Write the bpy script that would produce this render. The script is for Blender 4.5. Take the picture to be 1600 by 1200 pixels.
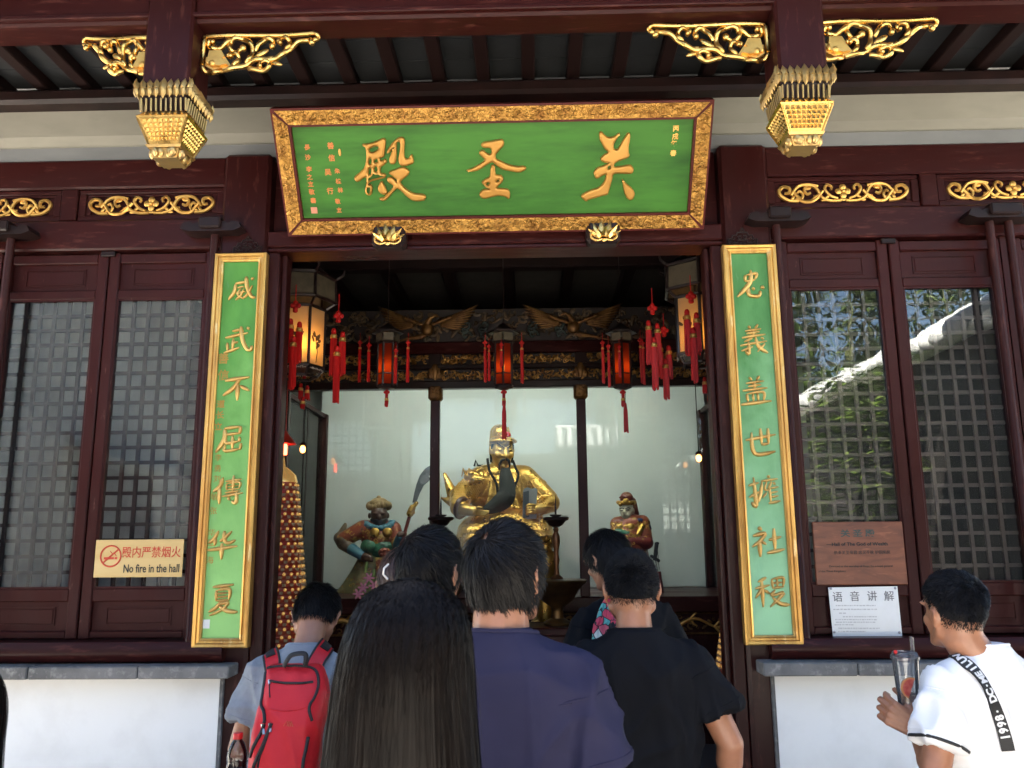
import bpy, bmesh, math, random
import numpy as np
from math import sin, cos, pi, radians, sqrt, atan2
from mathutils import Vector, Matrix, noise

# ------------------------------------------------------------------ scene, camera, light
for o in list(bpy.data.objects):
    bpy.data.objects.remove(o, do_unlink=True)
scene = bpy.context.scene
COL = scene.collection
PITCH, YAW, ROLL, FPX = .1875, -.0241, -.0083, 1294.0
CAM = np.array([.2014, -4.4, 1.63])
_f = np.array([sin(YAW)*cos(PITCH), cos(YAW)*cos(PITCH), sin(PITCH)])
_r0 = np.array([cos(YAW), -sin(YAW), 0.0]); _u0 = np.cross(_r0, _f)
_r = cos(ROLL)*_r0 + sin(ROLL)*_u0
_u = cos(ROLL)*_u0 - sin(ROLL)*_r0
cam_d = bpy.data.cameras.new('camera')
cam = bpy.data.objects.new('camera', cam_d); COL.objects.link(cam)
cam.matrix_world = Matrix(((_r[0], _u[0], -_f[0], CAM[0]), (_r[1], _u[1], -_f[1], CAM[1]),
                           (_r[2], _u[2], -_f[2], CAM[2]), (0, 0, 0, 1)))
cam_d.sensor_width = 36.0; cam_d.lens = FPX/1600*36
cam_d.clip_start = .05; cam_d.clip_end = 500
cam_d.dof.use_dof = True; cam_d.dof.focus_distance = 3.6; cam_d.dof.aperture_fstop = 9.0
scene.camera = cam

SUN_AZ, SUN_EL = radians(-28), radians(58)          # azimuth from +Y towards +X
world = bpy.data.worlds.new('World'); scene.world = world; world.use_nodes = True
wn = world.node_tree.nodes; wl = world.node_tree.links; wn.clear()
sky = wn.new('ShaderNodeTexSky'); sky.sky_type = 'NISHITA'; sky.sun_disc = False
sky.sun_elevation = SUN_EL; sky.sun_rotation = SUN_AZ; sky.dust_density = 1.2
bg = wn.new('ShaderNodeBackground'); bg.inputs['Strength'].default_value = .06
wo = wn.new('ShaderNodeOutputWorld')
wl.new(sky.outputs[0], bg.inputs['Color']); wl.new(bg.outputs[0], wo.inputs['Surface'])
sd = bpy.data.lights.new('sun', 'SUN'); sd.energy = 5.0; sd.angle = radians(.5); sd.color = (1, .95, .87)
sun = bpy.data.objects.new('sun', sd); COL.objects.link(sun)
sdir = Vector((sin(SUN_AZ)*cos(SUN_EL), cos(SUN_AZ)*cos(SUN_EL), sin(SUN_EL)))
sun.rotation_euler = (-sdir).to_track_quat('-Z', 'Y').to_euler(); sun.location = sdir*30
vs = scene.view_settings
vs.view_transform = 'Standard'; vs.look = 'None'; vs.gamma = 1.0; vs.exposure = 3.55; vs.use_curve_mapping = False
scene.render.engine = 'CYCLES'
try:
    scene.cycles.max_bounces = 8; scene.cycles.transparent_max_bounces = 12; scene.cycles.use_denoising = True
    scene.cycles.caustics_reflective = False; scene.cycles.caustics_refractive = False
except Exception: pass

def at(u, v, Y):                                   # the point at depth Y that a photo pixel shows
    d = _f + _r*(u-800)/FPX - _u*(v-600)/FPX
    p = CAM + d*((Y-CAM[1])/d[1])
    return Vector(p)
def at_plane(u, v, p0, n):
    d = _f + _r*(u-800)/FPX - _u*(v-600)/FPX
    n = np.array(n); t = ((np.array(p0)-CAM) @ n)/(d @ n)
    return Vector(CAM + d*t)
rnd = random.Random(7)

# ------------------------------------------------------------------ mesh helpers
class MB:
    def __init__(s): s.v = []; s.f = []; s.m = []
    def add(s, vs, fs, mi=0):
        b = len(s.v); s.v.extend([tuple(p) for p in vs])
        s.f.extend([tuple(i+b for i in f) for f in fs]); s.m.extend([mi]*len(fs)); return s
    def join(s, o, M=None, mi=None):
        b = len(s.v)
        s.v.extend([tuple(M @ Vector(p)) for p in o.v] if M is not None else o.v)
        s.f.extend([tuple(i+b for i in f) for f in o.f]); s.m.extend(o.m if mi is None else [mi]*len(o.f)); return s
    def box(s, x0, x1, y0, y1, z0, z1, c=0.0, mi=0):
        if x0 > x1: x0, x1 = x1, x0
        if y0 > y1: y0, y1 = y1, y0
        if z0 > z1: z0, z1 = z1, z0
        if c <= 0:
            v = [(x, y, z) for x in (x0, x1) for y in (y0, y1) for z in (z0, z1)]
            return s.add(v, [(0,1,3,2),(4,6,7,5),(0,4,5,1),(2,3,7,6),(0,2,6,4),(1,5,7,3)], mi)
        c = min(c, (x1-x0)*.45, (y1-y0)*.45, (z1-z0)*.45)
        v = []; idx = {}
        for a, X in ((-1, x0), (1, x1)):
            for b, Y in ((-1, y0), (1, y1)):
                for d, Z in ((-1, z0), (1, z1)):
                    idx[a,b,d] = len(v)
                    v += [(X, Y-b*c, Z-d*c), (X-a*c, Y, Z-d*c), (X-a*c, Y-b*c, Z)]
        f = []
        I = lambda a,b,d,k: idx[a,b,d]+k
        for a in (-1,1):
            f.append((I(a,-1,-1,0), I(a,1,-1,0), I(a,1,1,0), I(a,-1,1,0)))
            f.append((I(-1,a,-1,1), I(1,a,-1,1), I(1,a,1,1), I(-1,a,1,1)))
            f.append((I(-1,-1,a,2), I(1,-1,a,2), I(1,1,a,2), I(-1,1,a,2)))
            for b in (-1,1):
                f.append((I(a,b,-1,0), I(a,b,-1,1), I(a,b,1,1), I(a,b,1,0)))
                f.append((I(a,-1,b,0), I(a,-1,b,2), I(a,1,b,2), I(a,1,b,0)))
                f.append((I(-1,a,b,1), I(-1,a,b,2), I(1,a,b,2), I(1,a,b,1)))
                for d in (-1,1): f.append((I(a,b,d,0), I(a,b,d,1), I(a,b,d,2)))
        return s.add(v, f, mi)
    def loft(s, rings, cap0=True, cap1=True, closed=True, mi=0):
        n = len(rings[0]); v = [p for r in rings for p in r]; f = []
        for i in range(len(rings)-1):
            for j in range(n if closed else n-1):
                k = (j+1) % n
                f.append((i*n+j, i*n+k, (i+1)*n+k, (i+1)*n+j))
        if cap0: f.append(tuple(range(n))[::-1])
        if cap1: f.append(tuple(range((len(rings)-1)*n, len(rings)*n)))
        return s.add(v, f, mi)
    def tube(s, pts, r, n=8, closed=False, mi=0, flat=1.0):
        pts = [Vector(p) for p in pts]; m = len(pts)
        R = r if isinstance(r, (list, tuple)) else [r]*m
        rings = []; N = None
        for i in range(m):
            a = pts[i-1] if (i > 0 or closed) else pts[i]
            b = pts[(i+1) % m] if (i < m-1 or closed) else pts[i]
            t = (b-a); t = t.normalized() if t.length > 1e-9 else Vector((0,0,1))
            if N is None:
                N = t.orthogonal().normalized()
            N = (N - t*N.dot(t))
            N = N.normalized() if N.length > 1e-6 else t.orthogonal().normalized()
            B = t.cross(N)
            rings.append([pts[i] + (N*cos(2*pi*k/n)*flat + B*sin(2*pi*k/n))*R[i] for k in range(n)])
        if closed: rings.append(rings[0])
        return s.loft(rings, not closed, not closed, mi=mi)
    def lathe(s, prof, n=24, c=(0,0,0), mi=0):
        rings = [[(c[0]+r*cos(2*pi*k/n), c[1]+r*sin(2*pi*k/n), c[2]+z) for k in range(n)] for r, z in prof]
        return s.loft(rings, mi=mi)
    def prism(s, out, fn, d0, d1, mi=0):          # out: 2-D outline, fn(a, b, d) -> point
        n = len(out)
        v = [fn(a, b, d0) for a, b in out] + [fn(a, b, d1) for a, b in out]
        f = [tuple(range(n)), tuple(range(n, 2*n))[::-1]] + [(i, i+n, (i+1) % n+n, (i+1) % n) for i in range(n)]
        return s.add(v, f, mi)
    def ell(s, c, r, n=16, m=10, M=None, mi=0):
        c = Vector(c); rings = []
        for i in range(1, m):
            t = pi*i/m
            ring = []
            for k in range(n):
                p = Vector((r[0]*sin(t)*cos(2*pi*k/n), r[1]*sin(t)*sin(2*pi*k/n), -r[2]*cos(t)))
                ring.append((M @ p if M is not None else p) + c)
            rings.append(ring)
        return s.loft(rings, mi=mi)
    def cap(s, p0, p1, r0, r1, n=14, mi=0):       # rounded cone
        p0, p1 = Vector(p0), Vector(p1); d = (p1-p0); L = max(d.length, 1e-6); t = d/L
        pts = []; R = []
        for a in (1.35, 1.0, .6, .3): pts.append(p0 - t*r0*sin(a)); R.append(max(r0*cos(a), .0005))
        pts += [p0, p1]; R += [r0, r1]
        for a in (.3, .6, 1.0, 1.35): pts.append(p1 + t*r1*sin(a)); R.append(max(r1*cos(a), .0005))
        return s.tube(pts, R, n, mi=mi)

def catmull(P, per=6, closed=False):
    P = [np.array(p, float) for p in P]; n = len(P); out = []
    for i in range(n if closed else n-1):
        p0 = P[i-1] if (i > 0 or closed) else P[0]
        p1, p2 = P[i], P[(i+1) % n]
        p3 = P[(i+2) % n] if (i+2 < n or closed) else P[-1]
        for k in range(per):
            t = k/per
            out.append(.5*((2*p1) + (-p0+p2)*t + (2*p0-5*p1+4*p2-p3)*t*t + (-p0+3*p1-3*p2+p3)*t**3))
    if not closed: out.append(P[-1])
    return out

OFF = {}
def wloc(o): return OFF.get(o.name, Vector((0,0,0))) if o else Vector((0,0,0))
def thing(name, label, cat, loc=(0,0,0), group=None, rotz=0):
    o = bpy.data.objects.new(name, None); COL.objects.link(o); o.empty_display_size = .1
    o.location = loc; o.rotation_euler = (0, 0, rotz)
    OFF[o.name] = Vector(loc)
    return tag(o, label, cat, group)
def tag(o, label=None, cat=None, group=None, kind=None):
    if label: o['label'] = label
    if cat: o['category'] = cat
    if group: o['group'] = group
    if kind: o['kind'] = kind
    return o
def link(name, me, parent=None, loc=(0,0,0), label=None):
    o = bpy.data.objects.new(name, me); COL.objects.link(o); o.location = loc
    if parent is not None: o.parent = parent
    if label: o['label'] = label
    return o
def mesh_of(mb, mats, smooth=None, recalc=True, off=None):
    me = bpy.data.meshes.new('mesh')
    v = mb.v if off is None else [(p[0]-off[0], p[1]-off[1], p[2]-off[2]) for p in mb.v]
    me.from_pydata(v, [], mb.f)
    mats = mats if isinstance(mats, (list, tuple)) else [mats]
    for m in mats: me.materials.append(m)
    if len(mats) > 1: me.polygons.foreach_set('material_index', mb.m)
    if recalc:
        b = bmesh.new(); b.from_mesh(me); bmesh.ops.recalc_face_normals(b, faces=b.faces); b.to_mesh(me); b.free()
    if smooth is not None:
        me.polygons.foreach_set('use_smooth', [True]*len(me.polygons))
        if smooth < 180: me.set_sharp_from_angle(angle=radians(smooth))
    me.update()
    return me
def part(name, mb, mat, parent=None, smooth=None, local=False, label=None, recalc=True):
    """link a mesh given in world coordinates (or in its thing's own frame: local=True) under parent"""
    root = parent
    while root is not None and root.parent is not None: root = root.parent
    off = None if (local or root is None) else wloc(root)
    return link(name, mesh_of(mb, mat, smooth, recalc, off), parent, label=label)
def solo(name, mb, mat, label, cat, origin=None, group=None, smooth=None, kind=None):
    P = np.array(mb.v)
    if origin is None:
        origin = ((P[:,0].min()+P[:,0].max())/2, (P[:,1].min()+P[:,1].max())/2, P[:,2].min())
    o = link(name, mesh_of(mb, mat, smooth, True, origin), None, origin)
    return tag(o, label, cat, group, kind)
def remesh(mb, voxel, smooth=4, deform=None):
    me = bpy.data.meshes.new('tmp'); me.from_pydata(mb.v, [], mb.f)
    b = bmesh.new(); b.from_mesh(me); bmesh.ops.recalc_face_normals(b, faces=b.faces); b.to_mesh(me); b.free()
    o = bpy.data.objects.new('tmp', me); COL.objects.link(o)
    m = o.modifiers.new('r', 'REMESH'); m.mode = 'VOXEL'; m.voxel_size = voxel
    if smooth:
        m2 = o.modifiers.new('s', 'SMOOTH'); m2.factor = .5; m2.iterations = smooth
    dg = bpy.context.evaluated_depsgraph_get()
    e = o.evaluated_get(dg); r = bpy.data.meshes.new_from_object(e)
    bpy.data.objects.remove(o, do_unlink=True); bpy.data.meshes.remove(me)
    n = len(r.vertices); co = np.empty(n*3); r.vertices.foreach_get('co', co); co = co.reshape(-1, 3)
    if deform is not None:
        no = np.empty(n*3); r.vertices.foreach_get('normal', no); no = no.reshape(-1, 3)
        co = deform(co, no)
    out = MB(); out.v = [tuple(p) for p in co]
    nl = len(r.loops); li = np.empty(nl, int); r.loops.foreach_get('vertex_index', li)
    li = li.tolist()
    out.f = [tuple(li[p.loop_start:p.loop_start+p.loop_total]) for p in r.polygons]; out.m = [0]*len(out.f)
    bpy.data.meshes.remove(r)
    return out
def curve_mesh(cu):
    o = bpy.data.objects.new('tmp', cu); COL.objects.link(o)
    dg = bpy.context.evaluated_depsgraph_get()
    r = bpy.data.meshes.new_from_object(o.evaluated_get(dg))
    out = MB(); out.v = [tuple(v.co) for v in r.vertices]; out.f = [tuple(p.vertices) for p in r.polygons]; out.m = [0]*len(out.f)
    bpy.data.objects.remove(o, do_unlink=True); bpy.data.meshes.remove(r); bpy.data.curves.remove(cu)
    return out
def text_mb(body, size=1.0, extrude=0, bevel=0, sx=1.0, offset=0, space=1.0, center=True):
    cu = bpy.data.curves.new('t', 'FONT'); cu.body = body; cu.size = size; cu.extrude = extrude; cu.bevel_depth = bevel
    cu.offset = offset; cu.space_character = space; cu.resolution_u = 3
    mb = curve_mesh(cu)
    if mb.v:
        P = np.array(mb.v); c = (P.min(0)+P.max(0))/2
        if not center: c[0] = P[:,0].min()
        mb.v = [((p[0]-c[0])*sx, p[1]-c[1], p[2]) for p in mb.v]
    return mb
def outline_mb(loops, extrude, bevel, offset=0.0):
    cu = bpy.data.curves.new('t', 'CURVE'); cu.dimensions = '2D'; cu.fill_mode = 'FRONT'
    cu.extrude = extrude; cu.bevel_depth = bevel; cu.bevel_resolution = 3; cu.offset = offset
    for L in loops:
        s = cu.splines.new('POLY'); s.points.add(len(L)-1)
        for p, q in zip(s.points, L): p.co = (q[0], q[1], 0, 1)
        s.use_cyclic_u = True
    return curve_mesh(cu)
def stroke_mb(pts, widths, h, per=5, nx=6):
    """a brush stroke as a raised rounded ridge in the x-y plane"""
    m = len(pts)
    if not isinstance(widths, (list, tuple)): widths = [widths*.7, widths, widths*.8] if m == 3 else list(np.linspace(widths*1.05, widths*.75, m))
    W = list(np.interp(np.linspace(0, 1, m), np.linspace(0, 1, len(widths)), widths))
    P = catmull([(p[0], p[1], w) for p, w in zip(pts, W)], per)
    mb = MB(); rings = []
    n = len(P)
    for i, p in enumerate(P):
        a, b = P[max(i-1, 0)], P[min(i+1, n-1)]
        t = np.array([b[0]-a[0], b[1]-a[1]]); t /= (np.linalg.norm(t)+1e-9)
        e = min(1, .45+.8*min(i, n-1-i)/max(1, per*.6))
        w = p[2]*.5*e
        rings.append([(p[0]-t[1]*w*cos(q), p[1]+t[0]*w*cos(q), h*sin(q)*min(1, e+.1) + (-.001 if q in (0, pi) else 0)) for q in [pi*k/nx for k in range(nx+1)]])
    mb.loft(rings, True, True)
    return mb

# ------------------------------------------------------------------ materials
def material(name, base, rough=.5, metal=0.0, bump=None, var=None, spec=.5, coat=0.0, stretch=(1,1,1), emit=None, sss=0.0, var2=None, roughvar=None, sheen=0.0, alpha=None):
    m = bpy.data.materials.new(name); m.use_nodes = True
    N = m.node_tree.nodes; L = m.node_tree.links; p = N['Principled BSDF']
    p.inputs['Base Color'].default_value = (*base, 1); p.inputs['Roughness'].default_value = rough
    p.inputs['Metallic'].default_value = metal; p.inputs['Specular IOR Level'].default_value = spec
    p.inputs['Coat Weight'].default_value = coat; p.inputs['Coat Roughness'].default_value = .18
    if sheen: p.inputs['Sheen Weight'].default_value = sheen
    if sss:
        p.inputs['Subsurface Weight'].default_value = sss; p.inputs['Subsurface Radius'].default_value = (.012, .005, .003)
        p.inputs['Subsurface Scale'].default_value = 1.0
    if emit:
        p.inputs['Emission Color'].default_value = (*emit[:3], 1); p.inputs['Emission Strength'].default_value = emit[3]
    tc = N.new('ShaderNodeTexCoord'); mp = N.new('ShaderNodeMapping'); mp.inputs['Scale'].default_value = stretch
    L.new(tc.outputs['Object'], mp.inputs['Vector'])
    def nz(scale, detail=4, rough_=.55, dist=0.0):
        n = N.new('ShaderNodeTexNoise'); n.inputs['Scale'].default_value = scale; n.inputs['Detail'].default_value = detail
        n.inputs['Roughness'].default_value = rough_; n.inputs['Distortion'].default_value = dist
        L.new(mp.outputs['Vector'], n.inputs['Vector']); return n
    col = None
    for vv in (var, var2):
        if not vv: continue
        scale, c2, lo, hi = vv[:4]
        n = nz(scale, 5, .6, vv[4] if len(vv) > 4 else 0.0)
        r = N.new('ShaderNodeMapRange'); r.inputs['From Min'].default_value = lo; r.inputs['From Max'].default_value = hi
        L.new(n.outputs['Fac'], r.inputs['Value'])
        mx = N.new('ShaderNodeMix'); mx.data_type = 'RGBA'
        L.new(r.outputs['Result'], mx.inputs['Factor'])
        if col is None: mx.inputs['A'].default_value = (*base, 1)
        else: L.new(col, mx.inputs['A'])
        mx.inputs['B'].default_value = (*c2, 1); col = mx.outputs['Result']
    if col is not None: L.new(col, p.inputs['Base Color'])
    if roughvar:
        n = nz(roughvar[0]); r = N.new('ShaderNodeMapRange'); r.inputs['From Min'].default_value = .3; r.inputs['From Max'].default_value = .7
        r.inputs['To Min'].default_value = roughvar[1]; r.inputs['To Max'].default_value = roughvar[2]
        L.new(n.outputs['Fac'], r.inputs['Value']); L.new(r.outputs['Result'], p.inputs['Roughness'])
    if bump:
        n = nz(bump[0], bump[2] if len(bump) > 2 else 4); b = N.new('ShaderNodeBump')
        b.inputs['Strength'].default_value = bump[1]; b.inputs['Distance'].default_value = bump[3] if len(bump) > 3 else .004
        L.new(n.outputs['Fac'], b.inputs['Height']); L.new(b.outputs['Normal'], p.inputs['Normal'])
    return m
def glass_material(name, tint=(.93,.96,.95), ior=1.6, rough=.0, film=0.0, filmcol=(.5,.5,.5), wavy=0.0):
    m = bpy.data.materials.new(name); m.use_nodes = True
    N = m.node_tree.nodes; L = m.node_tree.links; N.clear()
    o = N.new('ShaderNodeOutputMaterial'); mx = N.new('ShaderNodeMixShader'); t = N.new('ShaderNodeBsdfTransparent')
    g = N.new('ShaderNodeBsdfGlossy'); fr = N.new('ShaderNodeFresnel'); fr.inputs['IOR'].default_value = ior
    t.inputs['Color'].default_value = (*tint, 1); g.inputs['Roughness'].default_value = rough
    if wavy:
        tcw = N.new('ShaderNodeTexCoord'); nw = N.new('ShaderNodeTexNoise'); nw.inputs['Scale'].default_value = 3.2; nw.inputs['Detail'].default_value = 2; bw = N.new('ShaderNodeBump')
        bw.inputs['Strength'].default_value = 1.0; bw.inputs['Distance'].default_value = wavy; L.new(tcw.outputs['Object'], nw.inputs['Vector']); L.new(nw.outputs['Fac'], bw.inputs['Height']); L.new(bw.outputs['Normal'], g.inputs['Normal'])
    L.new(fr.outputs[0], mx.inputs[0]); L.new(t.outputs[0], mx.inputs[1]); L.new(g.outputs[0], mx.inputs[2])
    if film:                                        # dust and grease on the pane
        d = N.new('ShaderNodeBsdfDiffuse'); d.inputs['Color'].default_value = (*filmcol, 1)
        m2 = N.new('ShaderNodeMixShader'); tc = N.new('ShaderNodeTexCoord'); nz = N.new('ShaderNodeTexNoise'); nz.inputs['Scale'].default_value = 2.5
        nz.inputs['Detail'].default_value = 5
        mr = N.new('ShaderNodeMapRange'); mr.inputs['From Min'].default_value = .3; mr.inputs['From Max'].default_value = .8
        mr.inputs['To Min'].default_value = film*.4; mr.inputs['To Max'].default_value = film*1.6
        L.new(tc.outputs['Object'], nz.inputs['Vector']); L.new(nz.outputs['Fac'], mr.inputs['Value']); L.new(mr.outputs[0], m2.inputs[0])
        L.new(mx.outputs[0], m2.inputs[1]); L.new(d.outputs[0], m2.inputs[2]); L.new(m2.outputs[0], o.inputs['Surface'])
    else: L.new(mx.outputs[0], o.inputs['Surface'])
    return m

WOOD = material('lacquered_wood', (.027,.0052,.0047), .40, var=(3, (.022,.0040,.0036), .35, .7), var2=(36, (.085,.026,.020), .57, .78), bump=(30,.3,5), stretch=(1,1,.2), spec=.14, coat=.03, roughvar=(5,.30,.55))
WOODV = material('worn_lacquered_wood', (.036,.0064,.0056), .42, var=(4, (.026,.0047,.0042), .35, .7), var2=(55, (.17,.085,.07), .66, .76), bump=(45,.35,6), stretch=(1,1,.2), spec=.16, coat=.04, roughvar=(6,.28,.55))
WOODH = material('lacquered_wood_beam', (.032,.0058,.0051), .40, var=(3, (.024,.0043,.0040), .35, .7), var2=(36, (.10,.030,.024), .57, .78), bump=(30,.3,5), stretch=(.2,1,1), spec=.16, coat=.04, roughvar=(5,.25,.5))
BLACKWOOD = material('dark_wood', (.012,.0065,.006), .35, var=(6,(.022,.010,.009),.4,.7), bump=(30,.15,4), spec=.22)
DARKRAFT = material('dark_rafter_wood', (.013,.0055,.005), .6, spec=.15, var=(4,(.008,.0045,.004),.4,.7), bump=(20,.2,4), stretch=(1,.2,1))
CEIL = material('grey_ceiling_board', (.018,.019,.021), .75, var=(5,(.012,.013,.014),.35,.7), bump=(25,.2,4))
INCEIL = material('interior_ceiling', (.045,.040,.034), .8, var=(5,(.026,.023,.02),.35,.7))
PLASTER = material('cream_plaster', (.235,.222,.182), .8, var=(2.2,(.165,.155,.125),.4,.75), var2=(14,(.20,.19,.155),.5,.8), bump=(30,.15,5), stretch=(.4,1,1))
PLASTERG = material('grey_plaster', (.175,.18,.185), .8, var=(3,(.125,.13,.135),.4,.75), bump=(30,.15,5), stretch=(.4,1,1))
WHITE = material('white_wall_paint', (.82,.815,.79), .7, var=(3,(.70,.69,.66),.45,.8), var2=(1.1,(.62,.605,.57),.56,.80), bump=(60,.12,4))
STONE = material('grey_stone', (.17,.165,.16), .75, var=(4,(.085,.085,.082),.38,.66), var2=(24,(.27,.26,.245),.54,.70), bump=(60,.4,6))
GOLD = material('bright_gold', (.74,.46,.14), .28, 1.0, var=(12,(.52,.28,.07),.45,.75), bump=(50,.15,4), roughvar=(14,.18,.42))
GOLDP = material('gold_paint', (.72,.42,.11), .36, .8, var=(10,(.50,.25,.06),.42,.7), bump=(60,.25,5), roughvar=(9,.28,.5))
GOLDC = material('lettering_gold', (.46,.23,.045), .36, .5, var=(8,(.38,.18,.03),.4,.7), bump=(40,.1,4))
GOLDF = material('frame_gold', (.66,.38,.10), .38, .75, var=(7,(.40,.19,.05),.45,.7), var2=(25,(.82,.62,.30),.6,.75), bump=(60,.3,5), stretch=(1,1,.3))
SILVERGOLD = material('pale_gold', (.48,.31,.11), .36, .8, var=(16,(.42,.27,.12),.45,.7), bump=(60,.25,5))
GREEN = material('green_paint', (.052,.165,.025), .42, spec=.14, var=(5,(.026,.090,.017),.42,.72), var2=(9,(.060,.185,.028),.5,.8), bump=(50,.1,4), stretch=(.3,1,2.2))
REDEDGE = material('dark_red_edge', (.085,.012,.009), .45, var=(8,(.055,.009,.008),.4,.7), spec=.15)
GREENPANE = None
ORANGE = material('orange_paint', (.55,.17,.035), .6)
SEALRED = material('seal_pink', (.55,.22,.13), .6)
WHITEP = material('white_paper', (.78,.78,.76), .6, var=(4,(.70,.70,.67),.4,.7))
INK = material('grey_ink', (.16,.15,.15), .7)
BLACKINK = material('black_ink', (.01,.01,.01), .6)
REDINK = material('red_ink', (.52,.05,.02), .6)
REDTAS = material('red_silk', (.50,.010,.008), .5, var=(60,(.32,.005,.005),.4,.7), spec=.3, stretch=(1,1,.05))
GLASS = glass_material('window_glass', ior=1.70, film=.012, filmcol=(.45,.46,.48), wavy=.0016)
CASEGLASS = glass_material('case_glass', ior=1.36, film=.012)
SKIN = material('skin', (.33,.155,.088), .45, var=(18,(.27,.118,.064),.4,.7), sss=.15, bump=(200,.08,3,.001))
SKIN2 = material('tanned_skin', (.38,.175,.098), .42, var=(18,(.31,.138,.075),.4,.7), sss=.15, bump=(200,.08,3,.001))
HAIR = material('black_hair', (.0048,.0042,.0045), .45, var=(60,(.008,.007,.007),.4,.7), spec=.16)
HAIRCAP = material('hair_roots', (.0045,.004,.004), .9, spec=.1)
HAIRB = material('brown_black_hair', (.0034,.0025,.0023), .40, var=(30,(.0062,.0042,.0034),.4,.7), spec=.07)
EYEW = material('eye_white', (.7,.68,.65), .25)
BLACK = material('black_plastic', (.012,.012,.013), .4)
LIP = material('lips', (.42,.14,.11), .4)
# ------------------------------------------------------------------ the ground and the courtyard walls
def structure(name, mb, mat, smooth=None, label=None):
    return tag(solo(name, mb, mat, label, None, origin=(0,0,0), smooth=smooth), kind='structure')
PAVE = material('courtyard_paving', (.56,.525,.465), .8, var=(1.5,(.48,.45,.40),.4,.7), var2=(12,(.58,.55,.50),.5,.8), bump=(30,.3,5))
mb = MB(); mb.box(-80, 80, -80, 80, -.5, 0); structure('ground', mb, PAVE)

# ------------------------------------------------------------------ temple hall
hall = thing('temple_hall', 'dark red timber temple hall with latticed window leaves and gilded eave brackets', 'temple', (0, 2.0, 0))
def hp(name, mb, mat, parent=None, smooth=30, label=None): return part(name, mb, mat, parent or hall, smooth, label=label)

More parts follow.
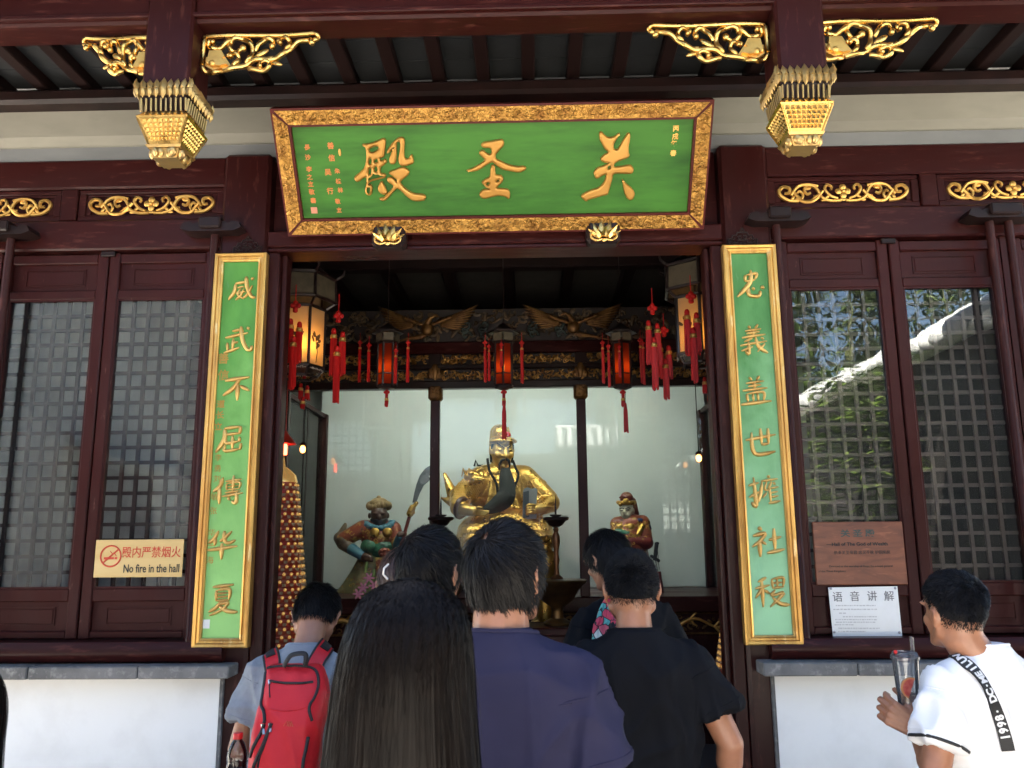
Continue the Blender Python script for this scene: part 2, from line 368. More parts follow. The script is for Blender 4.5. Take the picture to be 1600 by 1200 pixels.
for sx in (-1, 1):
    for cx, w in ((1.40, .135), (4.3, .14)):
        mb = MB(); mb.box(sx*cx-w, sx*cx+w, -.035, .24, 0, 3.82, .018); hp('column', mb, WOOD)
    # white low wall, its stone coping, the timber sill above
    mb = MB(); mb.box(sx*1.388, sx*4.44, -.06, .10, 0, .975); hp('low_wall', mb, WHITE)
    mb = MB(); mb.box(sx*1.372, sx*1.3875, -.057, .098, 0, .975); hp('wall_end', mb, STONE)
    xs = [1.305, 1.76, 2.31, 2.80, 3.36, 3.9, 4.45]
    for a, b in zip(xs[:-1], xs[1:]):
        mb = MB(); mb.box(sx*(a+.002), sx*(b-.002), -.175+rnd.uniform(-.002,.002), .12, .977, 1.038+rnd.uniform(-.002,.002), .006)
        hp('coping_stone', mb, STONE)
    mb = MB(); n = 10
    prof = [(-.075-.022*sin(pi*k/n), 1.142-.098*k/n) for k in range(n+1)] + [(.10, 1.044), (.10, 1.142)]
    mb.prism(prof, lambda y, z, d: (d, y, z), sx*1.375, sx*4.3); hp('sill_beam', mb, WOODH)
    # plaster band over the bays
    mb = MB()
    mb.prism([(-.005,3.9), (-.055,3.935), (-.07,4.085), (.1,4.085), (.1,3.9)], lambda y, z, d: (d, y, z), sx*1.0, sx*4.6); hp('plaster_moulding', mb, PLASTER)
    mb = MB(); mb.box(sx*1.0, sx*4.6, .015, .10, 3.818, 3.9); hp('plaster_band', mb, PLASTERG)
    # timber above the window leaves
    mb = MB(); mb.box(sx*1.535, sx*4.16, .0, .12, 3.64, 3.817, .01); hp('top_rail', mb, WOODH)
    mb = MB(); mb.box(sx*1.535, sx*4.16, -.01, .12, 3.265, 3.445, .01); hp('head_rail', mb, WOODH)
    mb = MB(); mb.box(sx*1.535, sx*4.16, .045, .075, 3.445, 3.64); hp('backing_board', mb, WOODH)
    xo = 1.535
    for cx in (1.965, 2.91, 3.85):
        # framed panel with a sunk field
        L, R = cx-.425, cx+.425
        st = MB(); st.box(sx*xo, sx*L, .004, .044, 3.447, 3.638, .006); hp('frieze_stile', st, WOODH); xo = R
        fr = MB()
        for (x0, x1, z0, z1) in ((L+.004, R-.004, 3.448, 3.478), (L+.004, R-.004, 3.612, 3.637), (L+.004, L+.045, 3.478, 3.612), (R-.045, R-.004, 3.478, 3.612)):
            fr.box(sx*x0, sx*x1, .016, .0445, z0, z1, .004)
        for (x0, x1, z0, z1) in ((L+.045, R-.045, 3.478, 3.491), (L+.045, R-.045, 3.599, 3.612), (L+.045, L+.075, 3.491, 3.599), (R-.075, R-.045, 3.491, 3.599)):
            fr.box(sx*x0, sx*x1, .026, .0445, z0, z1, .003)
        pf = hp('frieze_panel', fr, WOODH)
        # gilded scroll
        g = MB(); U = .00122
        half = [([(25,32),(58,18),(82,-14),(70,-36),(50,-26),(56,-10)], 5.5), ([(12,42),(60,42),(98,26),(112,-4),(132,-30),(162,-32),(176,-12),(164,8),(148,2)], 6),
                ([(92,-8),(128,34),(160,46),(192,40),(212,14),(228,-8)], 6.5), ([(205,42),(250,38),(284,16),(292,-10),(270,-29),(243,-20),(248,2),(266,2)], 6.5),
                ([(112,-30),(160,-38),(205,-28),(238,14)], 6), ([(150,44),(120,18),(104,10)], 5), ([(196,40),(184,14),(196,-6),(208,2)], 5)]
        for m_ in (-1, 1):
            for P, r in half:
                Q = catmull(P, 5); k = len(Q)
                g.tube([(cx*sx+m_*p[0]*U, .022, 3.545-p[1]*U) for p in Q], [r*U*1.25*(1.15-.5*abs(i/k-.4)) for i in range(k)], 6)
            for (x, z, a) in ((70, 20, .6), (122, 22, -.5), (205, 26, .4), (230, 24, .9), (158, -20, .2), (88, 38, 0)):
                M_ = Matrix.Rotation(m_*a, 3, 'Y'); g.ell((cx*sx+m_*x*U, .024, 3.545-z*U), (16*U, .006, 8*U), 8, 5, M_)
        for k in range(4):
            a = k*pi/2+pi/4*0
            g.ell((cx*sx+20*U*cos(a), .02, 3.548+20*U*sin(a)), (16*U, .009, 16*U), 10, 6)
        g.ell((cx*sx, .012, 3.548), (9*U, .008, 9*U), 8, 5); g.ell((cx*sx, .022, 3.5), (22*U, .006, 9*U), 8, 5)
        part('gilded_scroll', g, GOLDP, pf, 50)

# lattice bars and panes shared between the leaves
BARV = MB(); BARV.box(-.0095, .0095, -.008, .008, -.80, .80); BV = BARV; LATT = material('lit_lattice', (.15,.11,.105), .5, var=(6,(.10,.065,.06),.4,.7), bump=(60,.2,4)); LATD = material('dark_lattice', (.022,.007,.006), .5, spec=.2)  # outside light put into the paler right bars; left bars stay dark
BARV = mesh_of(BV, LATT); BARVD = mesh_of(BV, LATD)
BARH = MB(); BARH.box(-.25, .25, -.0065, .0095, -.0095, .0095); BH = BARH; BARH = mesh_of(BH, LATT); BARHD = mesh_of(BH, LATD)
def panel_board(x0, x1, z0, z1, y=.058, inset=.085):
    mb = MB(); mb.box(x0, x1, y, y+.02, z0, z1)
    a, b, c, d = x0+inset, x1-inset, z0+.04, z1-.04
    mb.box(a, b, y-.004, y-.0005, c, d, .003)
    for q in ((a-.012, b+.012, c-.012, c-.006), (a-.012, b+.012, d+.006, d+.012), (a-.012, a-.006, c-.006, d+.006), (b+.006, b+.012, c-.006, d+.006)):
        mb.box(q[0], q[1], y-.005, y-.0004, q[2], q[3])
    return mb
def window_leaf(x0, x1, s_out):
    """leaf between x0 and x1 (x0 < x1)"""
    st = .060; mb = MB(); y0, y1 = .032, .095
    for a, b in ((x0+.001, x0+st), (x1-st, x1-.001)): mb.box(a, b, y0, y1, 1.144, 3.262, .006)
    for z0, z1, dy in ((3.20, 3.255, .004), (2.99, 3.042, .004), (1.335, 1.402, .004), (1.148, 1.185, .004)):
        mb.box(x0+st, x1-st, y0+dy, y1-.003, z0, z1, .005)
    lf = hp('window_leaf', mb, WOODV)
    a, b = x0+st, x1-st
    for q in ((a, b, 1.402, 1.412), (a, b, 2.98, 2.99), (a, a+.009, 1.412, 2.98), (b-.009, b, 1.412, 2.98)):
        m2 = MB(); m2.box(q[0], q[1], .040, .054, q[2], q[3]); part('glazing_bead', m2, WOODV, lf)
    m2 = MB(); m2.box(a+.001, b-.001, .0545, .0585, 1.404, 2.988); part('glass_pane', m2, GLASS, lf)
    part('upper_panel', panel_board(a, b, 3.042, 3.20), WOODV, lf); part('lower_panel', panel_board(a, b, 1.185, 1.335), WOODV, lf)
    w = b-a; off = wloc(hall)
    for k in range(1, 6): link('lattice_bar', BARV if a > 0 else BARVD, lf, Vector((a+w*k/6, .082, 2.195))-off)
    for k in range(1, 19): link('lattice_bar', BARH if a > 0 else BARHD, lf, Vector(((a+b)/2, .086, 1.402+1.586*k/19))-off)
    return lf
for sx in (-1, 1):
    for a, b in ((1.574, 2.187), (2.194, 2.805), (2.862, 3.475), (3.482, 4.093)):
        window_leaf(min(sx*a, sx*b), max(sx*a, sx*b), sx)
    for a, b in ((1.5355, 1.573), (2.806, 2.861), (4.094, 4.159)):
        mb = MB(); mb.box(sx*a, sx*b, .03, .11, 1.1425, 3.2645); hp('window_post', mb, WOODV)
    mb = MB(); mb.box(sx*2.15, sx*2.23, .012, .0315, 3.235, 3.2645, .004); hp('latch_block', mb, BLACKWOOD)
    for x in (1.556, 2.712, 2.815, 4.0):
        mb = MB(); mb.lathe([(.026,1.1425),(.026,1.16),(.022,1.17),(.022,3.32),(.024,3.33)], 14, (sx*x, -.052, 0)); hp('pivot_pole', mb, WOOD, smooth=50)
    for x, w in ((1.556, 1), (2.763, 1.45), (4.0, 1)):
        mb = MB(); q = .055*w
        out = [(-q-.115,-.012),(-q-.10,.02),(-q-.06,.026),(-q-.045,.012),(-q-.02,.022),(-q,.024),(-q,.045),(q,.045),(q,.024),(q+.02,.022),(q+.045,.012),(q+.06,.026),(q+.10,.02),(q+.115,-.012),(q+.07,-.03),(-q-.07,-.03)]
        mb.prism(out, lambda a, b, d: (sx*x+a, d, 3.352+b), -.125, -.0105)
        mb.box(sx*x-q-.006, sx*x+q+.006, -.15, -.126, 3.335, 3.398, .008); hp('hinge_block', mb, BLACKWOOD)

# doorway of the middle bay
for sx in (-1, 1):
    mb = MB(); mb.box(sx*1.198, sx*1.262, -.02, .16, .12, 3.2285, .008); hp('door_jamb', mb, WOOD)
    mb = MB(); mb.box(sx*1.170, sx*1.1975, .03, .13, .12, 3.2285, .006); hp('door_stop', mb, WOOD)
mb = MB(); mb.box(-1.264, 1.264, -.045, .16, 3.252, 3.345, .008); hp('lintel', mb, WOODH)
mb = MB(); mb.box(-1.264, 1.264, -.03, .15, 3.229, 3.2515, .006); hp('lintel_bead', mb, WOODH)
mb = MB(); mb.box(-1.264, 1.264, .06, .14, 3.3455, 4.085); hp('board_over_door', mb, WOODH)
mb = MB(); mb.box(-1.264, 1.264, -.05, .15, 0, .12, .01); hp('threshold', mb, WOODH)

# veranda: purlin, rafters, grey boards, eave beam
mb = MB(); mb.box(-4.6, 4.6, -.17, .08, 4.0865, 4.175, .02); hp('wall_purlin', mb, BLACKWOOD)
mb = MB(); mb.box(-4.6, 4.6, -1.075, -.925, 3.94, 4.24, .012); hp('eave_beam', mb, WOODH)
mb = MB(); mb.box(-4.6, 4.6, -1.1, -.90, 3.955, 3.975, .004); hp('beam_bead', mb, WOODH)
RAF = MB(); RAF.box(-.037, .037, -.80, .80, -.035, .035, .006); RAF = mesh_of(RAF, DARKRAFT)
k = 0
for i in range(-18, 19):
    link('rafter', RAF, hall, Vector((i*.254-.05, -.79, 4.216+.022))-wloc(hall))
for i in range(8):
    mb = MB(); y0 = -1.6+i*.2; mb.box(-4.6, 4.6, y0+.002, y0+.198, 4.2745, 4.295+.002*(i % 2)); hp('ceiling_board', mb, CEIL)

# inside: walls, floor, ceiling, roof
INW = material('interior_plaster', (.62,.64,.60), .8, var=(2,(.54,.56,.53),.4,.7))
for sx in (-1, 1):
    mb = MB(); mb.box(sx*4.45, sx*4.6, .12, 4.6, 0, 4.3); hp('side_wall', mb, INW)
mb = MB(); mb.box(-4.6, 4.6, 4.45, 4.6, 0, 4.3); hp('rear_wall', mb, INW)
mb = MB(); mb.box(-4.45, 4.45, .10, 4.45, .001, .06); hp('hall_floor', mb, material('hall_floor_stone', (.16,.15,.14), .4, var=(2,(.11,.105,.10),.4,.7)))
mb = MB(); mb.box(-4.6, 4.6, .15, 4.6, 4.10, 4.3); hp('hall_ceiling', mb, INCEIL)
for i in range(-8, 9):
    mb = MB(); mb.box(i*.55-.05, i*.55+.05, .16, 4.4, 3.99, 4.099, .008); hp('ceiling_rafter', mb, DARKRAFT)
for y in (.75, 1.45, 2.1):
    mb = MB(); mb.box(-4.4, 4.4, y-.06, y+.06, 3.82, 3.99, .01); hp('ceiling_beam', mb, DARKRAFT)
mb = MB(); mb.box(1.97, 4.44, .88, .94, .06, 4.0); hp('added_dark_backing', mb, material('dark_backing', (.010,.007,.006), .7, var=(4,(.006,.0045,.004),.4,.7)))  # added sheet that keeps the bay behind the right panes dark
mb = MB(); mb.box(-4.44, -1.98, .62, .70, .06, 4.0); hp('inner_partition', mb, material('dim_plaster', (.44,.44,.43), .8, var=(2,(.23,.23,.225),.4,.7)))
ROOFM = material('grey_roof_tile', (.10,.105,.11), .8, bump=(20,.4,4))
mb = MB(); mb.prism([(-1.75,4.30),(-1.75,4.38),(2.3,6.9),(6.2,4.38),(6.2,4.30),(2.3,6.6)], lambda y, z, d: (d, y, z), -5.2, 5.2); hp('roof', mb, ROOFM)
for sx in (-1, 1):
    mb = MB(); mb.prism([(-1.6,4.302),(2.3,6.58),(6.0,4.302)], lambda y, z, d: (d, y, z), sx*4.5, sx*4.6); hp('gable', mb, WHITE)

# hanging posts with gilded caps
def frust(mb, c, w0, z0, w1, z1):
    mb.loft([[(c[0]+a*w0, c[1]+b*w0, z0) for a, b in ((-1,-1),(1,-1),(1,1),(-1,1))], [(c[0]+a*w1, c[1]+b*w1, z1) for a, b in ((-1,-1),(1,-1),(1,1),(-1,1))]])
PETAL = MB(); PETAL.add([(0,0,.038),(.0165,.002,.006),(.012,.004,-.026),(-.012,.004,-.026),(-.0165,.002,.006),(0,-.011,.004),(0,-.008,-.020),(0,.010,0)], [(0,5,1),(1,5,6,2),(2,6,3),(3,6,5,4),(4,5,0),(0,1,7),(1,2,7),(2,3,7),(3,4,7),(4,0,7)])
for sx in (-1, 1):
    c = (sx*1.395, -1.0)
    mb = MB(); mb.box(c[0]-.106, c[0]+.106, c[1]-.106, c[1]+.106, 3.585, 4.9, .012); post = hp('hanging_post', mb, WOOD)
    def shrink(m):
        m.v = [(c[0]+(p[0]-c[0])*.88, c[1]+(p[1]-c[1])*.88, 3.296+(p[2]-3.318)*.79) for p in m.v]; return m
    cr = MB(); cr.box(c[0]-.128, c[0]+.128, c[1]-.128, c[1]+.128, 3.66, 3.705)
    for k in range(4):
        R = Matrix.Translation((c[0], c[1], 0)) @ Matrix.Rotation(k*pi/2, 4, 'Z')
        for i in range(9):
            x = -.136+.272*i/8; big = 1.25 if i == 4 else 1
            cr.join(PETAL, R @ Matrix.Translation((x, -.139, 3.715)) @ Matrix.Rotation(-.18, 4, 'X') @ Matrix.Rotation((i-4)*.05, 4, 'Y') @ Matrix.Scale(big, 4))
            cr.join(PETAL, R @ Matrix.Translation((x, -.139, 3.668)) @ Matrix.Rotation(.25, 4, 'X') @ Matrix.Scale(big*.8, 4) @ Matrix.Rotation(pi, 4, 'Y'))
    part('petal_crown', shrink(cr), SILVERGOLD, post, 40)
    core = MB(); frust(core, c, .09, 3.56, .118, 3.66); part('cap_core', shrink(core), BLACKWOOD, post)
    dn = MB()
    for k in range(4):
        R = Matrix.Translation((c[0], c[1], 0)) @ Matrix.Rotation(k*pi/2, 4, 'Z')
        for i in range(10):
            t = MB(); x = -.112+.224*i/9; t.box(-.0045, .0045, -.006, .006, -.038, .038, .003)
            dn.join(t, R @ Matrix.Translation((x, -.118, 3.603)) @ Matrix.Rotation(.12, 4, 'X'))
    part('dentil_row', shrink(dn), SILVERGOLD, post)
    bd = MB(); frust(bd, c, .098, 3.575, .128, 3.535); frust(bd, c, .130, 3.534, .126, 3.524); frust(bd, c, .125, 3.523, .078, 3.385)
    for k in range(4):
        R = Matrix.Translation((c[0], c[1], 0)) @ Matrix.Rotation(k*pi/2, 4, 'Z')
        for j in range(5):
            z = 3.508-.023*j; w = .125-.047*(3.523-z)/.138; nn = 8
            for i in range(nn):
                x = (-1+2*(i+.5)/nn)*(w-.014); q = (w-.014)/nn*.92
                a = [R @ Vector(p) for p in ((x-q, -w+.0035, z-.0105), (x+q, -w+.0035, z-.0105), (x+q, -w-.0035, z+.0105), (x-q, -w-.0035, z+.0105))]
                tip = R @ Vector((x, -w-.010, z+.001)); bd.add(a+[tip], [(0,1,4),(1,2,4),(2,3,4),(3,0,4)])
        for s in (-1, 1):
            bd.tube([R @ Vector((s*.124, -.124, 3.523)), R @ Vector((s*.079, -.079, 3.387))], .006, 6)
        for i in range(7):
            q = MB(); q.ell((0,0,0), (.011,.005,.012), 6, 5); bd.join(q, R @ Matrix.Translation((-.095+.19*i/6, -.116, 3.555)) @ Matrix.Rotation(-.6, 4, 'X'))
    part('tapered_body', shrink(bd), GOLD, post)
    ft = MB(); frust(ft, c, .090, 3.384, .083, 3.370); frust(ft, c, .072, 3.369, .058, 3.318)
    for k in range(8):
        R = Matrix.Translation((c[0], c[1], 0)) @ Matrix.Rotation(k*pi/4, 4, 'Z'); w = .066 if k % 2 == 0 else .085
        for s in (-.5, .5):
            q = MB(); q.ell((0,0,0), (.020,.012,.027), 8, 6); ft.join(q, R @ Matrix.Translation((s*.044, -w, 3.345)) @ Matrix.Rotation(.3, 4, 'X'))
    part('petal_foot', shrink(ft), SILVERGOLD, post, 40)

# carved gilded brackets under the eave beam
U = 1/1540
BR = [([(735,148),(1100,143),(1500,140)], 14), ([(1500,140),(1526,160),(1512,188),(1492,200)], 13), ([(726,150),(715,260),(715,370)], 14), ([(715,370),(738,413),(800,426),(856,412),(868,392)], 14),
      ([(880,408),(1000,382),(1080,338),(1200,330),(1280,300),(1340,240),(1400,200),(1465,186),(1486,208)], 16), ([(1025,355),(1060,300),(1062,225),(1010,172),(940,165),(903,200),(912,250),(960,268),(1000,248)], 15),
      ([(905,178),(850,225),(795,242),(752,222),(754,190),(786,188)], 15), ([(935,375),(968,335),(962,292),(922,280),(896,298),(914,308)], 14), ([(1088,262),(1130,192),(1170,170),(1208,190),(1216,226)], 14),
      ([(1300,262),(1330,215),(1310,176),(1272,166),(1246,195),(1266,218)], 13), ([(1045,402),(1120,416),(1180,402),(1196,362),(1160,345),(1112,368),(1130,386)], 14)]
def bracket(sx, dirn, scx, x0):
    g = MB(); y = -1.0
    def W(X, Y, dy=0): return (x0+dirn*(X-700)*U*scx, y+dy, 3.925-(Y-130)*U)
    for P, r in BR:
        Q = catmull(P, 5); n = len(Q); thin = 0 if r == 14 and n < 14 else .35
        g.tube([W(p[0], p[1], -.006*sin(i*.7)) for i, p in enumerate(Q)], [r*U*1.28*(1-thin*abs(i/n-.35)) for i in range(n)], 8)
    for X, Y, r in ((1000,246,25),(1206,236,22),(1484,214,22),(916,304,18),(1262,212,18),(1128,384,18),(782,192,20)): g.ell(W(X, Y, -.004), (r*U, .016, r*U), 10, 7)
    for X, Y, lx, lz, a in ((1130,285,60,22,.55),(1240,366,42,16,-.25),(1095,402,48,14,.1),(1190,322,40,14,.2)):
        g.ell(W(X, Y), (lx*U*scx, .008, lz*U), 10, 6, Matrix.Rotation(-dirn*a, 3, 'Y'))
    fr = part('eave_bracket', g, GOLD, hall, 60)
    b = MB()
    for out, d in (([(770,272),(855,270),(880,318),(840,345),(760,330)], -.020), ([(835,330),(880,316),(935,398),(870,415)], -.014), ([(745,315),(835,345),(862,398),(800,415),(742,380)], -.012), ([(760,330),(850,315),(905,385),(850,395),(770,380)], -.028)):
        q = [W(X, Y)[::2] for X, Y in out]
        b.prism(q, lambda a, c, dd: (a, dd, c), y+d, y+.012)
    b.ell(W(800, 372, -.022), (26*U, .012, 24*U), 10, 6); b.ell(W(765, 352, -.015), (22*U, .012, 26*U), 10, 6)
    part('carved_scroll_leaf', b, GOLDP, fr)
for sx in (-1, 1):
    bracket(sx, -sx, 1.0, sx*1.290)
    bracket(sx, sx, 1.0 if sx > 0 else .62, sx*1.505)
# ------------------------------------------------------------------ the name board over the door
BC = Vector((.011, -.30, 3.566)); BT = Vector((0, -.405, .535)).normalized(); BN = Vector((0, -.535, -.405)).normalized()
HW, HH = 1.135, .336
plaque = thing('name_board', 'wide green board with three large gold characters in a gilded frame, tilted over the doorway', 'sign board', tuple(BC))
def bp(a, b, n): return BC + Vector((1,0,0))*a + BT*b + BN*n
def bbox(mb, a0, a1, b0, b1, n0, n1): mb.prism([(a0,b0),(a1,b0),(a1,b1),(a0,b1)], bp, n0, n1)
mb = MB(); bbox(mb, -HW+.02, HW-.02, -HH+.02, HH-.02, -.03, .0); part('green_field', mb, GREEN, plaque)
FW = .082
for out in ([(-HW,HH),(HW,HH),(HW-FW-.012,HH-FW-.012),(-HW+FW+.012,HH-FW-.012)], [(-HW,-HH),(HW,-HH),(HW-FW-.012,-HH+FW+.012),(-HW+FW+.012,-HH+FW+.012)],
            [(-HW,HH),(-HW,-HH),(-HW+FW+.012,-HH+FW+.012),(-HW+FW+.012,HH-FW-.012)], [(HW,HH),(HW,-HH),(HW-FW-.012,-HH+FW+.012),(HW-FW-.012,HH-FW-.012)]):
    mb = MB(); mb.prism(out, bp, -.04, .026); part('frame_rail', mb, REDEDGE, plaque)
RELIEF = material('relief_gold', (.40,.205,.042), .38, .75, var=(14,(.22,.095,.018),.42,.68), var2=(40,(.54,.32,.09),.6,.78), bump=(34,1.0,3,.02), roughvar=(20,.25,.45))
g_ = .011
for out in ([(-HW+2*g_,HH-g_),(HW-2*g_,HH-g_),(HW-FW-g_*.6,HH-FW),(-HW+FW+g_*.6,HH-FW)], [(-HW+2*g_,-HH+g_),(HW-2*g_,-HH+g_),(HW-FW-g_*.6,-HH+FW),(-HW+FW+g_*.6,-HH+FW)],
            [(-HW+g_,HH-2*g_),(-HW+g_,-HH+2*g_),(-HW+FW,-HH+FW+g_*.6),(-HW+FW,HH-FW-g_*.6)], [(HW-g_,HH-2*g_),(HW-g_,-HH+2*g_),(HW-FW,-HH+FW+g_*.6),(HW-FW,HH-FW-g_*.6)]):
    # a flat leaf of gold with a raised meander of small curls on it
    mb = MB(); mb.prism(out, bp, .0262, .031)
    P = np.array(out); a0, b0 = P.min(0); a1, b1 = P.max(0); hor = (a1-a0) > (b1-b0)
    Ln = (a1-a0) if hor else (b1-b0); nn = int(Ln/.045); rr = random.Random(int(abs(a0*100+b0*10)))
    for i in range(nn):
        t = .05+(Ln-.10)*(i+.5)/nn; s = 1 if i % 2 else -1
        ca, cb = ((a0+t, (b0+b1)/2) if hor else ((a0+a1)/2, b0+t))
        pts = []
        for k in range(9):
            th = k*.75*s+rr.random(); r = .027-.0026*k
            pts.append(bp(ca+r*cos(th)*(1 if hor else .95)+rr.uniform(-.002,.002), cb+r*sin(th), .031))
        mb.tube(pts, .0042, 5)
        for _ in range(3):
            M_ = Matrix((Vector((1,0,0)), BT, BN)).transposed() @ Matrix.Rotation(rr.uniform(0, pi), 3, 'Z')
            mb.ell(bp(ca+rr.uniform(-.024,.024), cb+rr.uniform(-.024,.024), .031), (rr.uniform(.007,.013), .0045, .004), 6, 4, M_)
    part('gilded_relief', mb, RELIEF, plaque, 50)
def board_loops(loops, ox, oy, sc):
    res = []
    for L in loops:
        Q = catmull(L, 4, True); W = []
        for p in Q:
            w = at_plane(ox+p[0]/sc, oy+p[1]/sc, BC, BN)-BC
            W.append((w.x, w.dot(BT)))
        res.append(W)
    return res
CH = {
 'guan': (890,190,8.57,[[(400,140),(432,135),(460,165),(510,203),(560,205),(610,185),(665,150),(640,205),(602,270),(585,320),(597,362),(640,365),(680,300),(730,215),(780,148),(806,165),(800,250),(785,330),(787,410),(800,445),(770,480),(700,505),(610,545),(595,600),(680,595),(800,575),(843,608),(850,650),(820,690),(700,687),(590,695),(560,790),(520,930),(500,968),(420,990),(310,1020),(250,1040),(225,1060),(182,1032),(155,990),(200,950),(300,905),(370,885),(430,840),(470,780),(487,703),(440,712),(380,750),(342,742),(322,682),(350,630),(400,600),(470,580),(522,548),(460,538),(413,500),(450,445),(515,403),(470,360),(430,290),(400,220)],
   [(505,605),(543,578),(545,610),(515,632)], [(705,770),(740,810),(800,860),(850,910),(865,970),(840,1030),(800,1040),(760,1010),(735,950),(718,870)]]),
 'sheng': (710,200,9.23,[[(388,235),(420,203),(520,187),(620,167),(690,160),(715,208),(700,260),(650,310),(602,370),(602,432),(680,475),(780,520),(900,548),(1000,545),(1032,570),(1010,605),(930,630),(820,615),(700,590),(620,540),(575,500),(540,487),(480,515),(400,570),(320,610),(240,622),(178,607),(260,572),(340,530),(400,490),(440,455),(400,410),(360,358),(380,325),(420,318),(460,352),(510,376),(540,340),(530,300),(500,280),(440,280),(400,262)],
   [(540,537),(570,527),(585,560),(592,640),(608,670),(670,675),(702,712),(695,760),(640,820),(612,858),(680,865),(770,877),(797,920),(800,980),(780,1010),(730,980),(640,967),(540,987),(450,1010),(390,995),(363,950),(390,902),(440,877),(508,878),(470,850),(420,810),(398,772),(440,735),(500,700),(520,650),(525,580)],
   [(460,800),(490,777),(510,795),(482,823)], [(603,757),(640,737),(648,755),(615,773)]]),
 'dian': (540,190,8.0,[[(215,280),(260,275),(340,260),(420,227),(470,205),(503,225),(500,300),(492,380),(482,432),(445,448),(432,470),(460,488),(500,465),(517,500),(480,538),(442,572),(442,636),(490,645),(507,670),(490,695),(420,715),(340,735),(292,762),(295,785),(322,785),(337,822),(330,890),(300,915),(260,892),(248,840),(265,780),(265,692),(220,705),(160,745),(120,722),(122,682),(180,630),(237,570),(260,490),(265,400),(255,330),(235,300)],
   [(292,355),(340,312),(408,302),(415,330),(380,365),(330,383)], [(292,500),(312,452),(330,470),(325,518),(302,533)], [(362,480),(398,462),(414,480),(390,508),(366,508)], [(288,640),(302,580),(325,577),(325,640),(302,663)], [(356,582),(385,552),(405,580),(395,623),(370,618)],
   [(455,740),(482,780),(515,850),(520,888),(480,905),(430,875),(410,830),(428,772)],
   [(520,390),(532,345),(580,272),(640,212),(700,190),(737,215),(740,300),(735,400),(752,453),(790,455),(825,408),(845,450),(852,508),(800,535),(730,550),(685,532),(665,460),(680,380),(690,292),(680,252),(655,245),(640,280),(640,380),(635,480),(610,525),(565,517),(550,470),(570,400),(592,342),(560,375)],
   [(545,630),(620,595),(710,565),(770,585),(797,625),(775,670),(712,720),(692,760),(740,820),(810,870),(880,895),(970,905),(1007,935),(985,975),(900,987),(830,972),(760,920),(710,867),(655,830),(610,860),(560,920),(510,970),(460,982),(428,950),(480,940),(530,890),(570,850),(602,800),(570,770),(530,740),(528,700),(570,690),(612,718),(640,752),(645,720),(602,682)]])}
RB = Matrix((Vector((1,0,0)), BT, BN)).transposed().to_4x4(); RB.translation = BC+BN*.006
for k, (ox, oy, sc, loops) in CH.items():
    mb = MB(); mb.join(outline_mb(board_loops(loops, ox, oy, sc), .006, .011, -.010), RB); part('gold_character', mb, GOLDC, plaque, 60)
RB2 = RB.copy(); RB2.translation = BC+BN*.0012
def btxt(ch, u, v, size, m=ORANGE, name='small_character', sx=1.0, spread=0):
    w = at_plane(u, v, BC, BN)-BC
    mb = MB(); mb.join(text_mb(ch, size, .0008, offset=.0008, sx=sx), RB2 @ Matrix.Translation((w.x, w.dot(BT), 0))); part(name, mb, m, plaque)
for ch, X, Y in zip('長沙李之立敬書', (284,290,303,310,322,332,350), (355,465,595,680,758,845,940)): btxt(ch, 440+X/7.06, 180+Y/7.06, .031)
for ch, X, Y in zip('善信吴行', (540,552,512,535), (335,470,628,835)): btxt(ch, 440+X/7.06, 180+Y/7.06, .036)
for ch, X, Y in zip('朱桂林敬立', (614,626,648,620,635), (615,728,825,950,1045)): btxt(ch, 440+X/7.06, 180+Y/7.06, .029)
for ch, u, v in zip('丙戌年春', (1056,1055,1053,1052), (201,213,224,239)): btxt(ch, u, v, .033, GOLDP)
w = at_plane(491, 328.5, BC, BN)-BC
mb = MB(); mb.prism([(w.x-.017, w.dot(BT)-.017),(w.x+.017, w.dot(BT)-.017),(w.x+.017, w.dot(BT)+.017),(w.x-.017, w.dot(BT)+.017)], bp, .001, .0025); part('seal_mark', mb, SEALRED, plaque)
w = at_plane(531, 238, BC, BN)-BC
mb = MB(); mb.ell(bp(w.x, w.dot(BT), .003), (.007,.005,.021), 8, 6, Matrix((Vector((1,0,0)), BN, BT)).transposed()); part('gold_mark', mb, GOLDP, plaque, 60)

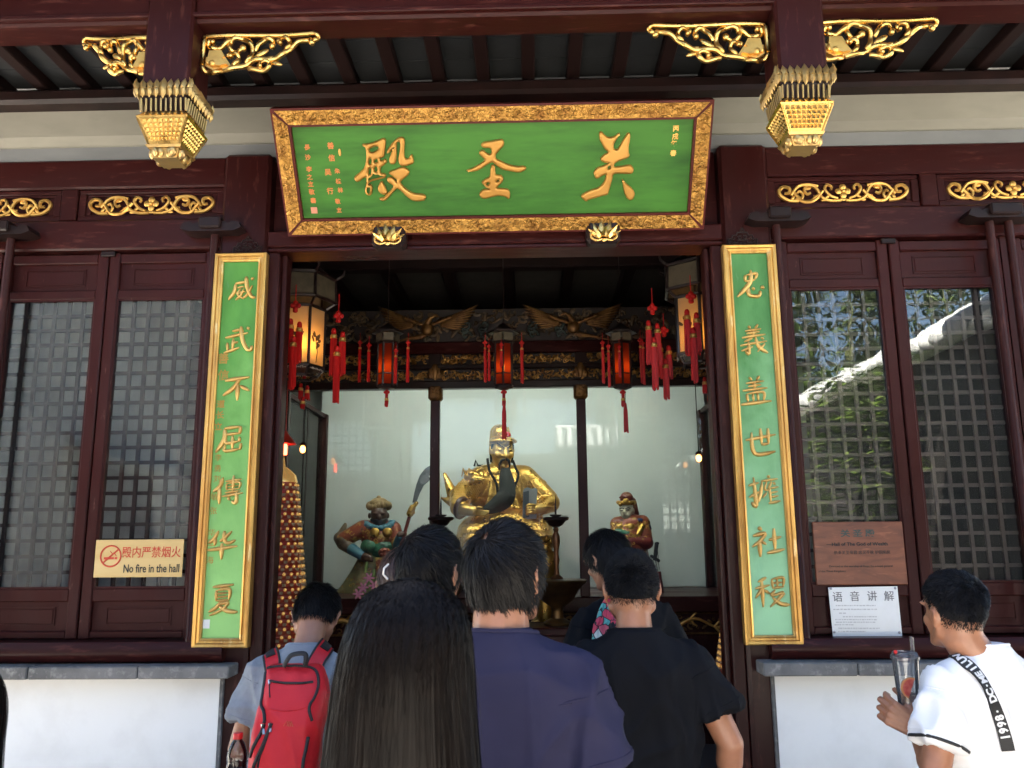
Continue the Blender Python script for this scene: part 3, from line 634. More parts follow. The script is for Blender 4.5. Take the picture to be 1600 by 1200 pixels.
# lotus blocks that carry the board
for cx in (-.567, .600):
    t = thing('lotus_block', 'dark square block with a gilded lotus under the %s end of the green board' % ('left' if cx < 0 else 'right'), 'ornament', (cx, -.05, 3.24), 'lotus blocks under the name board')
    mb = MB(); mb.box(cx-.092, cx+.092, -.155, -.047, 3.205, 3.335, .022); part('block', mb, BLACKWOOD, t)
    g = MB(); y = -.166; z0 = 3.262
    def leaf(px, pz, ang, l, w, dy=0):
        M_ = Matrix.Translation((cx+px, y+dy, z0+pz)) @ Matrix.Rotation(ang, 4, 'Y'); q = MB()
        q.add([(0,0,l),(w,.003,l*.42),(w*.75,.004,0),(-w*.75,.004,0),(-w,.003,l*.42),(0,-.012,l*.42),(0,-.010,.004),(0,.012,l*.4)], [(0,5,1),(1,5,6,2),(2,6,3),(3,6,5,4),(4,5,0),(0,1,7),(1,2,7),(2,3,7),(3,4,7),(4,0,7)]); g.join(q, M_)
    for px, pz, ang, l, w, dy in ((-.004,-.030,-.10,.098,.024,-.010),(.010,-.030,.30,.094,.022,-.006),(-.016,-.028,-.50,.088,.022,-.004),(.020,-.026,.72,.086,.018,-.001),(-.024,-.026,-.95,.074,.018,.001),(.026,-.024,1.15,.076,.015,.003),(.002,-.036,.12,.060,.020,-.020),(-.016,-.036,-.42,.056,.017,-.016),(.020,-.036,.55,.056,.017,-.016)): leaf(px, pz, ang, l, w, dy)
    for sg in (-1, 1):
        P = [(sg*.010,-.042),(sg*.040,-.050),(sg*.066,-.034),(sg*.070,-.010),(sg*.054,.000),(sg*.044,-.014),(sg*.054,-.022)]
        Q = catmull([(cx+p_[0], y, z0+p_[1]) for p_ in P], 4); g.tube(Q, [.0085-.00022*k for k in range(len(Q))], 7)
    leaf(.0, -.040, pi, .022, .018, -.006)
    part('gilded_lotus', g, GOLD, t, 70)

# ------------------------------------------------------------------ the couplet boards
STR = {
'威':[([(28,30),(70,27)],7),([(30,30),(26,60),(8,88)],8),([(36,46),(58,44)],5),([(46,50),(38,72),(58,88)],5),([(58,52),(48,76),(32,90)],5),([(32,66),(64,62)],5),([(62,8),(68,45),(82,80),(98,86)],9),([(86,42),(70,72),(58,86)],6),([(80,14),(88,21)],8)],
'武':[([(30,18),(62,14)],7),([(8,40),(82,28)],8),([(34,46),(34,84)],7),([(34,60),(52,58)],6),([(16,58),(18,88)],7),([(6,94),(56,78)],8),([(58,4),(64,50),(80,84),(96,88),(97,74)],9),([(78,8),(86,17)],7)],
'不':[([(12,22),(90,16)],10),([(60,20),(40,50),(6,74)],9),([(54,36),(54,94)],10),([(62,44),(92,63)],9)],
'屈':[([(28,12),(80,10)],8),([(80,9),(78,36)],8),([(30,34),(78,32)],7),([(28,12),(28,50),(4,92)],10),([(56,40),(56,86)],8),([(36,46),(37,63),(78,59)],7),([(78,44),(78,62)],7),([(34,68),(34,89),(82,85)],7),([(83,66),(82,90)],7)],
'傳':[([(32,6),(22,36),(2,52)],9),([(22,36),(24,94)],9),([(40,20),(90,16)],6),([(64,2),(64,56)],7),([(44,28),(44,49)],5),([(44,28),(86,26),(84,47)],5),([(46,38),(84,36)],4),([(44,48),(84,46)],5),([(40,58),(88,54)],5),([(32,69),(98,62)],7),([(76,52),(76,92),(62,86)],8),([(50,74),(57,83)],7)],
'华':[([(38,4),(26,28),(6,43)],8),([(28,26),(28,52)],8),([(80,8),(58,28),(44,40)],7),([(56,6),(58,38),(72,46),(92,38)],8),([(4,65),(98,58)],9),([(50,46),(50,98)],10)],
'夏':[([(18,10),(82,6)],8),([(50,10),(44,20)],6),([(30,20),(30,55)],7),([(30,22),(70,20),(70,55)],7),([(32,32),(68,31)],5),([(32,43),(68,42)],5),([(30,54),(70,53)],6),([(46,56),(30,76),(8,88)],8),([(38,66),(68,62),(48,84),(12,99)],7),([(40,70),(66,88),(98,94)],9)],
'忠':[([(36,12),(34,36)],7),([(38,13),(72,10),(66,32)],7),([(36,35),(66,32)],7),([(54,-4),(50,40),(6,88)],10),([(42,54),(46,84),(76,90),(82,72)],9),([(56,58),(63,68)],7),([(84,56),(94,65)],9)],
'義':[([(36,0),(42,12)],6),([(68,-2),(58,12)],6),([(26,18),(76,14)],6),([(30,27),(72,24)],6),([(14,40),(90,34)],7),([(51,14),(51,38)],6),([(46,44),(20,55)],6),([(8,67),(92,58)],6),([(34,50),(34,96),(22,88)],7),([(10,86),(46,74)],6),([(58,42),(66,76),(94,99)],8),([(86,66),(60,92)],6),([(74,44),(83,51)],6)],
'盖':[([(36,2),(43,14)],6),([(68,0),(58,14)],6),([(24,22),(80,18)],6),([(30,33),(72,30)],6),([(12,46),(90,42)],7),([(51,16),(51,44)],7),([(24,58),(28,86)],7),([(26,58),(78,56),(76,84)],6),([(44,60),(44,84)],6),([(60,60),(60,84)],6),([(4,93),(100,87)],9)],
'世':[([(4,42),(98,30)],8),([(24,18),(30,88),(94,86)],9),([(52,6),(54,60)],8),([(76,8),(74,60)],8),([(52,60),(76,58)],7)],
'擁':[([(4,30),(36,22)],7),([(22,4),(24,94),(12,84)],9),([(4,68),(40,50)],7),([(66,0),(70,10)],7),([(44,18),(96,14)],6),([(46,20),(40,60),(28,90)],7),([(62,20),(54,44),(66,50)],5),([(60,56),(46,72)],5),([(76,22),(64,46)],6),([(70,38),(70,92)],6),([(82,24),(87,33)],6),([(70,44),(96,40)],5),([(70,58),(94,55)],5),([(70,72),(94,69)],5),([(64,91),(100,86)],7)],
'社':[([(26,2),(37,14)],9),([(8,30),(46,24),(30,46),(4,64)],8),([(28,44),(28,98)],10),([(34,48),(47,59)],7),([(56,46),(94,38)],8),([(74,10),(74,84)],9),([(48,87),(102,78)],9)],
'稷':[([(38,4),(12,16)],7),([(2,36),(46,28)],7),([(24,12),(24,95)],9),([(24,36),(2,66)],7),([(28,42),(46,55)],7),([(54,10),(55,38)],6),([(54,10),(88,8),(86,36)],6),([(70,10),(70,38)],5),([(55,23),(86,22)],5),([(54,38),(88,36)],6),([(62,44),(50,60),(76,56)],6),([(60,60),(86,56),(44,96)],7),([(52,66),(76,88),(104,93)],9)]}
def green_board(name, c1, c2, c3, pale_green):
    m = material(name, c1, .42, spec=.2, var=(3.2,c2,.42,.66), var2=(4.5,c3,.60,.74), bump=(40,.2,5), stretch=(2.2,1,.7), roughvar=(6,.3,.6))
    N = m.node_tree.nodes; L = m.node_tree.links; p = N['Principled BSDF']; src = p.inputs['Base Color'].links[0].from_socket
    tc = N.new('ShaderNodeTexCoord'); sx = N.new('ShaderNodeSeparateXYZ'); L.new(tc.outputs['Object'], sx.inputs[0])      # paler green towards the bottom, broken up by noise
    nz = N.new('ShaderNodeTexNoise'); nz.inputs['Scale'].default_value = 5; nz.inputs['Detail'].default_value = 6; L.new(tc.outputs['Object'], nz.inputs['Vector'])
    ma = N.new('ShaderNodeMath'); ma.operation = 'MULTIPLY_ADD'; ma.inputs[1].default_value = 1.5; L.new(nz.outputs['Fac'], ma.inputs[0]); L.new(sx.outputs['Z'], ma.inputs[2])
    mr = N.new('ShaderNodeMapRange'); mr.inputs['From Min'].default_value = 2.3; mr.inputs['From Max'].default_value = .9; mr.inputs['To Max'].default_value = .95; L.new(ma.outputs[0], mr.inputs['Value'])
    mx = N.new('ShaderNodeMix'); mx.data_type = 'RGBA'; L.new(mr.outputs[0], mx.inputs['Factor']); L.new(src, mx.inputs['A']); mx.inputs['B'].default_value = (*pale_green, 1); L.new(mx.outputs['Result'], p.inputs['Base Color'])
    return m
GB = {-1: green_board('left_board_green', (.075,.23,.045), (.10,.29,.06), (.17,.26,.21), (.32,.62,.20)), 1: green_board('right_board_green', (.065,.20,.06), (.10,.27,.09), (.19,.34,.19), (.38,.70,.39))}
CGOLD = material('board_lettering_gold', (.70,.44,.14), .36, .55, var=(9,(.48,.25,.06),.4,.7), bump=(50,.2,4))
def couplet(sx, chars, pos, label):
    X0, X1 = (1.249, 1.535); a, b = min(sx*X0, sx*X1), max(sx*X0, sx*X1); z0, z1 = 1.112, 3.204
    t = thing('couplet_board', label, 'couplet board', ((a+b)/2, -.05, z0), 'couplet boards on the columns')
    yb = -.066
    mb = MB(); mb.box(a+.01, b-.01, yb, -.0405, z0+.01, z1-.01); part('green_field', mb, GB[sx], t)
    fw = .046
    for prof, nm in (([(0,-.036),(0,yb-.022),(.006,yb-.027),(.018,yb-.024),(.022,yb-.014),(.032,yb-.012),(.037,yb-.018),(fw,yb-.012),(fw,-.036)], 'gilt_frame'),):
        # four mitred lengths of moulding
        for side in range(4):
            m = MB(); rings = []
            for e in (0, 1):
                ring = []
                for d, y in prof:
                    if side == 0: p = (a+d, y, (z0+d) if e == 0 else (z1-d))
                    elif side == 1: p = (b-d, y, (z0+d) if e == 0 else (z1-d))
                    elif side == 2: p = ((a+d) if e == 0 else (b-d), y, z1-d)
                    else: p = ((a+d) if e == 0 else (b-d), y, z0+d)
                    ring.append(p)
                rings.append(ring)
            m.loft(rings); part('frame_moulding', m, GOLDF, t, 25)
    for ch, (u, v) in zip(chars, pos):
        p = at(u, v, yb); m = MB(); S = .00166; rr = random.Random(ord(ch))
        for pts, w in STR[ch]:
            k = stroke_mb([((x-50)*S+rr.uniform(-1,1)*S, (50-y)*S*.95-(x-50)*S*-.06, 0)[:2] for x, y in pts], w*S*1.6, .013)
            m.join(k, Matrix.Translation((p.x, yb-.0005, p.z)) @ Matrix.Rotation(pi/2, 4, 'X'))
        part('gold_character', m, CGOLD, t, 70)
    return t, yb
cl, yb = couplet(-1, '威武不屈傳华夏', [(378,451),(372,531),(370,606),(361,686),(357,766),(347,851),(348,936)], 'tall green board with gold characters on the left column beside the doorway')
cr, yb = couplet(1, '忠義盖世擁社稷', [(1172,446),(1177,531),(1179,611),(1188,690),(1193,767),(1198,846),(1205,925)], 'tall green board with gold characters on the right column beside the doorway')
TXR = Matrix.Rotation(pi/2, 4, 'X')
def wall_text(parent, s, u, v, y, size, mat, name='lettering', sx=1.0, rot=0.0, off=0.0, space=1.0, center=True, ext=.0006):
    p = at(u, v, y); m = MB()
    m.join(text_mb(s, size, ext, offset=off, sx=sx, space=space, center=center), Matrix.Translation((p.x, y-ext, p.z)) @ Matrix.Rotation(rot, 4, 'Y') @ TXR)
    return part(name, m, mat, parent)
for ch, u, v in zip('善信', (349,349), (560,586)): wall_text(cl, ch, u, v, yb, .062, GOLDC, 'small_character', off=.001)
for ch, u, v in zip('道长立', (345,344,341), (631,648,666)): wall_text(cl, ch, u, v, yb, .045, GOLDC, 'small_character', off=.001)
for i, ch in enumerate('李勇刘敏张华王海'): wall_text(cl, ch, (341,340,339,335,334,331,330,328)[i], (715,732,748,776,798,832,848,875)[i], yb, .040, GOLDC, 'small_character')
p = at(322, 975, yb); mb = MB(); mb.box(p.x-.019, p.x+.019, yb-.001, yb-.0002, p.z-.022, p.z+.022); part('white_sticker', mb, WHITEP, cl)
# iron cloud finials above the boards
for sx, (u, v) in ((-1, (386, 395)), (1, (1161, 383))):
    p = at(u, v, -.06); g = MB(); S = .155/46
    def W(a, b): return (p.x+a*S, -.058, p.z+b*S)
    for m_ in (-1, 1):
        for P in ([(0,30),(3,25),(0,22)], [(0,22),(8,22),(10,17),(16,17),(18,11),(23,11),(23,0)], [(2,17),(7,15),(5,11),(2,13)], [(0,9),(8,9),(8,4),(14,4),(14,0)], [(12,13),(17,9),(13,6)], [(16,4),(20,8),(20,3)], [(3,0),(3,5),(0,5)]):
            g.tube([W(m_*a, b) for a, b in P], .0042, 6)
    g.box(p.x-.078, p.x+.078, -.063, -.05, p.z-.012, p.z-.0005)
    solo('iron_finial', g, BLACKWOOD, 'black openwork cloud finial on top of the %s green board' % ('left' if sx < 0 else 'right'), 'ornament', group='cloud finials above the couplet boards')

# ------------------------------------------------------------------ small signs
BRASS = material('brass_plate', (.60,.42,.17), .38, .35, var=(3,(.68,.50,.24),.4,.7), stretch=(.3,1,4))
Yp = .026
c = at(217, 872, Yp); a = at(148, 872, Yp).x; b = at(286, 872, Yp).x; za = at(217, 902, Yp).z; zb = at(217, 843, Yp).z
t = thing('no_fire_sign', 'brass plate with red no fire lettering across the lower part of the left window', 'sign', (c.x, Yp, c.z))
mb = MB(); mb.box(a, b, Yp, Yp+.004, za, zb, .0015); part('brass_plate', mb, BRASS, t)
wall_text(t, '殿内严禁烟火', 236.5, 862.5, Yp-.0004, .0615, REDINK, sx=.86, off=.0004)
wall_text(t, 'No fire in the hall', 236.5, 888, Yp-.0004, .0600, BLACKINK, sx=.70, off=.0008)
q = at(173, 869, Yp); m = MB(); R = .054
m.tube([(q.x+R*cos(k*2*pi/28), Yp-.0003, q.z+R*sin(k*2*pi/28)) for k in range(28)], .0045, 6, closed=True)
m.tube([(q.x-R*.7, Yp-.0003, q.z-R*.62), (q.x+R*.7, Yp-.0003, q.z+R*.62)], .0045, 6)
part('red_ring', m, REDINK, t)
m = MB(); m.box(q.x-.036, q.x+.018, Yp-.001, Yp-.0001, q.z-.017, q.z-.005); m.box(q.x+.022, q.x+.036, Yp-.001, Yp-.0001, q.z-.017, q.z-.005)
m.tube([(q.x+.03, Yp-.0005, q.z), (q.x+.022, Yp-.0005, q.z+.012), (q.x+.008, Yp-.0005, q.z+.012), (q.x-.004, Yp-.0005, q.z+.026)], .0022, 5); part('cigarette_pictogram', m, REDINK, t)

NOTW = material('notice_wood', (.20,.065,.032), .42, var=(5,(.10,.032,.02),.38,.66,1.2), var2=(22,(.28,.10,.05),.58,.75,.5), bump=(30,.2,5), stretch=(.5,1,2.2))
TEAL = material('teal_letter_paint', (.03,.05,.045), .6)
Yp = .024
a0, b0 = at(1269, 815, Yp), at(1417, 913, Yp)
xa, xb = at(1272, 860, Yp).x, at(1414, 860, Yp).x; zb = at(1340, 815, Yp).z; za = at(1345, 914, Yp).z
t = thing('wooden_notice', 'reddish wooden plaque with faint dark lettering on the right window', 'notice', ((xa+xb)/2, Yp, za))
mb = MB(); mb.box(xa, xb, Yp, Yp+.018, za, zb, .004); part('wooden_plate', mb, NOTW, t)
wall_text(t, '关 圣 殿', 1340, 833, Yp-.0004, .040, TEAL, sx=1.25, off=.001)
wall_text(t, '—Hall of The God of Wealth', 1339, 850, Yp-.0004, .024, BLACKINK, sx=1.1, off=.0005)
wall_text(t, '供奉关圣帝君 忠义千秋 护国佑民', 1347, 863, Yp-.0004, .020, BLACKINK)
wall_text(t, 'Devoted to the worship of Guan Yu, a loyal general', 1345, 885, Yp-.0004, .0155, BLACKINK)
wall_text(t, 'of the Three Kingdoms', 1300, 893, Yp-.0004, .0150, BLACKINK)

Yp = .012
t = thing('paper_notice', 'white paper notice with four large grey characters pinned below the wooden plaque', 'notice', tuple(at(1352, 957, Yp)))
cs = [at(u, v, Yp) for u, v in ((1294,918),(1402,916),(1410,996),(1302,998))]
mb = MB(); mb.prism([(p.x, p.z) for p in cs], lambda x, z, d: (x, d, z), Yp, Yp+.0025); part('paper', mb, WHITEP, t)
for ch, u, v in zip('语音讲解', (1308.5,1335.5,1362.5,1389), (932.5,931.5,931,931)): wall_text(t, ch, u, v, Yp-.0003, .0535, INK)
rr = random.Random(3); m = MB()
for j, (v, u0, u1) in enumerate(((946,1306,1368),(952,1302,1370),(958,1311,1322),(963.5,1317,1370),(968,1305,1370),(972,1306,1368),(976,1304,1334),(981.5,1310,1375),(986.5,1310,1352))):
    u = u0
    while u < u1:
        w = rr.uniform(1.2, 5); p = at(u, v+.3*rr.random(), Yp); q = at(min(u+w, u1), v, Yp)
        m.box(p.x, q.x, Yp-.0006, Yp-.0001, p.z-.0028, p.z+.0028); u += w+rr.uniform(.6, 1.6)
part('fine_print', m, material('pale_ink', (.50,.49,.48), .7), t)
for u, v in ((1298,919.5),(1398.5,919),(1405,988),(1303.5,987.5)):
    p = at(u, v, Yp); m = MB(); m.lathe([(.0065,0),(.0065,.003),(.003,.005)], 10); m.v = [(p.x+x, Yp-z, p.z+y) for x, y, z in m.v]; part('pin', m, material('steel', (.35,.35,.36), .3, 1.0) if 'steel' not in bpy.data.materials else bpy.data.materials['steel'], t)
# ------------------------------------------------------------------ lanterns with tassels
GLOWP = bpy.data.materials.new('lit_lantern_paper'); GLOWP.use_nodes = True
def glow(m, base, col, strength, z0, z1, falloff=2.0):
    """translucent paper lit by the lamp behind it: brighter by the lamp's height"""
    N = m.node_tree.nodes; p = N['Principled BSDF']; p.inputs['Base Color'].default_value = (*base, 1); p.inputs['Roughness'].default_value = .6
    p.inputs['Emission Color'].default_value = (*col, 1); p.inputs['Emission Strength'].default_value = strength
glow(GLOWP, (.55,.42,.25), (1,.52,.14), .10, 0, 1)
REDGLOW = material('lit_red_panel', (.35,.03,.015), .5, emit=(1,.10,.015,.22))
DIMPAPER = material('painted_panel', (.11,.088,.055), .6, var=(9,(.05,.04,.026),.45,.7))
PAINT = material('painted_flower', (.10,.055,.02), .7)
BULB = material('lamp_bulb', (1,.8,.5), .4, emit=(1,.58,.18,5.0))
BULBR = material('red_bulb', (1,.3,.1), .4, emit=(1,.34,.06,1.3))
LANTW = material('lantern_wood', (.018,.009,.008), .4, coat=.2)
CREAM = material('cream_fret', (.40,.36,.29), .6)
def tassel(parent, x, y, ztop, zbot, s=1.0, strands=3, name='tassel'):
    """cord, knot, gold collars and silk fringe"""
    L = ztop-zbot
    cord = MB(); cord.tube([(x, y, ztop), (x, y, ztop-L*.22)], .003*s, 5)
    kz = ztop-L*.20
    for a in range(4): cord.ell((x+.016*s*cos(a*pi/2), y, kz+.016*s*sin(a*pi/2)), (.016*s,.010*s,.016*s), 8, 5)
    cord.ell((x, y, kz-.03*s), (.016*s,.013*s,.012*s), 8, 6)
    o = part(name, cord, REDTAS, parent, 60)
    spots = [(0, 0, 0, 1)] if strands == 1 else [(-.026*s, .010, .05, .62), (.026*s, .008, .07, .60), (0, -.012, .16, 1.0)]
    for dx, dy, dz, ll in spots:
        zt = kz-.04*s-dz*s; zb = zbot if ll == 1 else zt-(zt-zbot)*ll
        f = MB(); n = 14; rr = random.Random(int((x+dx)*9999))
        for k in range(n):
            a = k*2*pi/n; r = .017*s
            px, py = x+dx+r*cos(a)*.8, y+dy+r*sin(a)*.8; e = zb+rr.uniform(0, .03)*s
            sway = rr.uniform(-.006, .006)*s
            f.tube([(x+dx+r*.5*cos(a), y+dy+r*.5*sin(a), zt), (px, py, zt-.05*s), (px+sway, py, e)], [.005*s, .0058*s, .0045*s], 5)
        f.ell((x+dx, y+dy, zt), (.015*s,.015*s,.02*s), 10, 6)
        part('fringe', f, REDTAS, o, 60)
        g = MB(); g.lathe([(.0185*s,-.014*s),(.021*s,-.010*s),(.0185*s,-.004*s),(.021*s,.002*s),(.0185*s,.008*s),(.015*s,.012*s)], 12, (x+dx, y+dy, zt-.03*s)); part('gold_collar', g, GOLDP, o, 50)
    return o
def hexpts(c, r, z, rot=0, n=6): return [(c[0]+r*cos(rot+k*2*pi/n), c[1]+r*sin(rot+k*2*pi/n), z) for k in range(n)]
def palace_lantern(c, zb, zt, label, tass, rot):
    t = thing('palace_lantern', label, 'lantern', (c[0], c[1], zb), 'large palace lanterns hanging inside the doorway')
    R = .165; H = zt-zb
    fr = MB()
    P0, P1 = hexpts(c, R, zb, rot), hexpts(c, R, zt, rot)
    for k in range(6):
        fr.tube([P0[k], P1[k]], .011, 6)
        for P in (P0, P1): fr.tube([P[k], P[(k+1) % 6]], .013, 6)
    fr.tube(hexpts(c, .125, zb-.06, rot), .010, 6, closed=True)
    for k in range(6): fr.tube([P0[k], hexpts(c, .125, zb-.06, rot)[k]], .008, 6)
    fr.lathe([(.02,0),(.15,.0),(.15,.012),(.02,.012)], 6, (c[0], c[1], zb-.012))
    part('frame', fr, LANTW, t, 30)
    for k in range(6):
        a, b = Vector(P0[k]), Vector(P0[(k+1) % 6]); e = (b-a)*.06; up = Vector((0,0,H)); nrm = ((a+b)/2-Vector((c[0],c[1],zb))).normalized()*.002
        m = MB(); m.add([a+e+nrm, b-e+nrm, b-e+up+nrm, a+e+up+nrm, a+e-nrm, b-e-nrm, b-e+up-nrm, a+e+up-nrm], [(0,1,2,3),(4,7,6,5),(0,4,5,1),(1,5,6,2),(2,6,7,3),(3,7,4,0)])
        pn = part('paper_panel', m, LANTPAPER, t)
        rr = random.Random(k+int(c[0]*10)); fl = MB(); base = (a+b)/2+nrm*2.2+(b-a)*rr.uniform(-.1,.15)
        ex = (b-a).normalized()
        for i in range(9):
            ang = rr.uniform(-1.1, 1.1); l = rr.uniform(.03, .075); q = base+ex*(sin(ang)*l)+Vector((0,0,H*.25+cos(ang)*l+rr.uniform(0,.08)))
            Mx = Matrix((ex, nrm.normalized(), Vector((0,0,1)))).transposed() @ Matrix.Rotation(ang, 3, 'Y'); fl.ell(q, (.011,.0012,rr.uniform(.018,.034)), 6, 5, Mx)
        fl.tube([base+Vector((0,0,H*.06)), base+ex*.012+Vector((0,0,H*.25)), base-ex*.01+Vector((0,0,H*.45))], .0028, 5)
        part('painted_flower', fl, PAINT, pn)
        fb = MB(); y = -.028
        for i in range(7):
            q0 = a+e+(b-a-e*2)*((i+.15)/7); q1 = a+e+(b-a-e*2)*((i+.85)/7)
            z = Vector((0,0,-.026)); h = Vector((0,0,.014))
            if i % 2: fb.tube([q0+z+nrm*4, q0+z+h+nrm*4, q1+z+h+nrm*4, q1+z+nrm*4], .003, 4)
            else: fb.tube([q0+z+h*.5+nrm*4, q1+z+h*.5+nrm*4], .003, 4)
        part('fretwork', fb, CREAM, t)
    # upper tier, wider and unlit
    R2 = .235; u0, u1 = zt+.05, zt+.22
    fr = MB(); Q0, Q1 = hexpts(c, R2, u0, rot), hexpts(c, R2*.97, u1, rot)
    for k in range(6):
        fr.tube([Q0[k], Q1[k]], .012, 6); fr.tube([Q0[k], Q0[(k+1) % 6]], .012, 6); fr.tube([Q1[k], Q1[(k+1) % 6]], .016, 6)
        fr.tube([P1[k], Q0[k]], .010, 6)
        o_ = Vector((c[0], c[1], 0)); d = (Vector(Q1[k])-o_); d.z = 0; d.normalize()
        fr.tube([Vector(Q1[k]), Vector(Q1[k])+d*.05+Vector((0,0,.03)), Vector(Q1[k])+d*.06+Vector((0,0,.07))], [.013,.010,.006], 6)
    fr.lathe([(R2*.95,0),(.10,.10),(.03,.13),(.012,.30)], 6, (c[0], c[1], u1)); fr.tube([(c[0], c[1], u1+.25), (c[0], c[1], 3.99)], .006, 6)
    part('canopy', fr, LANTW, t, 30)
    m = MB()
    for k in range(6):
        a, b, d, e = Vector(Q0[k]), Vector(Q0[(k+1) % 6]), Vector(Q1[(k+1) % 6]), Vector(Q1[k]); m.add([a, b, d, e], [(0,1,2,3)])
    part('painted_panel', m, DIMPAPER, t)
    b = MB(); b.ell((c[0]+(.060 if c[0] < 0 else .045), c[1]-.080, zb+H*.30), (.022,.022,.030), 12, 8); bulb = part('bulb', b, BULB, t, 60)
    for (x, y, z1, z0, s) in tass: tassel(t, x, y, z1, z0, s)
    return t
# paper: translucent, so the bulb behind it makes the glow
LANTPAPER = bpy.data.materials.new('lantern_paper'); LANTPAPER.use_nodes = True
N = LANTPAPER.node_tree.nodes; L_ = LANTPAPER.node_tree.links; N.clear()
o = N.new('ShaderNodeOutputMaterial'); mx = N.new('ShaderNodeMixShader'); mx.inputs[0].default_value = .5
d = N.new('ShaderNodeBsdfDiffuse'); d.inputs['Color'].default_value = (.42,.35,.22,1); tr = N.new('ShaderNodeBsdfTranslucent'); tr.inputs['Color'].default_value = (.85,.66,.36,1)
L_.new(d.outputs[0], mx.inputs[1]); L_.new(tr.outputs[0], mx.inputs[2]); L_.new(mx.outputs[0], o.inputs['Surface'])
LL, LR = (-1.375, 1.05), (1.335, 1.05)
def tz(u, v, y): return at(u, v, y).z
tl = []
for (u, v0, v1, y, s) in ((463, 445, 612, .80, 1.15), (530, 460, 632, .93, 1.15), (476, 570, 640, 1.25, .9)):
    p = at(u, v0, y); tl.append((p.x, y, p.z, at(u, v1, y).z, s))
palace_lantern(LL, 2.79, 3.20, 'large lit palace lantern with a bamboo painting at the left side of the doorway', tl, radians(8))
tl = []
for (u, v0, v1, y, s) in ((1018, 450, 612, .93, 1.1), (1036, 490, 626, 1.15, 1.1), (1078, 430, 600, .80, 1.15), (1105, 560, 630, 1.2, .9)):
    p = at(u, v0, y); tl.append((p.x, y, p.z, at(u, v1, y).z, s))
palace_lantern(LR, 2.84, 3.23, 'large lit palace lantern with a pine painting at the right side of the doorway', tl, radians(22))
for sx, c in ((-1, LL), (1, LR)):
    pl = bpy.data.lights.new('lantern_light', 'POINT'); pl.energy = .30; pl.color = (1,.55,.20); pl.shadow_soft_size = .045
    o = bpy.data.objects.new('lantern_light', pl); COL.objects.link(o); o.location = (c[0]+(.05 if sx < 0 else .03), c[1]-.06, 2.95)
def small_lantern(u, label, rot, tvs):
    y = 1.6; p = at(u, 575, y); c = (p.x, y); zb, zt = at(u, 603, y).z, at(u, 537, y).z
    t = thing('small_lantern', label, 'lantern', (c[0], c[1], zb), 'small red lanterns hanging inside the hall')
    fr = MB(); R = .070; n = 6
    P0, P1 = hexpts(c, R, zb, rot), hexpts(c, R, zt, rot)
    for k in range(6):
        fr.tube([P0[k], P1[k]], .009, 5); fr.tube([P0[k], P0[(k+1) % 6]], .009, 5); fr.tube([P1[k], P1[(k+1) % 6]], .009, 5)
        q0, q1 = hexpts(c, R, zb+(zt-zb)*.27, rot), 0; fr.tube([q0[k], q0[(k+1) % 6]], .005, 4)
    fr.lathe([(.03,-.03),(.06,-.02),(.075,0),(.02,.001)], 6, (c[0], c[1], zb)); fr.lathe([(.04,0),(.12,.002),(.12,.012),(.05,.05),(.012,.08)], 6, (c[0], c[1], zt+.075))
    fr.tube([(c[0], c[1], zt+.14), (c[0], c[1], 3.95)], .0035, 5)
    part('frame', fr, LANTW, t, 30)
    m = MB()
    for k in range(6):
        a, b = Vector(P0[k]), Vector(P0[(k+1) % 6]); e = (b-a)*.13; up = Vector((0,0,zt-zb))
        m.add([a+e, b-e, b-e+up, a+e+up], [(0,1,2,3)])
    part('red_panel', m, REDPAPER, t)
    m = MB(); Q0 = hexpts(c, .092, zt+.012, rot); Q1 = hexpts(c, .092, zt+.07, rot)
    for k in range(6):
        a, b = Vector(Q0[k]), Vector(Q0[(k+1) % 6]); e = (b-a)*.10; m.add([a+e, b-e, Vector(Q1[(k+1) % 6])-e, Vector(Q1[k])+e], [(0,1,2,3)])
    part('painted_panel', m, DIMPAPER, t)
    b = MB(); b.ell((c[0], c[1], zb+(zt-zb)*.42), (.022,.022,.028), 10, 7); part('bulb', b, BULBR, t, 60)
    for (tu, v0, v1, dy, s) in tvs:
        q = at(tu, v0, y+dy); tassel(t, q.x, y+dy, q.z, at(tu, v1, y+dy).z, s, 1)
    q = at(u+1, 610, y-.03); tassel(t, c[0], y, zb-.02, zb-.16, .75, 1)
    return t
REDPAPER = bpy.data.materials.new('red_lantern_paper'); REDPAPER.use_nodes = True
N = REDPAPER.node_tree.nodes; L_ = REDPAPER.node_tree.links; N.clear()
o = N.new('ShaderNodeOutputMaterial'); mx = N.new('ShaderNodeMixShader'); mx.inputs[0].default_value = .4
d = N.new('ShaderNodeBsdfDiffuse'); d.inputs['Color'].default_value = (.11,.010,.006,1); tr = N.new('ShaderNodeBsdfTranslucent'); tr.inputs['Color'].default_value = (.60,.12,.04,1)
L_.new(d.outputs[0], mx.inputs[1]); L_.new(tr.outputs[0], mx.inputs[2]); L_.new(mx.outputs[0], o.inputs['Surface'])
TV = [(-42,520,598,.04,.6),(-28,525,598,-.05,.6),(14,535,600,-.10,.6),(33,520,598,.05,.6)]
small_lantern(605, 'small red hanging lantern left of the golden statue', .25, [(605+a, b, c_, d_, e) for a, b, c_, d_, e in TV])
small_lantern(787, 'small red hanging lantern straight above the golden statue', .5, [(758,520,598,.02,.6),(764,528,596,-.04,.5),(783,530,575,-.10,.55),(815,520,600,.04,.65)])
small_lantern(972, 'small red hanging lantern right of the golden statue', .45, [(941,520,600,.03,.6),(950,525,606,-.05,.55),(967,530,590,-.10,.5),(1000,515,600,.04,.7),(1004,520,602,-.03,.5)])
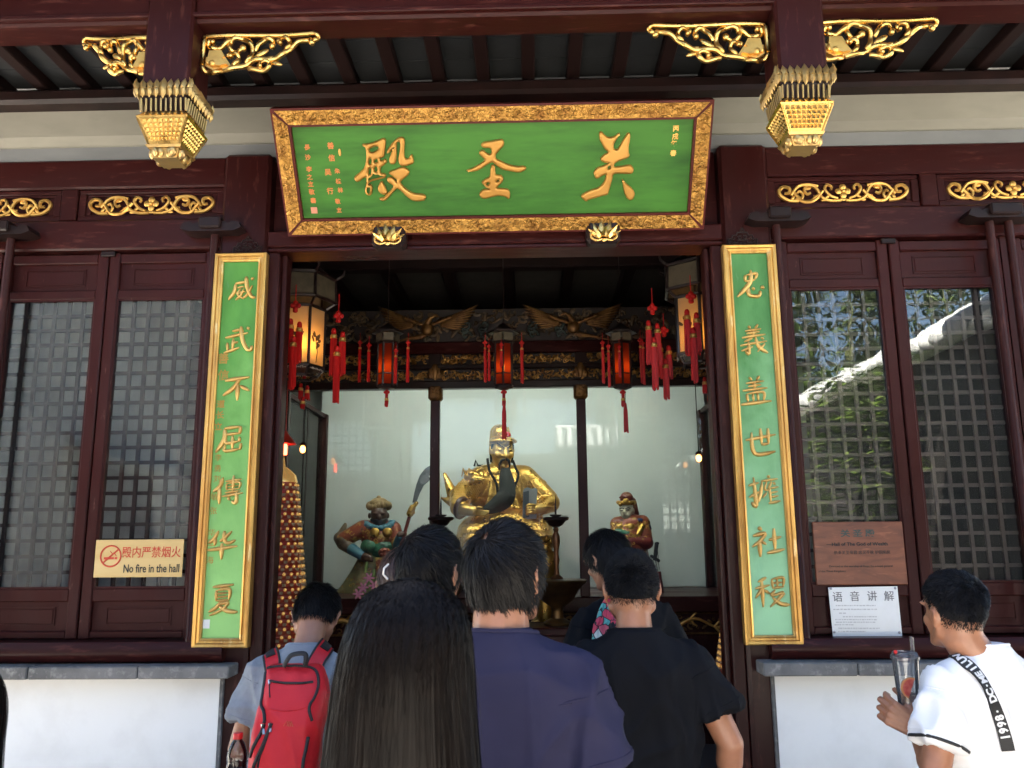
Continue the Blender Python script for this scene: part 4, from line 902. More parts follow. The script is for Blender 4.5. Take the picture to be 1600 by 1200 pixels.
# two single red tassels on long cords
for (u, v0, v1, v2, lab) in ((787.5, 612, 632, 688, 'thin red tassel on a cord in front of the golden statue'), (977, 612, 630, 677, 'thin red tassel on a cord right of the golden statue')):
    y = 1.55; a, b, c = at(u, v0, y), at(u, v1, y), at(u, v2, y)
    t = thing('hanging_tassel', lab, 'tassel', tuple(c), 'single red tassels on cords')
    m = MB(); m.tube([a, b], .0025, 5); part('cord', m, BLACKWOOD, t)
    m = MB()
    for k in range(10):
        q = k*2*pi/10; m.tube([(b.x+.004*cos(q), y+.004*sin(q), b.z), (b.x+.011*cos(q), y+.011*sin(q), b.z-.06), (b.x+.014*cos(q), y+.014*sin(q), c.z+rnd.uniform(0,.02))], [.004,.005,.004], 5)
    part('fringe', m, REDTAS, t, 60)
# ------------------------------------------------------------------ the glazed shrine at the back of the hall
AGEDGOLD = material('aged_gold', (.20,.10,.028), .45, .6, var=(16,(.07,.028,.010),.42,.68), bump=(50,.4,4))
AGEDGREEN = material('aged_green_paint', (.03,.05,.042), .6, var=(12,(.015,.02,.018),.4,.7))
CARVEBACK = material('carving_backing', (.016,.010,.009), .6)
CASEWALL = material('case_back_wall', (.60,.63,.58), .75, var=(1.2,(.54,.57,.54),.4,.7))
BRONZE = material('bronze', (.16,.085,.03), .38, .85, var=(9,(.08,.045,.02),.4,.7))
shrine = thing('glazed_shrine', 'glazed shrine cabinet with carved gilded header at the back of the hall', 'shrine', (0, 3.1, .06))
def sp(name, mb, mat, smooth=30, parent=None): return part(name, mb, mat, parent or shrine, smooth)
def stuffs(*a, **k): return tag(sp(*a, **k), kind='stuff')
def stuffp(*a, **k): return tag(part(*a, **k), kind='stuff')
def stuffg(*a, **k): return tag(gp(*a, **k), kind='stuff')
YF, YB, XS = 2.5, 3.85, 1.93
mb = MB(); mb.box(-XS, XS, YF+.02, YB, .06, 1.06); sp('plinth', mb, WOOD)
mb = MB(); mb.box(-XS-.02, XS+.02, YF-.05, YB, 1.0625, 1.185, .01); sp('plinth_top', mb, WOODH)
for z in (.895, 1.052): 
    mb = MB(); mb.tube([(-XS, YF+.005, z), (XS, YF+.005, z)], .009, 6); sp('gold_bead', mb, AGEDGOLD)
mb = MB(); mb.box(-XS, XS, YB+.001, YB+.05, 1.19, 3.9); sp('back_wall', mb, CASEWALL)
for sx in (-1, 1):
    mb = MB(); mb.box(sx*.575, sx*.652, YF-.04, YF+.04, 1.186, 2.80, .006); sp('front_post', mb, WOODV)
    mb = MB(); mb.box(sx*.555, sx*.672, YF-.06, YF+.06, 2.80, 2.93, .02); 
    for k in range(7): mb.ell((sx*.6135+rnd.uniform(-.035,.035), YF-.062, 2.83+rnd.uniform(0,.08)), (.02,.012,.014), 8, 5, Matrix.Rotation(rnd.uniform(0,3), 3, 'Y'))
    pc = sp('post_capital', mb, AGEDGOLD, 40)
    mb = MB()
    for dx, h, w in ((0,.10,.03),(-.03,.07,.022),(.03,.07,.022),(-.045,.04,.02),(.045,.04,.02)): mb.ell((sx*.6135+dx, YF-.075, 2.98+h*.6), (w, .014, h*.7), 8, 7, Matrix.Rotation(dx*6, 3, 'Y'))
    sp('flame_finial', mb, AGEDGOLD, 60)
    for y in (YF, YB-.04): 
        mb = MB(); mb.box(sx*(XS-.075), sx*XS, y-.035, y+.0395, 1.186, 2.90, .006); sp('corner_post', mb, WOOD)
    mb = MB(); mb.box(sx*(XS-.03), sx*(XS-.024), YF+.041, YB-.077, 1.187, 2.86); sp('side_glass', mb, CASEGLASS)
    mb = MB(); mb.box(sx*(XS-.06), sx*XS, YF+.041, YB-.077, 2.86, 2.90); sp('side_rail', mb, WOOD)
    mb = MB(); mb.box(sx*(XS-.05), sx*(XS-.042), 3.18, 3.20, 1.187, 2.86); sp('glass_joint', mb, BLACKWOOD)
for a, b in ((-XS+.076, -.653), (-.574, .574), (.653, XS-.076)):
    mb = MB(); mb.box(a, b, YF-.003, YF+.003, 1.186, 2.90); sp('front_glass', mb, CASEGLASS)
mb = MB(); mb.box(-2.2, 2.2, YF-.05, YF+.05, 2.903, 2.965, .008); sp('header_beam', mb, BLACKWOOD)
mb = MB(); mb.box(-2.2, 2.2, YF+.0, YF+.04, 2.966, 3.60); sp('header_board', mb, CARVEBACK)
mb = MB(); mb.box(-2.2, 2.2, YF-.06, YF+.0, 3.065, 3.105, .006); sp('header_rail', mb, BLACKWOOD)
mb = MB(); mb.box(-2.2, 2.2, YF-.06, YF+.0, 3.20, 3.30, .006); sp('upper_header_rail', mb, WOODH)
for x in (-1.62, -.95, -.30, .30, .95, 1.62):
    xx = x if abs(x) > .5 else x*2.05
for x in (-1.15, -.62, .62, 1.15, -1.75, 1.75):
    mb = MB(); mb.box(x-.05, x+.05, YF-.055, YF-.001, 3.106, 3.199); sp('header_stile', mb, BLACKWOOD)
mb = MB(); mb.box(-XS, XS, YF+.041, YB, 3.16, 3.19); sp('case_top', mb, CASEWALL)
def carving(x0, x1, z0, z1, y, n, seed, s=1.0):
    g = MB(); rr = random.Random(seed)
    for i in range(n):
        x = x0+(x1-x0)*(i+rr.random())/n; z = rr.uniform(z0+.01, z1-.01); k = rr.random()
        if k < .55:
            r = rr.uniform(.012, .028)*s; a0 = rr.uniform(0, 6); sg = rr.choice((-1, 1))
            g.tube([(x+(r-.0022*j*s)*cos(a0+sg*j*.7), y-.012-rr.uniform(0,.012), min(z1-.004, max(z0+.004, z+(r-.0022*j*s)*sin(a0+sg*j*.7)))) for j in range(8)], rr.uniform(.004,.007)*s, 5)
        else:
            g.ell((x, y-.014-rr.uniform(0,.012), z), (rr.uniform(.012,.03)*s, .009, rr.uniform(.006,.012)*s), 7, 5, Matrix.Rotation(rr.uniform(0, pi), 3, 'Y'))
    return g
GILT = material('gilt_carving', (.42,.23,.06), .40, .7, var=(14,(.16,.07,.02),.42,.66))
stuffs('carved_band', carving(-1.95, 1.95, 2.975, 3.06, YF-.005, 460, 1), GILT, 60)
for a, b, s in ((-1.70,-1.2,2),(-1.1,-.67,3),(-.57,.57,4),(.67,1.1,5),(1.2,1.7,6)): stuffs('carved_panel', carving(a, b, 3.11, 3.195, YF-.012, int(abs(b-a)*130), s), GILT, 60)
stuffs('carved_cloud', carving(-1.75, 1.75, 3.31, 3.58, YF-.01, 260, 9, 1.9), material('aged_cloud', (.12,.075,.038), .5, .4, var=(9,(.045,.035,.022),.4,.7)), 60)
for s in (-1, 1):                                   # phoenixes facing each other over the beam
    g = MB(); cx, cz, y = -.06+s*.62, 3.42, YF-.05
    for wing in (-1, 1):
        for i in range(9):
            a = .15+i*.085; l = .30-.018*i
            M_ = Matrix.Rotation(-(wing)*(.25+a*.35), 3, 'Y')
            g.ell((cx+wing*(.10+.17*(1-i*.05)), y-.004*i, cz+.045+.018*(8-i)*.6-.02*i*.3), (l*.62, .012, .014), 10, 5, Matrix.Rotation(-wing*(.42-.075*i), 3, 'Y'))
        for i in range(6): g.ell((cx+wing*(.06+.025*i), y-.03, cz+.035+.010*i), (.03,.014,.018), 8, 5, Matrix.Rotation(-wing*.4, 3, 'Y'))
    g.ell((cx, y-.03, cz-.01), (.055,.035,.06), 10, 8); g.tube([(cx, y-.05, cz+.03), (cx-s*.03, y-.06, cz+.08), (cx-s*.06, y-.06, cz+.09)], [.028,.02,.017], 8)
    g.ell((cx-s*.07, y-.065, cz+.095), (.026,.018,.018), 8, 6); g.tube([(cx-s*.09, y-.07, cz+.092), (cx-s*.115, y-.07, cz+.078)], [.008,.002], 5)
    for i in range(5): g.tube([(cx, y-.02, cz-.05), (cx+s*(.05+.03*i), y-.02, cz-.09), (cx+s*(.12+.05*i), y-.015, cz-.085-.01*i)], [.012,.011,.006], 6)
    sp('carved_phoenix', g, AGEDGOLD, 70)
g = MB()
for x in (-.2, .22, -.55+.2, .45):
    for k in range(3): g.tube([(x+(.05-.006*j)*cos(j*.7+k*2), YF-.05, 3.40+k*.05-.05+(.05-.006*j)*sin(j*.7+k*2)) for j in range(9)], .012, 6)
stuffs('carved_scroll', g, AGEDGREEN, 60)
# gilded dragons along the plinth
for x0, x1, sd_ in ((-1.85, -.72, 1), (-.6, .6, 2), (.72, 1.85, 3)):
    g = MB(); rr = random.Random(sd_); n = 26
    pts = [(x0+.06+(x1-x0-.12)*i/n, YF-.012, .975+.045*sin(i*.62+sd_)*(1-i/n*.3)) for i in range(n+1)]
    g.tube(pts, [.010+.014*sin(pi*min(1, (i+3)/(n*.9))) if i < n*.85 else .016 for i in range(n+1)], 8)
    for i in range(2, n-2, 5):
        p = pts[i]
        for s in (-1, 1): g.tube([p, (p[0]+.03, p[1]-.012, p[2]+s*.035), (p[0]+.055, p[1]-.012, p[2]+s*.05), (p[0]+.045, p[1]-.012, p[2]+s*.062)], [.011,.009,.007,.003], 6)
    p = pts[-1]; g.ell((p[0]+.01, p[1]-.012, p[2]+.01), (.045,.022,.03), 10, 7)
    for a in (-.5, 0, .5): g.tube([(p[0]-.02, p[1]-.01, p[2]+.02), (p[0]-.06, p[1]-.01, p[2]+.05+a*.04)], [.007,.002], 5)
    sp('gilded_dragon', g, GOLDP, 70); stuffs('gilded_cloud', carving(x0, x1, .91, 1.04, YF, 34, sd_+40, 1.2), AGEDGOLD, 60)
# lamp tube along the case ceiling, behind the header beam
m_ = material('tube_light', (.8,.8,.78), .4, emit=(.95,1,.93,7.0))
mb = MB(); mb.tube([(-1.6, YF+.12, 3.09), (1.6, YF+.12, 3.09)], .014, 10); sp('lamp_tube', mb, m_)

# ------------------------------------------------------------------ statues
SGOLD = material('statue_gold', (.64,.38,.085), .34, .88, var=(9,(.42,.21,.04),.42,.7), bump=(45,.6,4,.006), roughvar=(14,.22,.45))
SGOLDF = material('statue_gold_face', (.66,.40,.10), .40, .75, var=(9,(.54,.31,.07),.42,.7))
SBEARD = material('statue_beard', (.008,.014,.012), .6, bump=(90,.4,3), stretch=(1,1,.12), spec=.15)
MAROON = material('statue_maroon', (.06,.018,.015), .4)
def S1(X, Y, dy=0): return at(680+X/6.314, 640+Y/6.314, 3.3+dy)
def S2(X, Y, dy=0): return at(510+X/5.716, 720+Y/5.716, 3.3+dy)
def S3(X, Y, dy=0): return at(930+X/5.454, 740+Y/5.454, 3.3+dy)
guan = thing('gilded_statue', 'large gilded seated general with a long black beard, in the middle of the shrine', 'statue', (-.07, 3.3, 1.19))
def gp(name, mb, mat, smooth=180, parent=None): return part(name, mb, mat, parent or guan, smooth)
b = MB()
b.ell(S1(690,900,.02), (.25,.17,.33), 20, 14); b.cap(S1(500,640,.02), S1(870,650,.02), .095, .10); b.cap(S1(640,520,.03), S1(650,640,.02), .085, .12)
b.cap(S1(450,690,0), S1(250,860,-.10), .125, .105); b.cap(S1(250,900,-.14), S1(235,965,-.24), .10, .085)
b.cap(S1(880,670,.0), S1(1110,890,-.08), .115, .10); b.cap(S1(1130,920,-.10), S1(1040,975,-.24), .095, .062)
b.cap(S1(95,640,.05), S1(170,830,-.0), .022, .055); b.cap(S1(60,870,-.02), S1(160,920,-.05), .012, .04)
b.ell(S1(680,930,.02), (.31,.13,.17), 20, 12); b.cap(S1(440,780,.03), S1(560,960,.0), .09, .10); b.cap(S1(940,780,.03), S1(850,960,.0), .09, .10); b.ell(S1(690,1220,-.12), (.44,.30,.24), 20, 12); b.ell(S1(400,1290,-.22), (.18,.22,.19), 16, 10); b.ell(S1(980,1290,-.22), (.18,.22,.19), 16, 10)
b.cap(S1(400,1330,-.38), S1(430,1600,-.42), .13, .12); b.cap(S1(980,1330,-.38), S1(960,1600,-.42), .13, .12)
for i in range(5):                                   # heavy robe folds
    b.cap(S1(560+i*40,700+i*10,-.13), S1(500+i*90,1090,-.20), .02, .035)
    b.cap(S1(930+i*34,700+i*30,-.08), S1(1000+i*40,900,-.16), .014, .022)
for i in range(6): b.cap(S1(330+i*130,1200,-.36), S1(300+i*145,1560,-.45), .02, .04)
bm_ = remesh(b, .011, 5)
gp('robe', bm_, SGOLD)
from mathutils.bvhtree import BVHTree
def ray_on(bvh, u, v):
    d = Vector(_f+_r*(u-800)/FPX-_u*(v-600)/FPX).normalized(); l, n_, _, _ = bvh.ray_cast(Vector(CAM), d); return l, n_
gbv = BVHTree.FromPolygons([Vector(q) for q in bm_.v], bm_.f); rr = random.Random(77); cu = MB(); sc_ = MB()
for i in range(110):                                 # embroidered clouds standing proud of the robe
    X, Y = rr.uniform(420, 1150), rr.uniform(620, 1190)
    if X < 560 and Y < 880: continue
    l, n_ = ray_on(gbv, 680+X/6.314, 640+Y/6.314)
    if l is None or l.y > 3.6: continue
    t_ = n_.cross(Vector((0,0,1))).normalized(); u2 = t_.cross(n_); R_ = rr.uniform(.014,.030); a0 = rr.uniform(0,6); sg = rr.choice((-1,1))
    P = [gbv.find_nearest(l+t_*((R_-.0022*k)*cos(a0+sg*k*.75))+u2*((R_-.0022*k)*sin(a0+sg*k*.75)))[0]+n_*.002 for k in range(9)]
    cu.tube(P, rr.uniform(.0035,.0055), 5)
for (x0, x1, y0, y1) in ((190,440,690,890),(440,570,690,860)):
    for i in range(11):
        for j in range(12):
            X, Y = x0+(x1-x0)*(j+.5*(i % 2))/12, y0+(y1-y0)*i/11; l, n_ = ray_on(gbv, 680+X/6.314, 640+Y/6.314)
            if l is None or l.y > 3.45: continue
            q = n_.to_track_quat('Z', 'Y').to_matrix(); sc_.ell(l, (.0125,.0145,.007), 6, 4, q)
for P in ([(300,905),(400,880),(520,905),(600,960)],[(860,720),(900,830),(880,960),(800,1040)],[(930,700),(1000,800),(1080,880)],[(960,1010),(1080,960),(1150,960)],[(830,640),(860,760),(850,880)]):
    Q = [ray_on(gbv, 680+p_[0]/6.314, 640+p_[1]/6.314)[0] for p_ in catmull(P, 5)]; Q = [q for q in Q if q is not None]
    if len(Q) > 3: cu.tube(Q, .010, 6)
tag(part('robe_embroidery', cu, SGOLD, guan, 60), kind='stuff'); tag(part('shoulder_scales', sc_, SGOLD, guan, 60), kind='stuff')
hd = MB()
hd.ell((0,0,0), (.104,.12,.15), 20, 14); hd.ell((0,-.035,-.075), (.082,.082,.085)); hd.cap((0,-.112,.035), (0,-.138,-.028), .014, .022); hd.ell((-.02,-.125,-.03), (.016,.018,.013)); hd.ell((.02,-.125,-.03), (.016,.018,.013))
for s in (-1, 1):
    hd.cap((s*.018,-.112,.045), (s*.080,-.085,.088), .015, .010); hd.ell((s*.045,-.098,.020), (.030,.018,.014)); hd.ell((s*.055,-.082,-.02), (.04,.036,.036)); hd.ell((s*.104,.0,-.005), (.018,.030,.055), M=Matrix.Rotation(s*.15, 3, 'Y'))
hd.ell((0,-.112,-.068), (.034,.018,.010)); hd.ell((0,-.108,-.084), (.028,.018,.010)); hd.ell((0,-.085,-.125), (.035,.03,.03)); hd.ell((0,-.10,.085), (.05,.03,.035))
HM = Matrix.Translation(S1(655,415,-.06)) @ Matrix.Rotation(radians(20), 4, 'Z') @ Matrix.Rotation(radians(10), 4, 'X')
t = MB(); t.join(remesh(hd, .006, 3), HM); gp('face', t, SGOLDF)
t = MB()
for s in (-1, 1):
    e = MB(); e.ell((s*.046,-.115,.020), (.024,.006,.0045), 8, 5, Matrix.Rotation(-s*.25, 3, 'Y')); e.cap((s*.016,-.128,.045), (s*.078,-.098,.082), .006, .004, 8); t.join(e, HM)
    e = MB(); e.tube([(s*.006,-.130,-.058), (s*.035,-.120,-.072), (s*.050,-.105,-.115), (s*.046,-.10,-.16)], [.012,.013,.010,.005], 8); t.join(e, HM)
    e = MB(); e.tube([(s*.095,-.02,.07), (s*.104,-.01,-.02), (s*.10,-.01,-.10)], [.016,.014,.010], 8); t.join(e, HM)
gp('brow_and_moustache', t, SBEARD)
t = MB(); h = MB(); h.ell((0,.045,.165), (.085,.085,.085), 16, 10); h.cap((0,.06,.06), (0,.10,.16), .105, .09); h.ell((0,.01,.10), (.112,.125,.045), 20, 8)
h.tube([(.114*cos(a_*pi/12), -.02-.118*sin(a_*pi/12), .098+.012*sin(a_*pi/12)) for a_ in range(13)], .018, 8); h.ell((0,-.132,.125), (.05,.018,.028)); h.ell((-.06,-.11,.115), (.025,.018,.02)); h.ell((.06,-.11,.115), (.025,.018,.02))
for a_ in range(5): h.tube([(-.06+.03*a_, -.05, .145), (-.06+.03*a_, .02, .225), (-.055+.028*a_, .09, .20)], .006, 6)
t.join(h, HM); gp('helmet', t, SGOLD, 50)
t = MB(); h = MB()
for k in range(7): h.ell((.02*cos(k), -.135+.01*sin(k*2), .165+.012*sin(k)), (.016,.016,.016), 8, 6)
t.join(h, HM); gp('red_pompom', t, REDTAS, 60)
t = MB()
cl_ = [(690,575,-.21,.040),(700,680,-.26,.062),(712,780,-.30,.068),(690,865,-.33,.078),(610,935,-.36,.068),(500,985,-.37,.036),(410,992,-.37,.006)]
rings = []; Q = catmull([(*S1(X, Y, dy), w) for X, Y, dy, w in cl_], 5)
for j in range(13):                                  # locks of the beard side by side
    f = -1+2*j/12; pts = []; rad = []
    for i, q in enumerate(Q):
        a, c_ = Q[max(i-1,0)], Q[min(i+1,len(Q)-1)]; d = Vector((c_[0]-a[0], 0, c_[2]-a[2])).normalized(); nrm = Vector((d.z, 0, -d.x))
        pts.append(Vector(q[:3])+nrm*q[3]*f*.88+Vector((0,.035*f*f,0))); rad.append(max(.0025, q[3]*.20))
    t.tube(pts, rad, 7)
gp('beard', t, SBEARD)
t = MB()
for P in ([(515,480),(535,600),(590,700),(612,780),(600,860),(560,900)], [(765,500),(800,590),(822,640),(800,720),(770,790)]):
    Q = catmull([S1(X, Y, -.17) for X, Y in P], 4); t.tube(Q, [.016]*len(Q), 8, flat=.5)
t.tube([S1(385,560,.05), S1(400,500,.05), S1(420,550,.05), S1(470,552,.03)], .010, 6)
gp('ribbon', t, SBEARD)
t = MB(); rr = random.Random(8)
t.ell(S1(370,660,-.19), (.085,.06,.055)); t.cap(S1(390,690,-.22), S1(460,690,-.22), .045, .025); t.ell(S1(350,630,-.24), (.03,.025,.02))
for k in range(10): t.tube([S1(320+rr.uniform(-20,40), 620+rr.uniform(-20,40), -.21), S1(275+k*22, 600+rr.uniform(-25,60), -.22), S1(262+k*24, 628+rr.uniform(-35,60), -.20)], [.018,.014,.005], 6)
for k in range(5): t.ell(S1(330+k*35, 720+rr.uniform(-6,10), -.23), (.012,.012,.02), 6, 5)
gp('beast_pauldron', t, SGOLD, 60)
t = MB()
for (X, Y, dy, r, ax) in ((240,965,-.26,.098,.5),):
    c_ = S1(X, Y, dy); d = (S1(420,1010,-.34)-c_).normalized(); q = d.to_track_quat('Z', 'Y').to_matrix().to_4x4(); q.translation = c_
    k = MB(); k.tube([(r*cos(a_*pi/12), r*.85*sin(a_*pi/12), .02) for a_ in range(24)], .022, 8, closed=True); k.lathe([(r*.95,.0),(r*.8,.01),(.02,-.03)], 20); t.join(k, q)
gp('sleeve_lining', t, MAROON, 60)
t = MB(); t.cap(S1(250,980,-.27), S1(380,1000,-.35), .058, .044)
for k in range(4): t.tube(catmull([S1(390,985+k*14,-.355), S1(450,1000+k*12,-.372), S1(530-k*12,1012+k*9,-.375)], 3), [.0155]*7, 7)
t.tube([S1(390,985,-.36), S1(430,965,-.385), S1(470,972,-.40)], .014, 7)
t.cap(S1(1050,975,-.25), S1(985,985,-.31), .050, .046)
for k in range(4): t.tube(catmull([S1(985,945+k*24,-.335), S1(935,940+k*25,-.375), S1(908,952+k*24,-.36), S1(912,960+k*24,-.335)], 3), [.0145]*10, 7)
gp('hand', t, SGOLDF, 60)
bk = thing('open_book', 'grey-blue folded book in the left hand of the golden statue', 'book', tuple(S1(930,1070,-.32)))
t = MB()
pr = [(868,800),(880,780),(910,768),(935,775),(955,785),(985,772),(1010,790),(1000,900),(1000,1075),(860,1085)]
t.prism([tuple(S1(X, Y, -.31))[::2] for X, Y in pr], lambda a, c_, d: (a, d, c_), 3.3-.335, 3.3-.285); part('pages', t, material('book_grey', (.20,.21,.20), .6), bk, 30)
t = MB(); t.prism([tuple(S1(X, Y, -.33))[::2] for X, Y in ((868,815),(925,800),(925,1060),(868,1075))], lambda a, c_, d: (a, d, c_), 3.3-.342, 3.3-.3355); part('cover', t, material('book_blue', (.03,.045,.05), .5), bk, 30)
# seat and pedestal
t = MB(); t.box(-.55, .42, 3.25, 3.75, 1.19, 1.52, .03); gp('seat', t, MAROON, 30)

ZRED = material('painted_red_gold', (.25,.050,.022), .35, .15, var=(14,(.55,.33,.08),.52,.62), var2=(22,(.05,.02,.015),.58,.7), bump=(50,.3,4))
ZGREEN = material('painted_green', (.035,.15,.075), .4, var=(16,(.012,.05,.03),.45,.65), bump=(40,.3,4))
ZOLIVE = material('painted_olive', (.15,.13,.05), .38, .1, var=(12,(.28,.22,.11),.5,.65), var2=(20,(.18,.03,.02),.6,.7), bump=(40,.3,4))
ZBLUE = material('painted_blue', (.05,.17,.23), .45, var=(14,(.06,.15,.17),.45,.65))
ZSKIN = material('painted_dark_face', (.075,.034,.021), .4)
STRAW = material('straw_yellow', (.32,.21,.09), .6, var=(30,(.20,.12,.05),.45,.65), stretch=(1,1,.3))
zhou = thing('warrior_statue', 'painted dark faced warrior statue with a straw hat and green robe, left in the shrine', 'statue', tuple(at(592, 1000, 3.3))[:2]+(1.19,))
def zp(n, mb, m, sm=180): return part(n, mb, m, zhou, sm)
b = MB(); b.ell(S2(470,690), (.165,.12,.19)); b.cap(S2(330,600), S2(600,610), .075, .07); b.cap(S2(330,605), S2(150,705,-.03), .080, .070); b.cap(S2(600,610), S2(640,760,-.06), .075, .06); zarm = remesh(b, .010, 3); zp('armour', zarm, ZRED)
b = MB(); b.cap(S2(150,715,-.03), S2(120,690,.0), .075, .06); b.cap(S2(120,690,.02), S2(168,570,.03), .05, .02); b.cap(S2(150,740,-.03), S2(240,800,-.08), .06, .05); zp('sleeve', remesh(b, .010, 2), material('painted_sleeve', (.17,.13,.075), .4, var=(14,(.09,.05,.03),.45,.65)))
b = MB(); b.cap(S2(230,790,-.08), S2(310,845,-.12), .052, .042); b.cap(S2(630,770,-.06), S2(660,680,-.14), .05, .04); zp('cuff', b, ZBLUE, 60)
b = MB(); b.cap(S2(320,850,-.12), S2(360,865,-.14), .038, .036)
for k in range(4): b.tube([S2(360,848+k*14,-.155), S2(395,856+k*12,-.16), S2(415,876+k*8,-.15)], .012, 6)
b.cap(S2(660,665,-.15), S2(690,655,-.15), .035, .03)
b.ell(S2(470,478,-.03), (.078,.085,.095)); b.ell(S2(475,505,-.10), (.022,.03,.03)); b.ell(S2(445,470,-.10), (.03,.02,.012)); b.ell(S2(505,470,-.10), (.03,.02,.012)); b.ell(S2(385,490,0), (.016,.02,.03)); b.ell(S2(548,490,0), (.016,.02,.03)); zp('face', remesh(b, .007, 2), ZSKIN)
b = MB()
for k in range(15):
    a = -1.2+2.4*k/14; b.cap(S2(470+62*sin(a),525+10*cos(a),-.09*cos(a)), S2(472+66*sin(a)*.8,560+22*cos(a),-.10*cos(a)), .022, .010, 8)
zp('beard', b, BLACK, 60)
b = MB()
for k in range(20):
    a = k*2*pi/20; b.ell(S2(470+90*cos(a), 402+14*sin(a*2), .075*sin(a)), (.03,.03,.034), 8, 6)
b.ell(S2(470,385), (.092,.09,.06)); b.ell(S2(468,332,-.02), (.022,.022,.024)); zp('straw_hat', b, STRAW, 60)
b = MB()
for k in range(22):
    a = k*2*pi/22; b.ell(S2(470+118*cos(a), 575-22*cos(a)**2+26*max(0,-sin(a)), .09*sin(a)), (.045,.035,.03), 8, 6)
zp('scarf', b, ZBLUE, 60)
b = MB(); b.ell(S2(432,640,-.115), (.045,.022,.045), 14, 10); b.ell(S2(545,640,-.11), (.045,.022,.045), 14, 10)
for k in range(4): b.tube([S2(225+k*14,760+k*8,-.10), S2(250+k*12,795+k*6,-.13)], .008, 6)
zp('gold_boss', b, SGOLD, 60)
b = MB(); b.ell(S2(395,765,-.06), (.095,.075,.075)); b.ell(S2(505,790,-.03), (.13,.11,.10)); zp('waist_plate', b, ZGREEN)
b = MB()
rings = []
for Y, x0, x1 in ((800,330,580),(900,270,620),(1000,215,650),(1100,150,680),(1190,85,700),(1300,60,720),(1500,60,730)):
    c_ = S2((x0+x1)/2, Y, 0); w = (x1-x0)/2/960; n = 40
    rings.append([(c_.x+w*(1+.05*sin(k*2*pi*9/n))*cos(k*2*pi/n), c_.y+w*.62*(1+.07*sin(k*2*pi*9/n))*sin(k*2*pi/n), c_.z) for k in range(n)])
b.loft(rings); zsk = b; zp('skirt', b, ZOLIVE)
b = MB(); b.ell(S2(520,820,-.13), (.06,.03,.045)); b.prism([tuple(S2(X, Y))[::2] for X, Y in ((470,860),(560,860),(545,1010),(480,1010))], lambda a, c_, d: (a, d, c_), 3.13, 3.15)
for k in range(6): b.ell(S2(490+(k % 3)*30, 805+(k//3)*34, -.155), (.018,.012,.018), 8, 5)
zp('belt_ornament', b, ZRED, 60)
def gilt_curls(root, mb_, n, box, seed, m_, y1):
    bv_ = BVHTree.FromPolygons([Vector(q) for q in mb_.v], mb_.f); rr = random.Random(seed); cu = MB()
    for i in range(n):
        l, n_ = ray_on(bv_, rr.uniform(box[0], box[1]), rr.uniform(box[2], box[3]))
        if l is None or l.y > y1: continue
        t_ = n_.cross(Vector((0,0,1))).normalized(); u2 = t_.cross(n_); R_ = rr.uniform(.012,.026); a0 = rr.uniform(0,6); sg = rr.choice((-1,1))
        cu.tube([bv_.find_nearest(l+t_*((R_-.002*k)*cos(a0+sg*k*.75))+u2*((R_-.002*k)*sin(a0+sg*k*.75)))[0]+n_*.002 for k in range(8)], rr.uniform(.003,.005), 5)
    tag(part('gilt_pattern', cu, m_, root, 60), kind='stuff')
gilt_curls(zhou, zarm, 70, (530,650,830,890), 5, SGOLD, 3.5); gilt_curls(zhou, zsk, 90, (525,640,870,990), 6, SGOLD, 3.5); gilt_curls(zhou, zsk, 50, (525,640,870,990), 16, ZRED, 3.5)
gd = thing('polearm', 'long crescent bladed polearm with a golden collar held by the dark faced warrior', 'polearm', tuple(S2(640,1250,-.15)))
t = MB(); t.tube([S2(640,1250,-.15)+Vector((0,0,-.2)), S2(655,800,-.16), S2(755,450,-.16)], .016, 8); part('shaft', t, material('red_shaft', (.13,.02,.015), .4), gd, 60)
t = MB(); t.cap(S2(748,470,-.16), S2(768,420,-.16), .034, .03); t.tube([S2(735,450,-.16), S2(790,465,-.16)], .012, 7)
for k in range(7): t.ell(S2(755+k*8, 445-k*11, -.185), (.02,.018,.02), 8, 5)
t.tube([S2(775,420,-.17), S2(812,375,-.17), S2(800,400,-.17)], .011, 6); part('dragon_collar', t, SGOLD, gd, 60)
t = MB()
out = [(768,375),(785,290),(805,210),(835,130),(880,72),(930,40),(965,60),(940,95),(955,120),(915,135),(930,165),(905,190),(870,220),(835,290),(805,370)]
P2 = [tuple(S2(X, Y, -.16))[::2] for X, Y in out]; t.prism(P2, lambda a, c_, d: (a, d, c_), 3.132, 3.146); part('blade', t, material('dark_steel', (.10,.11,.11), .35, .8, var=(8,(.05,.055,.055),.4,.7)), gd, 30)

PSKIN = material('painted_pale_face', (.66,.56,.40), .35)
ping = thing('warrior_statue', 'painted pale faced young warrior statue with a red cap, right in the shrine', 'statue', tuple(at(985, 1000, 3.3))[:2]+(1.19,))
def pp(n, mb, m, sm=180): return part(n, mb, m, ping, sm)
b = MB(); b.ell(S3(265,300,-.03), (.066,.072,.088)); b.ell(S3(262,345,-.05), (.048,.055,.05)); b.cap(S3(285,370,0), S3(290,410,0), .05, .06); b.cap(S3(245,310,-.10), S3(243,328,-.115), .008, .013); b.ell(S3(225,310,-.09), (.02,.012,.008)); b.ell(S3(275,308,-.09), (.022,.012,.008)); b.ell(S3(246,350,-.10), (.018,.012,.007)); b.ell(S3(325,320,.0), (.012,.02,.03)); pp('face', remesh(b, .006, 2), PSKIN)
b = MB(); 
for X, Y in ((226,296),(278,292)): b.tube([S3(X-20,Y+6,-.098), S3(X,Y-4,-.110), S3(X+22,Y+4,-.095)], .004, 6)
for X, Y in ((226,312),(276,310)): b.ell(S3(X, Y, -.105), (.018,.006,.005), 8, 5)
pp('eye', b, BLACK, 60)
